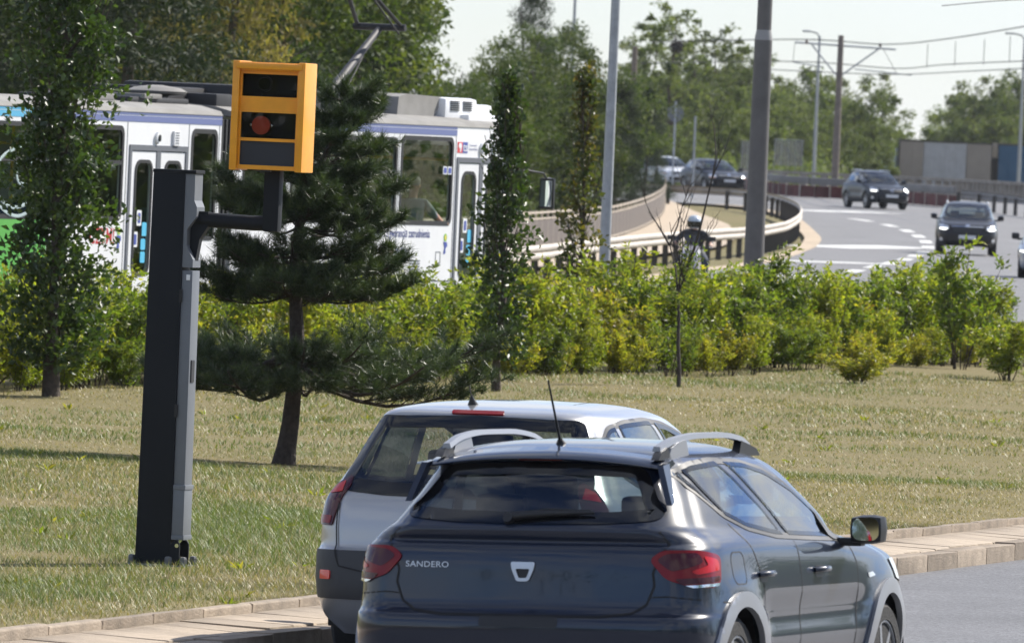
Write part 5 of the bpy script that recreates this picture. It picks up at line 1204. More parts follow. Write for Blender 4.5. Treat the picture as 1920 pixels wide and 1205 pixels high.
# roof gear: air conditioner, resistor cover, boxes, pantograph
q = MB(); q.box(-1.40, -.35, -.82, .6, 3.10, 3.40, b=.08); q.box(-.42, .24, -.78, .55, 3.08, 3.33, b=.06); q.box(-.9, .20, -.93, .7, 3.05, 3.20, b=.03); ac = q.build('air_conditioner', M['tram_white'], tram, smooth=R_(40))
for x in (-1.12, -.70):
    q = MB()
    for k in range(5): q.box(x-.14, x+.14, -.835, -.815, 3.24+k*.026, 3.254+k*.026)
    q.build('vent_grille', M['seal'], ac)
q = MB(); q.prism([(-2.75, 3.10), (-1.6, 3.10), (-1.25, 3.40), (-2.45, 3.42), (-2.7, 3.38)], -.72, .72); q.build('resistor_cover', M['tram_roof'], tram)
q = MB(); q.box(-7.9, -5.2, -.75, .7, 3.12, 3.42, b=.06); q.box(-8.5, -8.0, -.8, .8, 3.12, 3.30, b=.04); q.build('roof_box', M['tram_black'], tram, smooth=R_(40))
q = MB(); q.box(-10.9, -9.2, -.75, .7, 3.14, 3.22, b=.03); q.build('roof_box', M['tram_black'], tram); q = MB(); q.lathe([(.12, 3.22), (.14, 3.27), (.34, 3.29), (.36, 3.32), (.28, 3.36), (.06, 3.39)], 20, mat=Matrix.Translation((-9.35, -.4, -.02))); q.build('roof_vent', M['tram_roof'], tram, smooth=R_(40))
q = MB(); q.box(-9.4, -6.9, -.4, .9, 3.16, 3.36, b=.05); q.build('roof_box', M['tram_black'], tram)
q = MB(); q.box(-10.6, -10.1, -.8, -.35, 3.20, 3.26, b=.02); q.box(-11.9, -11.2, -.7, -.1, 3.16, 3.24, b=.02); q.build('roof_hatch', M['tram_roof'], tram)
q = MB(); q.prism([(-15.6, 3.14), (-14.6, 3.14), (-14.75, 3.34), (-15.6, 3.36)], -.7, .5); q.build('roof_cover', mat('pinkish_roof_cover', (.33, .28, .27), .7), tram)
pan = MB(); pan.box(-4.4, -2.9, -.55, -.47, 3.20, 3.25); pan.box(-4.4, -2.9, .47, .55, 3.20, 3.25); pan.box(-4.3, -4.2, -.55, .55, 3.2, 3.25); pan.box(-3.1, -3.0, -.55, .55, 3.2, 3.25)
pb = pan.build('pantograph_base', M['tram_black'], tram)
for x, y in ((-4.3, -.5), (-3.0, -.5), (-4.3, .5), (-3.0, .5)):
    q = MB(); q.lathe([(.05, 3.06), (.08, 3.09), (.05, 3.12), (.08, 3.15), (.05, 3.18), (.04, 3.2)], 12, mat=Matrix.Translation((x, y, 0))); q.build('insulator', M['tram_roof'], pb)
q = MB(); q.tube([(-3.95, 0, 3.33), (-3.4, .0, 3.62), (-2.85, 0, 3.93), (-2.32, 0, 4.22)], [.062, .055, .05, .045], 10); lowarm = q.build('pantograph_arm', mat('dark_arm_steel', (.05, .05, .055), .6, 0), pb, smooth=R_(50))
q = MB(); q.tube([(-2.32, -.35, 4.24), (-2.32, .35, 4.24)], .045, 8); q.tube([(-2.32, -.30, 4.25), (-3.35, -.10, 4.85), (-3.9, -.02, 5.2)], .028, 7); q.tube([(-2.32, .30, 4.25), (-3.35, .10, 4.85), (-3.9, .02, 5.2)], .028, 7); q.tube([(-2.45, -.32, 4.16), (-3.9, -.1, 5.1)], .012, 6); q.build('upper_arm', M['tram_black'], lowarm, smooth=R_(50))
q = MB(); q.tube([(-2.30, .12, 4.15), (-2.55, .12, 3.85), (-3.1, .12, 3.38), (-3.3, .12, 3.3)], .012, 6); q.build('control_rod', M['tram_black'], lowarm); 
q = MB(); q.box(-4.1, -3.6, -.22, .22, 3.25, 3.42, b=.03); q.tube([(-3.75, -.25, 3.40), (-3.1, -.25, 3.46)], .07, 12); q.tube([(-3.1, -.25, 3.46), (-3.0, -.25, 3.47)], .085, 12); q.build('spring_box', M['tram_black'], pb, smooth=R_(40))
q = MB(); q.box(-4.0, -3.85, -.85, .85, 5.2, 5.24, b=.01); q.build('contact_strip', M['tram_black'], lowarm)
pb.location = (.62, 0, 0)
# lettering and stickers on the side
def tram_text(name, txt, x0, x1, z0, z1, m_, condensed=1.0):
    me = text_mesh(txt, 1.0, 0, 0, 1.0, .006); co = np.array([v.co[:] for v in me.vertices]); mn = co.min(0); mxx = co.max(0); q = MB()
    q.add([(x0+(p[0]-mn[0])/(mxx[0]-mn[0])*(x1-x0), -HW-.003, z0+(p[1]-mn[1])/(mxx[1]-mn[1])*(z1-z0)) for p in co], [tuple(p.vertices) for p in me.polygons]); bpy.data.meshes.remove(me); return q.build(name, m_, tram, fix=False)
tram_text('lettering', 'Bezpłatny kurs z gwarancją zatrudnienia', -4.68, -2.43, 1.615, 1.755, M['txt_blue'])
tram_text('lettering', '00 zł', -4.05, -3.58, 1.43, 1.54, M['txt_red']); tram_text('lettering', 'brutto', -3.53, -3.16, 1.44, 1.55, M['txt_blue'])
tram_text('lettering', 'CZYM!', -12.66, -11.98, 1.50, 1.69, M['txt_red'])
q = MB(); q.box(-14.32, -13.6, -HW-.003, -HW-.001, 1.60, 1.70); q.v = [(x, y, z) for x, y, z in q.v]
tram_text('operator_mark', 'ts', -1.475, -1.335, 2.735, 2.825, M['sticker_white']).location = (0, -.004, 0)
q = MB(); q.box(-1.65, -1.485, -HW-.004, -HW-.001, 2.715, 2.85); q.build('operator_sign', mat('red_sign', (.62, .06, .07), .5), tram); q = MB(); q.box(-1.485, -1.32, -HW-.004, -HW-.001, 2.715, 2.85); q.build('operator_sign', M['sticker_blue'], tram)
q = MB(); q.prism([(-1.62, 2.80), (-1.60, 2.835), (-1.53, 2.835), (-1.515, 2.80), (-1.53, 2.76), (-1.545, 2.725), (-1.575, 2.735), (-1.56, 2.77), (-1.60, 2.775)], -HW-.006, -HW-.004); q.build('crest', M['sticker_white'], tram)
tram_text('operator_lettering', 'Tramwaje', -1.27, -1.02, 2.795, 2.825, M['txt_blue']); tram_text('operator_lettering', 'Szczecińskie', -1.27, -.99, 2.752, 2.785, M['txt_blue'])
def disc(x, z, rx, rz, m_, nm, off=.004): q = MB(); q.prism([(x+rx*math.cos(a), z+rz*math.sin(a)) for a in np.linspace(0, 6.283, 25)[:-1]], -HW-off, -HW-.0005); return q.build(nm, m_, tram)
for x, z in ((-.86, 2.78), (-10.88, 2.75)): disc(x, z, .055, .075, M['tram_white'], 'camera_dome', .03); disc(x+.01, z-.005, .025, .04, M['black'], 'camera_lens', .045)
for x, z in ((-.42, 2.78), (-10.35, 2.75)):
    q = MB(); q.box(x-.08, x+.08, -HW-.03, -HW, z-.09, z+.09, b=.015); lv = q.build('side_lamp_box', M['tram_white'], tram)
    for k in range(5): q = MB(); q.box(x-.05, x+.05, -HW-.034, -HW-.03, z-.06+k*.03, z-.05+k*.03); q.build('louvre', M['door_frame'], lv)
for x in (-1.92, -11.85, -14.62):
    disc(x, 1.655, .05, .05, M['sticker_green'], 'sticker'); disc(x, 1.655, .024, .028, M['sticker_yellow'], 'sticker', .006); q = MB(); q.prism([(x-.06, 1.60), (x+.05, 1.60), (x+.07, 1.55), (x+.01, 1.52), (x+.02, 1.46), (x-.05, 1.45), (x-.02, 1.53)], -HW-.005, -HW-.001); q.build('sticker', M['sticker_blue'], tram)
for dx in (-1.60, -11.60):           # notices on the door glass
    for (a, b, c, d, m_) in ((.27, .40, 1.72, 1.90, 'sticker_white'), (.17, .31, 1.47, 1.65, 'sticker_white'), (.43, .56, 1.60, 1.76, 'sticker_cyan'), (.41, .54, 1.44, 1.57, 'sticker_cyan'), (.41, .54, 1.29, 1.42, 'sticker_cyan')):
        q = MB(); q.plate(rrect(dx+a, c, dx+b, d, .02), [], -HW+.010, -HW+.013); st = q.build('sticker', M[m_], tram)
        if m_ == 'sticker_white': q = MB(); q.plate(rrect(dx+a+.03, c+.03, dx+b-.03, d-.03, .02), [], -HW+.007, -HW+.010); q.build('sticker_print', M['sticker_blue'], st)
for a in (-2.12, -1.97): q = MB(); q.plate(rrect(a, 2.44, a+.13, 2.54, .02), [], -HW-.026, -HW-.024); q.v = [(x, y+.01, z) for x, y, z in q.v]; st = q.build('sticker', M['sticker_white'], tram); q = MB(); q.plate(rrect(a+.02, 2.455, a+.11, 2.525, .015), [], -HW-.019, -HW-.017); q.build('sticker_print', M['sticker_blue'], st)
for k in range(6): q = MB(); q.box(-3.05, -2.72, -HW-.006, -HW, 1.18+k*.035, 1.195+k*.035); q.build('vent_slot', M['door_frame'], tram)
q = MB(); q.plate(rrect(-2.22, 1.33, -2.06, 1.48, .01), [rrect(-2.21, 1.34, -2.07, 1.47, .01)], -HW-.004, -HW); q.build('access_flap', M['door_frame'], tram)
# pale swirl printed over the rear window film
sw_ = [(-14.55, 2.62), (-15.2, 2.45), (-15.3, 2.1), (-14.9, 1.9), (-14.35, 1.98), (-14.2, 2.2), (-14.4, 2.42), (-14.75, 2.40), (-14.72, 2.2), (-14.5, 2.15)]
q = MB(); q.tube([(x, -HW-.008, z) for x, z in [tuple(p) for p in catmull(sw_, 6)]], .022, 5); q.v = [(x, -HW-.012+(y+HW+.008)*.1, z) for x, y, z in q.v]; q.build('swirl_print', M['swirl'], tram)
q = MB(); q.tube([(x, -HW-.008, z) for x, z in [tuple(p) for p in catmull([(-15.5, 2.35), (-15.25, 1.95), (-14.7, 1.80), (-14.1, 1.95)], 6)]], .02, 5); q.v = [(x, -HW-.012+(y+HW+.008)*.1, z) for x, y, z in q.v]; q.build('swirl_print', M['swirl'], tram)
for x in (-1.70, -3.52, -5.23, -6.95, -8.45, -9.06, -9.95, -11.72, -13.65, -15.55):      # joints of the side sheets
    q = MB(); q.box(x-.006, x+.006, -HW-.0035, -HW-.0005, Z0+.02, 2.92); q.build('sheet_joint', M['door_frame'], tram)
q = MB(); q.box(-8.6, -1.68, -HW-.0038, -HW-.0008, 1.11, 1.125); q.build('sheet_joint', M['door_frame'], tram)
# bogie skirts and wheels
for x in (-2.2, -6.9, -11.0, -16.0):
    for s_ in (-.8, .8): q = MB(); q.lathe([(.30, -.05), (.33, -.05), (.33, .05), (.30, .05)], 20, mat=Matrix.Translation((x+s_, -.75, .33)) @ Matrix.Rotation(math.pi/2, 4, 'X')); q.build('wheel', M['railsteel'], tram)
# ------------------------------------------------------------------ people
M['skin'] = mat('skin', (.46, .27, .19), .55, var=.08, scale=20); M['grey_shirt'] = mat('grey_shirt', (.30, .33, .36), .85, var=.12, scale=12); M['grey_hair'] = mat('grey_hair', (.22, .21, .20), .8, var=.3, scale=60)
M['jacket'] = mat('dark_jacket', (.025, .028, .035), .7, var=.2, scale=10); M['helmet'] = mat('white_blue_helmet', (.55, .62, .68), .25, coat=1.0); M['visor'] = mat('dark_visor', (.01, .01, .012), .1, coat=1.0); M['jeans'] = mat('dark_jeans', (.03, .04, .07), .85)
def skin_body(name, joints, bones, mats, zones, parent, sub=2):
    """one continuous figure grown over a skeleton; zones: list of (test, material index)"""
    nm = list(joints); me = bpy.data.meshes.new(name); me.from_pydata([joints[k][0] for k in nm], [(nm.index(a), nm.index(b)) for a, b in bones], [])
    o = bpy.data.objects.new(name, me); COL.objects.link(o); md = o.modifiers.new('skin', 'SKIN'); md.use_smooth_shade = True; sb = o.modifiers.new('sub', 'SUBSURF'); sb.levels = sub; sb.render_levels = sub
    if not me.skin_vertices: me.skin_vertices.new() if hasattr(me.skin_vertices, 'new') else None
    for i, k in enumerate(nm):
        r = joints[k][1]; me.skin_vertices[0].data[i].radius = r if isinstance(r, tuple) else (r, r)
    me.skin_vertices[0].data[0].use_root = True
    bpy.context.view_layer.update(); m2 = bpy.data.meshes.new_from_object(o.evaluated_get(bpy.context.evaluated_depsgraph_get())); bpy.data.objects.remove(o)
    m2.materials.clear()
    for m_ in mats: m2.materials.append(m_)
    for p in m2.polygons:
        p.use_smooth = True; p.material_index = 0
        for t, i in zones:
            if t(p.center): p.material_index = i
    return link(name, m2, parent)
def hand(parent, wrist, fwd, down, sgn, m_):
    """palm with five bent fingers"""
    w = Vector(wrist); f = Vector(fwd).normalized(); d = Vector(down); d = (d-f*d.dot(f)).normalized(); s = f.cross(d)*sgn
    q = MB(); q.tube([w, w+f*.04, w+f*.085], [.024, .036, .034], 8)
    for k, (o, l_) in enumerate(((-.030, .065), (-.010, .075), (.011, .07), (.030, .055))):
        b = w+f*.08+s*o; q.tube([b, b+f*l_*.5+d*.006, b+f*l_*.8+d*l_*.35, b+f*l_*.75+d*l_*.75], [.0095, .009, .008, .006], 6)
    b = w+f*.025-s*.034; q.tube([b, b-s*.025+f*.025, b-s*.025+f*.055+d*.02], [.011, .010, .007], 6); return q.build('hand', m_, parent, smooth=R_(60))
# passenger by the front window of the tram, seated and leaning on the sill
def seated(loc, yaw):
    root = empty('person', loc, yaw, 'seated person in a grey short sleeved shirt behind the front tram window', 'person')
    J = {'pelvis': ((0, 0, .10), (.15, .12)), 'waist': ((.0, 0, .28), (.14, .11)), 'chest': ((.03, 0, .48), (.17, .12)), 'neckb': ((.04, 0, .60), .075), 'neck': ((.05, 0, .66), .05), 'jaw': ((.085, 0, .72), (.062, .066)), 'head': ((.065, 0, .80), (.078, .092)), 'crown': ((.055, 0, .875), (.06, .07)),
         'shr': ((.04, -.17, .57), .07), 'elr': ((.20, -.26, .40), .047), 'wrr': ((.44, -.25, .34), .031), 'shl': ((.04, .17, .57), .07), 'ell': ((.14, .24, .32), .047), 'wrl': ((.36, .14, .26), .031),
         'hir': ((.05, -.10, .06), .095), 'knr': ((.45, -.11, .09), .065), 'anr': ((.47, -.11, -.32), .045), 'hil': ((.05, .10, .06), .095), 'knl': ((.45, .11, .09), .065), 'anl': ((.47, .11, -.32), .045)}
    B = [('pelvis', 'waist'), ('waist', 'chest'), ('chest', 'neckb'), ('neckb', 'neck'), ('neck', 'jaw'), ('jaw', 'head'), ('head', 'crown'), ('chest', 'shr'), ('shr', 'elr'), ('elr', 'wrr'), ('chest', 'shl'), ('shl', 'ell'), ('ell', 'wrl'), ('pelvis', 'hir'), ('hir', 'knr'), ('knr', 'anr'), ('pelvis', 'hil'), ('hil', 'knl'), ('knl', 'anl')]
    b = skin_body('body', J, B, [M['grey_shirt'], M['skin'], M['jeans']], [(lambda c: c.z > .635, 1), (lambda c: c.x > .17 and c.z > .2 and abs(c.y) > .1, 1), (lambda c: c.z < .14, 2)], root)
    q = MB(); q.lathe([(.085, .79), (.092, .83), (.088, .87), (.062, .905), (.02, .918)], 16, mat=Matrix.Translation((.045, 0, -.002))); q.build('hair', M['grey_hair'], b, smooth=R_(60))
    q = MB(); q.tube([(.14, 0, .80), (.158, 0, .775), (.148, 0, .765)], [.008, .014, .008], 8); q.build('nose', M['skin'], b, smooth=R_(60))
    for s in (-1, 1):
        q = MB(); q.lathe([(.004, -.01), (.022, -.006), (.024, .004), (.008, .008)], 10, mat=Matrix.Translation((.05, s*.082, .785)) @ Matrix.Rotation(math.pi/2, 4, 'X')); q.build('ear', M['skin'], b, smooth=R_(60)); q = MB(); q.lathe([(.002, -.008), (.011, 0), (.002, .008)], 8, mat=Matrix.Translation((.138, s*.03, .805))); q.build('eye', M['black'], b)
    q = MB(); q.box(.128, .142, -.024, .024, .728, .735, b=.003); q.build('mouth', M['red_dark'], b)
    hand(b, (.43, -.25, .34), (1, .1, -.15), (0, 0, -1), 1, M['skin']); hand(b, (.35, .15, .26), (1, -.2, -.1), (0, 0, -1), -1, M['skin'])
pp = tp(-2.35, .80); seated((pp[0], pp[1], 1.50), math.pi/2-TA)
# ------------------------------------------------------------------ speed camera
M['post'] = mat('shaded_grey_blue_steel', (.012, .0145, .018), .60, .0, var=.08, scale=3, spec=.2); M['post_side'] = M['post']  # base colour darkened to hold the shade on the column's front
M['post_panel'] = mat('lighter_grey_panel', (.15, .165, .185), .5, .1, var=.08, scale=4)
M['yellow'] = mat('signal_yellow_paint', (.84, .35, .012), .42, var=.12, scale=5, coat=.15, bump=.05, bscale=30); M['box_black'] = mat('camera_inside', (.008, .008, .009), .6); M['dark_panel'] = mat('dark_blue_panel', (.018, .021, .028), .45)
M['cam_glass'] = glassmat('camera_window', (.75, .75, .75), 1.25, .0); M['flash_red'] = mat('red_filter', (.75, .075, .02), .35, bump=.15, bscale=200, coat=.6)
M['bolt'] = mat('grey_cap', (.13, .135, .14), .6)
def speed_camera(loc, rz):
    root = empty('speed_camera', loc, rz, 'yellow speed camera box on an arm beside a dark grey tapered column', 'speed camera')
    # local: x to the right across the front, y away; column tapers slightly
    h = 2.49
    def taper(q, zt=h): q.v = [(x*(1-.10*z/h), y, z) for x, y, z in q.v]; return q
    q = MB(); q.box(-.155, .075, -.10, .10, .0, h-.02, b=.008); col = taper(q).build('column', M['post'], root, smooth=R_(30))
    q = MB(); q.box(-.158, .155, -.105, .105, h-.022, h, b=.004); q.v = [(x*.90, y, z) for x, y, z in q.v]; q.build('column_cap', M['post'], col)
    # door side: lighter panel in the recess
    q = MB(); q.box(.0752, .150, -.085, .085, .50, 1.86, b=.006); taper(q).build('door_panel', M['post_panel'], col, smooth=R_(30))
    q = MB(); q.box(.0752, .153, -.092, .092, .20, .50, b=.006); q.box(.0752, .158, -.096, .096, .485, .515, b=.004); q.box(.0752, .158, -.096, .096, .17, .20, b=.004); taper(q).build('lower_panel', M['post_panel'], col, smooth=R_(30))
    q = MB(); q.prism([(.0752, 1.88), (.15, 1.88), (.15, 1.93), (.10, 2.02), (.10, 2.12), (.165, 2.20), (.165, 2.26), (.145, 2.30), (.145, h-.025), (.0752, h-.025)], -.09, .09); taper(q).build('upper_panel', M['post_panel'], col)
    for z in (.98, 1.70):
        q = MB(); q.box(.066, .086, -.102, -.088, z-.04, z+.04, b=.003); taper(q).build('hinge', M['black'], col)
    q = MB(); q.box(.138, .158, -.05, .02, 1.16, 1.30, b=.006); taper(q).build('lock', M['black'], col)
    q = MB(); q.box(.10, .124, -.09, -.080, 1.80, 1.835, b=.002); q.build('label_tag', M['sticker_white'], col)
    # foot: base plate, hinge bracket and capped bolts
    q = MB(); q.box(-.20, .185, -.16, .16, -.03, .012); bp = q.build('base_plate', M['post_panel'], root)
    q = MB(); q.prism([(.08, .0), (.14, .0), (.14, .14), (.125, .165), (.10, .165), (.08, .14)], -.12, -.105); br = q.build('hinge_bracket', M['post'], root); q = MB(); q.prism([(.08, .0), (.14, .0), (.14, .14), (.125, .165), (.10, .165), (.08, .14)], .09, .105); br = q.build('hinge_bracket', M['post'], root)
    q = MB(); q.lathe([(.013, -.13), (.013, -.122)], 12, mat=Matrix.Translation((.122, 0, .135)) @ Matrix.Rotation(math.pi/2, 4, 'X') @ Matrix.Translation((0, 0, .245))); q.build('hinge_pin', M['chrome'], br)
    for x, y in ((-.185, -.06), (.075, -.14), (.165, -.11), (.165, .12), (-.18, .14)):
        q = MB(); q.lathe([(.024, .0), (.024, .05), (.020, .062), (.008, .066)], 6, mat=Matrix.Translation((x, y, .0))); q.build('bolt_cap', M['bolt'], bp)
    # bracket, arm and upright
    q = MB(); q.prism([(.10, 1.90), (.135, 1.90), (.16, 2.06), (.21, 2.14), (.21, 2.235), (.10, 2.235)], -.035, .035); q.build('arm_bracket', M['post'], root)
    q = MB(); q.tube([(.12, 0, 2.185), (.50, 0, 2.175), (.60, 0, 2.178)], .047, 16); arm = q.build('arm', M['post'], root, smooth=R_(40))
    q = MB(); q.box(.565, .67, -.05, .05, 2.125, 2.52, b=.02); q.build('arm_upright', M['post'], arm, smooth=R_(40))
    # housing: turned a little further
    hz = 2.505; hd = empty('tmp'); m4 = Matrix.Translation((.595, 0, hz)) @ Matrix.Rotation(R_(4), 4, 'Z')
    bpy.data.objects.remove(hd)
    def B(nm, m_, parts, par, smooth=None):
        q = MB()
        for p in parts:
            if p[0] == 'box': q.box(*p[1:7], b=p[7] if len(p) > 7 else 0, mat=m4)
            elif p[0] == 'plate': n0 = len(q.v); q.plate(p[1], p[2], p[3], p[4]); q.v[n0:] = [tuple(m4 @ Vector(v)) for v in q.v[n0:]]
        return q.build(nm, m_, par, smooth=smooth)
    W2 = .232; HH = .685; D = .19
    hs = B('camera_housing', M['yellow'], [('box', -W2, -W2+.045, -D, D, 0, HH, .008), ('box', W2-.045, W2, -D, D, 0, HH, .008), ('box', -W2+.045, W2-.045, -D+.02, D, HH-.06, HH-.006, .006), ('box', -W2+.045, W2-.045, D-.03, D-.005, .02, HH-.06), ('box', -W2+.045, W2-.045, -D+.03, D, .008, .035)], root, R_(30))
    wins = [rrect(-.175, .465, .175, .605, .006), rrect(-.175, .205, .175, .365, .006), rrect(-.175, .035, .175, .185, .006)]
    fp = B('front_plate', M['yellow'], [('plate', [(-W2+.046, .01), (W2-.046, .01), (W2-.046, HH-.04), (-W2+.046, HH-.04)], wins, -D+.045, -D+.060)], hs)
    B('top_lip', M['yellow'], [('box', -W2+.02, W2-.02, -D-.01, -D+.05, HH-.05, HH-.012, .008)], hs, R_(30))
    B('inner_box', M['box_black'], [('box', -W2+.046, W2-.046, -D+.13, -D+.14, .03, HH-.06), ('box', -W2+.046, W2-.046, -D+.061, -D+.13, .395, .405)], hs)
    B('lower_panel', M['dark_panel'], [('box', -.178, .178, -D+.062, -D+.070, .032, .188)], hs)
    for k, z in enumerate((.535, .285)): B('window_pane', M['cam_glass'], [('box', -.18, .18, -D+.064, -D+.068, z-.085, z+.085)], hs)
    q = MB(); a = [(.058*math.cos(t), .285+.058*math.sin(t)) for t in np.linspace(0, 6.283, 33)[:-1]]; n0 = 0; q.prism([(x-.055, z) for x, z in a], -D+.085, -D+.12); q.v = [tuple(m4 @ Vector(v)) for v in q.v]; q.build('flash_filter', M['flash_red'], hs)
    for x in (-.120, .012): q = MB(); q.lathe([(.008, 0), (.008, .01), (.004, .012)], 10, mat=m4 @ Matrix.Translation((x, -D+.10, .285)) @ Matrix.Rotation(math.pi/2, 4, 'X')); q.build('filter_screw', M['chrome'], hs)
    q = MB(); q.lathe([(.05, 0), (.05, .05), (.042, .05), (.038, .02)], 20, mat=m4 @ Matrix.Translation((-.045, -D+.13, .545)) @ Matrix.Rotation(math.pi/2, 4, 'X')); q.build('lens', M['black'], hs, smooth=R_(40))
    q = MB(); q.lathe([(.036, 0), (.036, .004)], 20, mat=m4 @ Matrix.Translation((-.045, -D+.10, .545)) @ Matrix.Rotation(math.pi/2, 4, 'X')); q.build('lens_glass', M['frit'], hs)
    B('flash_unit', M['black'], [('box', .03, .15, -D+.095, -D+.13, .475, .50, .004), ('box', -.10, -.06, -D+.1, -D+.13, .465, .485, .003), ('box', .145, .16, -D+.09, -D+.13, .49, .56, .003)], hs)
    B('bottom_latch', M['black'], [('box', -.03, .03, -D+.03, -D+.06, -.004, .012, .003)], hs)
speed_camera((-2.13, 67.05, .14), R_(-14))
# ------------------------------------------------------------------ poles
M['pole_brown'] = mat('weathered_brown_grey_pole', (.125, .12, .118), .6, .1, var=.25, scale=1.8); M['wood'] = mat('weathered_pole', (.17, .14, .115), .8, var=.3, scale=3)
def lamp_post(u, Y, h, r, label, arm=None, name='lamp_post', m_=None, zb=None, door=False):
    z = (T(Y)-.1) if zb is None else zb; root = empty(name, (px_x(u, Y), Y, z), 0, label, name.replace('_', ' ')); q = MB(); q.tube([(0, 0, 0), (0, 0, h*.3), (0, 0, h)], [r, r*.88, r*.55], 16); p = q.build('pole', m_ or M['galv'], root, smooth=R_(40))
    if door: q = MB(); q.box(-.04, .04, -r-.004, -r+.02, .6, .9, b=.005); q.build('service_door', M['galv'], p)
    q = MB(); q.lathe([(r*1.9, .0), (r*1.9, .03), (r*1.1, .05), (r*1.05, .2)], 16); q.build('base_flange', m_ or M['galv'], p)
    if arm:
        q = MB(); q.tube([(0, 0, h-.1), (arm*.25, 0, h+.12), (arm, 0, h+.2)], [r*.5, r*.42, r*.4], 8); q.build('arm', m_ or M['galv'], p); q = MB(); q.box(min(arm, arm*1.9), max(arm, arm*1.9), -.12, .12, h+.15, h+.25, b=.04); q.build('lamp_head', M['galv'], p, smooth=R_(40))
    return root
lamp_post(1128, 150, 9.0, .083, 'smooth light grey steel lamp post rising from the dense hedge', door=True, arm=1.2)
# thick catenary pole with a stepped joint
root = empty('catenary_pole', (px_x(1408, 157)+.0, 157, -.05), 0, 'thick brown grey stepped catenary pole behind the loose hedge', 'pole')
q = MB(); q.lathe([(.150, 0), (.147, 1.3), (.143, 2.4), (.131, 4.55), (.130, 4.58)], 24); p = q.build('lower_tube', M['pole_brown'], root, smooth=R_(40))
q = MB(); q.lathe([(.131, 4.58), (.128, 4.63), (.112, 4.71), (.110, 4.73)], 24); q.build('reducer', mat('pale_joint', (.30, .30, .30), .6), root, smooth=R_(40)); q = MB(); q.lathe([(.110, 4.73), (.102, 7.0), (.098, 8.6)], 24); q.build('upper_tube', M['pole_brown'], root, smooth=R_(40))
q = MB(); q.lathe([(.2, -.05), (.2, .06), (.155, .1)], 20); q.build('base_collar', M['pole_brown'], root)
# far catenary mast with two brackets
def mast(u, Y, h, label, arms=True):
    root = empty('catenary_mast', (px_x(u, Y), Y, T(Y)-.2), 0, label, 'mast'); q = MB(); q.tube([(0, 0, 0), (0, 0, h)], [.19, .13], 12); q.build('pole', M['wood'], root, smooth=R_(40))
    if arms:
        a = MB(); a.tube([(-2.15, 0, h-.42), (2.6, .4, h-.55)], .045, 8); a.build('cross_arm', M['galv'], root)
        for pts in ([(-1.35, 0, h-.5), (-.12, 0, h-1.9)], [(1.8, .2, h-.55), (.12, 0, h-1.85)]): a = MB(); a.tube(pts, .04, 7); a.build('brace', M['galv'], root)
        for x0, x1, z0, z1 in ((-2.2, -.75, h-1.35, h-1.52), (.7, 3.4, h-1.55, h-1.72)): a = MB(); a.tube([(x0, 0, z0), (x1, .2, z1)], .03, 6); a.build('registration_arm', M['galv'], root)
        for pts in ([(-2.15, 0, h-.42), (-2.2, 0, h-1.35)], [(2.0, .2, h-.55), (2.7, .2, h-1.68)]): a = MB(); a.tube(pts, .012, 5); a.build('stay_wire', M['black'], root)
        for x in (-1.6, 1.85): a = MB(); a.lathe([(.05, 0), (.08, .04), (.05, .08), (.08, .12), (.04, .2)], 10, mat=Matrix.Translation((x, 0, h-.48))); a.build('insulator', M['wood'], root)
    return root
mast(1553, 500, 7.6, 'tall weathered catenary mast with two brackets beyond the red barrier')
mast(1168, 520, 7.0, 'bare catenary mast half hidden behind the light grey lamp post', False)
lamp_post(1513, 520, 7.8, .10, 'thin grey street lamp beside the weathered catenary mast', -.45)
lamp_post(1897, 560, 9.2, .11, 'thin grey street lamp above the blue trailer', -.55)
lamp_post(1052, 420, 8.6, .10, 'thin street lamp rising above the bushy trees behind the fence', -.5)
def wire(pts, label, r=.018, name='overhead_wire', grp=None):
    q = MB(); q.tube([tuple(p) for p in catmull(pts, 8)], r, 5); tag(q.build(name, M['black']), label, 'wire', grp)
zc = T(500)+7.1
wire([(px_x(1900, 420), 420, zc+.1), (px_x(1750, 460), 460, zc-.1), (px_x(1640, 495), 498, zc-.05), (px_x(1480, 502), 502, zc+.05), (px_x(1200, 520), 520, zc-.2)], 'upper messenger wire strung across the weathered catenary mast', .028)
wire([(px_x(2000, 420), 420, zc-1.1), (px_x(1760, 460), 460, zc-1.18), (px_x(1660, 495), 498, zc-1.15), (px_x(1475, 502), 502, zc-1.0), (px_x(1180, 520), 520, zc-1.25)], 'lower contact wire strung below the messenger wire', .024)
wire([(px_x(2100, 380), 380, zc-1.55), (px_x(1800, 440), 440, zc-1.6), (px_x(1640, 495), 498, zc-1.45), (px_x(1400, 505), 505, zc-1.4)], 'slack second contact wire below the bracket of the weathered mast', .022)
for k, u in enumerate((1716, 1768, 1822, 1870)): Y = 485-k*14; wire([(px_x(u, Y), Y, zc-.08), (px_x(u, Y), Y, zc-.6), (px_x(u, Y), Y, zc-1.16)], 'short dropper between the messenger and contact wires', .015, 'dropper_wire', 'wire droppers')
wire([(px_x(1740, 150), 150, 5.05), (px_x(1920, 160), 160, 5.36), (px_x(2300, 180), 180, 5.9)], 'single dark wire crossing the open sky above the blue trailer', .008)
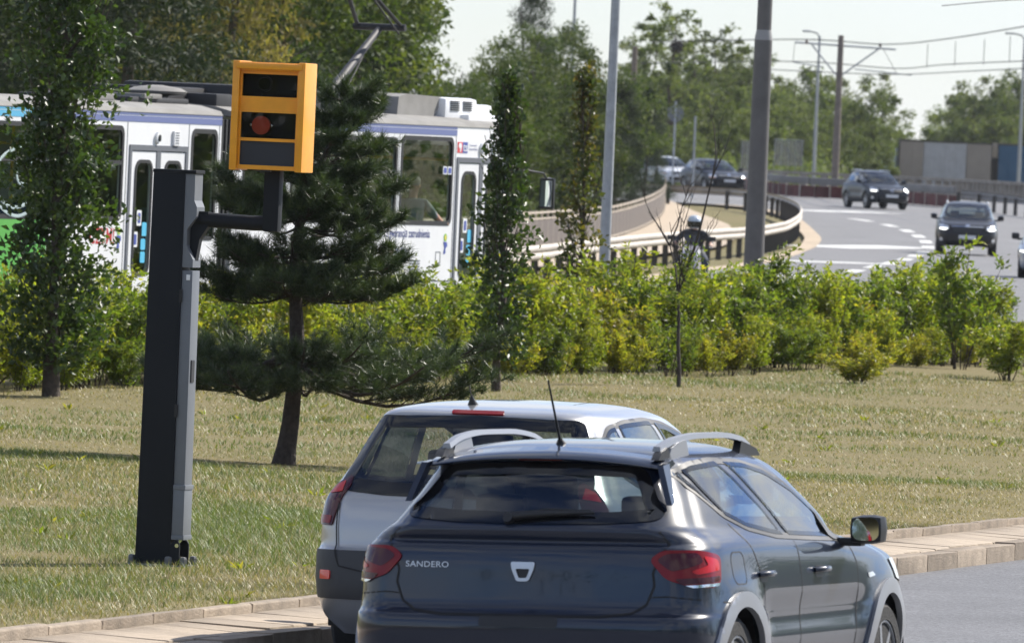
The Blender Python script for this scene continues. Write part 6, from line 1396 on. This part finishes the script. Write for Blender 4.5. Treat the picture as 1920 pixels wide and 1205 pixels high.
# ------------------------------------------------------------------ guardrails, fence and barriers
M['rail_light'] = mat('pale_galvanised_rail', (.40, .36, .31), .55, .2, var=.2, scale=1.5); M['rail_post'] = mat('dark_rail_post', (.06, .055, .05), .7, .2); M['fence_panel'] = mat('brown_fence_panel', (.085, .07, .062), .75, var=.12, scale=2); M['fence_post'] = mat('pale_fence_post', (.46, .40, .33), .6, var=.15, scale=3)
def along(pts, step): return even(catmull([np.array(p, float) for p in pts], 10), step)
def guardrail(name, pts, label, step=3.6, hgt=.75, m_=None, side=1, cat='guardrail', every=1, double=False):
    P = along(pts, step); root = empty(name, (P[0][0], P[0][1], T(P[0][1])), 0, label, cat); b = np.array([P[0][0], P[0][1], T(P[0][1])])
    pr = [(0, hgt), (.055, hgt-.05), (.055, hgt-.10), (.0, hgt-.155), (.055, hgt-.21), (.055, hgt-.26), (0, hgt-.31)]
    for i in range(len(P)-1):
        a = np.array([P[i][0], P[i][1], T(P[i][1])])-b; c = np.array([P[i+1][0], P[i+1][1], T(P[i+1][1])])-b; d = (c-a)[:2]; d /= np.linalg.norm(d); n = np.array([d[1], -d[0]])*side; q = MB(); vs = []
        for e in (a-np.array([d[0], d[1], 0])*.03, c+np.array([d[0], d[1], 0])*.03):
            for x, z in pr: vs.append((e[0]+n[0]*(x+.09), e[1]+n[1]*(x+.09), e[2]+z+(.002 if i % 2 else 0)))
            for x, z in reversed(pr): vs.append((e[0]+n[0]*(x+.085), e[1]+n[1]*(x+.085), e[2]+z+(.002 if i % 2 else 0)))
        k = 2*len(pr); q.add(vs, [(j, (j+1) % k, k+(j+1) % k, k+j) for j in range(k)]+[tuple(range(k)), tuple(range(2*k-1, k-1, -1))]); q.build('rail_beam', m_ or M['rail_light'], root, smooth=R_(30))
        if i % every == 0: q = MB(); q.box(a[0]-.075, a[0]+.075, a[1]-.05, a[1]+.05, a[2]-.1, a[2]+hgt-.12); q.build('post', M['rail_post'], root)
    return root
guardrail('guardrail', [(-3.5, 165), (-1.4, 195), (.24, 218.25), (1.62, 238.75), (3.05, 259.25), (4.68, 279.5), (6.52, 300.25), (7.75, 320.5), (9.1, 348.25), (9.80, 374.0), (9.85, 395), (9.3, 412), (8.06, 421), (6.99, 422.5), (5.4, 422.5), (2, 423)], 'pale steel guardrail curving round the footpath beside the far road', 4.0)
def fence(pts, label):
    P = along(pts, 2.6); b = np.array([P[0][0], P[0][1], T(P[0][1])]); root = empty('panel_fence', tuple(b), 0, label, 'fence')
    for i in range(len(P)-1):
        a = np.array([P[i][0], P[i][1], T(P[i][1])])-b; c = np.array([P[i+1][0], P[i+1][1], T(P[i+1][1])])-b; d = c-a; n = np.array([d[1], -d[0], 0]); n = n/np.linalg.norm(n)*.012
        def slab(z0, z1, m_, nm, off=0):
            q = MB(); o = n*off; q.add([a-n+o+[0, 0, z0], c-n+o+[0, 0, z0], c+n+o+[0, 0, z0], a+n+o+[0, 0, z0], a-n+o+[0, 0, z1], c-n+o+[0, 0, z1], c+n+o+[0, 0, z1], a+n+o+[0, 0, z1]], [(0, 1, 2, 3), (4, 7, 6, 5), (0, 4, 5, 1), (1, 5, 6, 2), (2, 6, 7, 3), (3, 7, 4, 0)]); q.build(nm, m_, root)
        slab(.12, .78, M['fence_panel'], 'panel', 1.0); slab(.96, 1.01, M['fence_post'], 'top_rail', 0); slab(.80, .84, M['fence_post'], 'mid_rail', 0); slab(.06, .11, M['fence_post'], 'bottom_rail', 0)
        q = MB(); q.tube([a+[0, 0, -.05], a+[0, 0, 1.04]], .028, 8); q.build('post', M['fence_post'], root)
fence([(-5, 205), (-3.2, 230), (-1.2, 256), (.27, 281.25), (1.24, 296.75), (2.63, 322.25), (4.08, 351.25), (5.04, 378.75), (5.6, 405), (5.85, 425)], 'brown panel fence with pale posts and rails bending along the footpath')
M['barrier_red'] = mat('faded_red_barrier', (.13, .04, .036), .8, var=.35, scale=1.2, rnd=.25); M['barrier_rail'] = mat('dull_barrier_rail', (.20, .19, .18), .6, .2, var=.2, scale=1); M['parapet'] = mat('stained_concrete_parapet', (.26, .235, .20), .9, var=.3, scale=1)
def red_barrier(pts, label):
    P = along(pts, .75); b = np.array([P[0][0], P[0][1], T(P[0][1])]); root = empty('red_barrier', tuple(b), 0, label, 'barrier')
    for i in range(len(P)-1):
        a = np.array([P[i][0], P[i][1], T(P[i][1])])-b; c = np.array([P[i+1][0], P[i+1][1], T(P[i+1][1])])-b; ang = math.atan2(c[1]-a[1], c[0]-a[0]); l_ = np.linalg.norm(c-a); mt = Matrix.Translation(a) @ Matrix.Rotation(ang, 4, 'Z')
        q = MB(); q.box(.03, l_-.03, -.06, .06, .02, .52, b=.02, mat=mt); q.build('red_block', M['barrier_red'], root)
        if i % 2 == 0: q = MB(); q.box(-.03, .03, -.09, -.062, .0, .55, mat=mt); q.build('post', M['fence_post'], root)
    R2 = along(pts, 3.0)
    for i in range(len(R2)-1):
        a = np.array([R2[i][0], R2[i][1], T(R2[i][1])])-b; c = np.array([R2[i+1][0], R2[i+1][1], T(R2[i+1][1])])-b; ang = math.atan2(c[1]-a[1], c[0]-a[0]); l_ = np.linalg.norm(c-a)
        q = MB(); q.box(0, l_-.004, -.10, .04, .56, .88, b=.05, mat=Matrix.Translation(a) @ Matrix.Rotation(ang, 4, 'Z')); q.build('rail_beam', M['barrier_rail'], root, smooth=R_(40))
red_barrier([(9.9, 500), (10.2, 482), (10.9, 468), (12.2, 461), (14.5, 461), (16.6, 454.5), (18.4, 448.5)], 'faded red block barrier with a dull steel rail along the far road')
guardrail('guardrail', [(18.5, 448), (19.6, 442), (20.6, 430), (22.5, 410), (25, 385)], 'dull steel guardrail running on from the end of the red barrier', 3.5, .80, M['barrier_rail'], -1)
# concrete parapet with raking piers
def parapet(pts, label):
    P = along(pts, 1.2); b = np.array([P[0][0], P[0][1], 0]); root = empty('parapet', tuple(b), 0, label, 'parapet')
    for i in range(len(P)-1):
        a = np.array([P[i][0], P[i][1], T(P[i][1])])-b; c = np.array([P[i+1][0], P[i+1][1], T(P[i+1][1])])-b; ang = math.atan2(c[1]-a[1], c[0]-a[0]); l_ = np.linalg.norm(c-a); mt = Matrix.Translation(a) @ Matrix.Rotation(ang, 4, 'Z')
        q = MB(); q.add([mt @ Vector(v) for v in ((0, -.15, -.2), (.55, -.15, -.2), (.35, -.15, .80), (.1, -.15, .80), (0, .1, -.2), (.55, .1, -.2), (.35, .1, .80), (.1, .1, .80))], [(0, 1, 2, 3), (7, 6, 5, 4), (0, 4, 5, 1), (1, 5, 6, 2), (2, 6, 7, 3), (3, 7, 4, 0)]); q.build('pier', M['parapet'], root)
        q = MB(); q.box(0, l_-.01, -.17, .12, .80, .95, mat=mt); q.build('coping', M['parapet'], root)
parapet([(10.6, 506), (14, 503), (18, 500), (20.6, 492), (22.5, 476), (26, 455)], 'stained concrete parapet with raking piers behind the red barrier')
# clear screens on the parapet's end
M['screen'] = glassmat('dusty_screen', (.62, .62, .58), 1.4, .12, .3)
root = empty('glazed_screen', (px_x(1438, 512), 512, T(512)), 0, 'framed dusty glazed screen beside the thick brown grey pole', 'screen')
for k in range(4):
    q = MB(); q.box(k*.34, k*.34+.32, -.01, .01, 1.2, 2.4); q.build('pane', M['screen'], root)
for k in range(5): q = MB(); q.box(k*.34-.02, k*.34, -.03, .03, .0, 2.43); q.build('post', M['galv'], root)
q = MB(); q.box(-.02, 1.36, -.02, .02, 2.43, 2.47); q.build('top_rail', M['galv'], root)
root = empty('glazed_screen', (px_x(1376, 516), 516, T(516)), 0, 'dusty glazed screen between the blue black hatchback and the thick pole', 'screen')
for k in range(3): q = MB(); q.box(k*.30, k*.30+.28, -.01, .01, .4, 2.4); q.build('pane', M['screen'], root)
for k in range(4): q = MB(); q.box(k*.30-.02, k*.30, -.03, .03, .0, 2.42); q.build('post', M['galv'], root)
# round traffic sign seen from behind, and a slim sign post
root = empty('traffic_sign', (px_x(1249, 480), 480, T(480)), 0, 'round grey back of a traffic sign above the white saloon', 'sign')
q = MB(); q.tube([(0, 0, 0), (0, 0, 3.9)], .045, 8); q.build('post', M['galv'], root); q = MB(); q.lathe([(.36, -.012), (.38, 0), (.36, .012)], 24, mat=Matrix.Translation((0, .06, 3.35)) @ Matrix.Rotation(math.pi/2, 4, 'X')); q.build('sign_plate', mat('sign_back', (.16, .17, .19), .6, .2), root)
root = empty('sign_post', (px_x(1287, 445), 445, T(445)), 0, 'slim steel post in front of the blue black hatchback', 'post'); q = MB(); q.tube([(0, 0, 0), (0, 0, 3.4)], .045, 8); q.build('pole', M['galv'], root); q = MB(); q.box(-.035, .035, -.30, .30, 2.0, 3.4, b=.01); q.v = [(x, y, z) for x, y, z in q.v]; q.build('sign_plate', M['galv'], root)
# ------------------------------------------------------------------ lorries beyond the parapet
M['tarp_beige'] = mat('beige_curtain', (.34, .30, .265), .75, var=.1, scale=.7, bump=.15, bscale=3); M['tarp_grey'] = mat('pale_grey_curtain', (.46, .47, .50), .7, var=.14, scale=1.6, bump=.2, bscale=3); M['tarp_blue'] = mat('blue_curtain', (.035, .11, .21), .65, var=.1, scale=.8, bump=.15, bscale=3); M['cab_white'] = mat('pale_blue_cab', (.42, .50, .58), .35, coat=.6); M['frame_dark'] = mat('lorry_frame_dark', (.06, .055, .05), .7)
LY = 610; la_ = R_(-140)
def lorry_body(name, loc, rz, ln, segs, label, wheels):
    root = empty(name, loc, rz, label, 'lorry' if 'lorry' in name else 'trailer')
    x = 0
    for l_, m_ in segs:
        q = MB(); q.box(x+.004, x+l_-.004, -1.25, 1.25, 1.15, 3.9); o = q.build('curtain', m_, root); x += l_
        k = int(l_/.6)
        for j in range(k+1): q = MB(); q.box(x-l_+j*l_/max(1, k)-.02, x-l_+j*l_/max(1, k)+.02, -1.265, -1.25, 1.15, 3.85); q.build('strap', m_, o)
    q = MB(); q.box(-.02, ln+.02, -1.28, 1.28, 3.9, 4.0); q.build('roof_rail', M['frame_dark'], root); q = MB(); q.box(-.05, ln+.05, -1.27, 1.27, 1.0, 1.15); q.build('bed', M['frame_dark'], root); q = MB(); q.box(-.06, .0, -1.29, 1.29, 1.0, 4.02); q.box(ln, ln+.06, -1.29, 1.29, 1.0, 4.02); q.build('end_frame', M['frame_dark'], root)
    for wx in wheels:
        for y in (-1.08, 1.08): q = MB(); q.lathe([(.3, -.15), (.5, -.15), (.5, .15), (.3, .15)], 20, mat=Matrix.Translation((wx, y, .5)) @ Matrix.Rotation(math.pi/2, 4, 'X')); q.build('wheel', M['rubber'], root)
    return root
dvec = np.array([math.cos(R_(-30)), math.sin(R_(-30))])      # from cab end towards the rear
p0 = np.array([px_x(1692, LY), LY])
lr = lorry_body('lorry', (p0[0], p0[1], -.11), R_(-30), 5.9, [(1.55, M['tarp_beige']), (2.75, M['tarp_grey']), (1.6, M['tarp_beige'])], 'lorry with beige and pale grey curtain body behind the parapet', (1.5, 4.6))
q = MB(); q.prism([(-2.1, .5), (-2.15, 1.6), (-1.95, 2.8), (-1.7, 3.1), (-.25, 3.5), (-.25, .5)], -1.2, 1.2); cb = q.build('cab', M['cab_white'], lr); q = MB(); q.prism([(-2.19, 1.75), (-2.17, 1.75), (-2.0, 2.65), (-2.03, 2.66)], -1.05, 1.05); q.build('windscreen', M['frit'], cb); q = MB(); q.prism([(-1.9, 1.7), (-1.0, 1.7), (-1.0, 2.55), (-1.8, 2.55)], -1.215, -1.202); q.build('side_window', M['frit'], cb)
for y in (-1.4, 1.4): q = MB(); q.box(-2.15, -2.0, y-.1, y+.1, 1.9, 2.7, b=.03); q.tube([(-2.0, y*.85, 2.75), (-2.08, y, 2.7)], .03, 6); q.build('mirror', M['frame_dark'], cb)
for y in (-1.0, 1.0): q = MB(); q.lathe([(.3, -.15), (.5, -.15), (.5, .15), (.3, .15)], 20, mat=Matrix.Translation((-1.3, y, .5)) @ Matrix.Rotation(math.pi/2, 4, 'X')); q.build('wheel', M['rubber'], cb)
p1_ = p0+dvec*6.35
lorry_body('lorry_trailer', (p1_[0], p1_[1], -.11), R_(-30), 7.0, [(7.0, M['tarp_blue'])], 'dark blue curtain trailer drawn behind the beige lorry', (1.5, 5.6))
# ------------------------------------------------------------------ motorcycle and rider, coming towards the camera
M['scooter'] = mat('scooter_white_paint', (.55, .52, .56), .3, coat=.8); M['scooter_dark'] = mat('scooter_black', (.02, .02, .022), .4)
def motorcycle(loc, rz):
    root = empty('motorcycle', loc, rz, 'white and black motorcycle with a rider coming along the far road', 'motorcycle')      # local +x forward
    for x in (-.65, .72):
        q = MB(); q.lathe([(.20, -.05), (.27, -.06), (.305, -.03), (.31, 0), (.305, .03), (.27, .06), (.20, .05)], 28, mat=Matrix.Translation((x, 0, .31)) @ Matrix.Rotation(math.pi/2, 4, 'X')); w = q.build('wheel', M['rubber'], root, smooth=R_(40)); q = MB(); q.lathe([(.03, -.07), (.2, -.02), (.2, .02), (.03, .07)], 20, mat=Matrix.Translation((x, 0, .31)) @ Matrix.Rotation(math.pi/2, 4, 'X')); q.build('rim', M['alu'], w)
    for s in (-1, 1): q = MB(); q.tube([(.72, s*.09, .31), (.52, s*.09, .95)], .025, 8); q.build('fork', M['alu'], root)
    q = MB(); q.prism([(.55, .55), (.78, .68), (.72, .92), (.50, 1.08), (.30, 1.0), (.30, .5)], -.20, .20); q.v = [(x, y*(1 if z < .9 else .8)*(1-.5*max(0, x-.5)), z) for x, y, z in q.v]; fa = q.build('fairing', M['scooter'], root, smooth=R_(30))
    for s in (-1, 1): q = MB(); q.lathe([(.05, 0), (.05, .02), (.02, .03)], 14, mat=Matrix.Translation((.70, s*.09, .86)) @ Matrix.Rotation(math.pi/2, 4, 'Y')); q.build('headlamp', M['drl'], fa)
    q = MB(); q.prism([(.62, 1.02), (.45, 1.28), (.44, 1.28), (.60, 1.02)], -.15, .15); q.build('windshield', M['lamp_glass'], fa)
    q = MB(); q.prism([(.45, .40), (.45, .80), (.2, .88), (-.05, .82), (-.35, .80), (-.75, .90), (-.70, .78), (-.3, .45)], -.17, .17); q.build('frame_body', M['scooter_dark'], root, smooth=R_(30)); q = MB(); q.box(-.6, .05, -.15, .15, .78, .86, b=.04); q.build('saddle', M['scooter_dark'], root, smooth=R_(40))
    q = MB(); q.tube([(.36, -.38, 1.06), (.46, -.15, 1.03), (.46, .15, 1.03), (.36, .38, 1.06)], .016, 8); hb_ = q.build('handlebar', M['scooter_dark'], root, smooth=R_(50))
    for s in (-1, 1): q = MB(); q.tube([(.42, s*.30, 1.06), (.46, s*.36, 1.20)], .008, 6); q.box(.44, .47, s*.38-.08, s*.38+.08, 1.17, 1.26, b=.02); q.build('mirror', M['scooter_dark'], hb_, smooth=R_(40))
    q = MB(); q.prism([(.52, .30), (.90, .44), (.86, .58), (.55, .66)], -.07, .07); q.build('front_mudguard', M['scooter'], root); q = MB(); q.tube([(-.2, -.20, .35), (-.8, -.22, .45)], [.05, .06], 10); q.build('exhaust', M['alu'], root); return root
def rider(loc, rz):
    root = empty('person', loc, rz, 'motorcycle rider in a white and blue helmet and dark jacket', 'person')
    J = {'pelvis': ((-.22, 0, .92), (.15, .13)), 'waist': ((-.16, 0, 1.06), (.15, .12)), 'chest': ((-.06, 0, 1.24), (.18, .13)), 'neckb': ((-.01, 0, 1.35), .075), 'neck': ((.02, 0, 1.40), .055), 'head': ((.05, 0, 1.49), (.08, .09)), 'crown': ((.05, 0, 1.57), .06),
         'shr': ((-.03, -.19, 1.32), .075), 'elr': ((.14, -.34, 1.14), .055), 'wrr': ((.34, -.34, 1.07), .036), 'shl': ((-.03, .19, 1.32), .075), 'ell': ((.14, .34, 1.14), .055), 'wrl': ((.34, .34, 1.07), .036),
         'hir': ((-.18, -.12, .90), .10), 'knr': ((.22, -.25, .80), .075), 'anr': ((-.02, -.24, .40), .05), 'tor': ((.12, -.24, .35), .04), 'hil': ((-.18, .12, .90), .10), 'knl': ((.22, .25, .80), .075), 'anl': ((-.02, .24, .40), .05), 'tol': ((.12, .24, .35), .04)}
    Bn = [('pelvis', 'waist'), ('waist', 'chest'), ('chest', 'neckb'), ('neckb', 'neck'), ('neck', 'head'), ('head', 'crown'), ('chest', 'shr'), ('shr', 'elr'), ('elr', 'wrr'), ('chest', 'shl'), ('shl', 'ell'), ('ell', 'wrl'), ('pelvis', 'hir'), ('hir', 'knr'), ('knr', 'anr'), ('anr', 'tor'), ('pelvis', 'hil'), ('hil', 'knl'), ('knl', 'anl'), ('anl', 'tol')]
    b = skin_body('body', J, Bn, [M['jacket'], M['skin'], M['jeans']], [(lambda c: c.z > 1.39, 1), (lambda c: c.z < .93 and not (c.x > .05 and c.z > .98), 2), (lambda c: c.x > .24 and c.z > 1.0 and abs(c.y) > .28, 1)], root)
    q = MB(); q.lathe([(.09, 1.40), (.125, 1.44), (.138, 1.50), (.13, 1.57), (.10, 1.62), (.05, 1.645), (.01, 1.65)], 22, mat=Matrix.Translation((.05, 0, 0))); he = q.build('helmet', M['helmet'], b, smooth=R_(60)); q = MB()
    vs = [(.05+.143*math.cos(a), .143*math.sin(a), z) for z in (1.42, 1.475, 1.535) for a in np.linspace(-1.15, 1.15, 13)]; q.add(vs, [(j*13+i, j*13+i+1, j*13+14+i, j*13+13+i) for j in range(2) for i in range(12)]); q.build('visor', M['visor'], he, smooth=R_(60))
    hand(b, (.34, -.34, 1.07), (1, .15, -.05), (0, 0, -1), 1, M['scooter_dark']); hand(b, (.34, .34, 1.07), (1, -.15, -.05), (0, 0, -1), -1, M['scooter_dark'])
mx_ = px_x(1296, 200); motorcycle((mx_, 201, -.012), R_(-97)); rider((mx_, 201, -.012), R_(-97))
# ------------------------------------------------------------------ woodland across the road and behind the camera (seen only in the cars' paint)
def woodland():
    rng = np.random.default_rng(90); P = []; Tn = []
    for k in range(520):
        if k < 260: x = rng.uniform(-60, 60); y = rng.uniform(-34, -10)
        else: s = rng.uniform(-60, 160); p = kp(s, rng.uniform(30, 48)); x, y = p
        hh = rng.uniform(5, 11) if k < 260 else rng.uniform(3, 8); q = in_ball(190, rng, .5)*np.array([2.6, 2.6, hh*.55])+np.array([x, y, hh*.5]); P.append(q); Tn.append(np.clip(rng.normal(rng.uniform(.3, .6), .16, 190), 0, 1))
    v, f, t = leaf_arrays(np.concatenate(P), .42, np.concatenate(Tn), .3, .6, .3, rng=rng); tag(bigmesh('woodland', v, f, t, M['broad']), 'woodland on the near side of the road', None, kind='stuff')
woodland()
# ------------------------------------------------------------------ air: thin summer haze over the whole place
hz = MB(); hz.box(-1500, 1500, -150, 3800, -1.5, 16.0); ho = hz.build('haze', bpy.data.materials.new('thin_haze')); tag(ho, kind='stuff')
hm = ho.data.materials[0]; hm.use_nodes = True; hm.node_tree.nodes.clear(); pv_ = hm.node_tree.nodes.new('ShaderNodeVolumePrincipled'); ou = hm.node_tree.nodes.new('ShaderNodeOutputMaterial')
pv_.inputs['Color'].default_value = (.86, .92, 1.0, 1); pv_.inputs['Density'].default_value = .00005; pv_.inputs['Anisotropy'].default_value = .35; hm.node_tree.links.new(pv_.outputs[0], ou.inputs['Volume'])
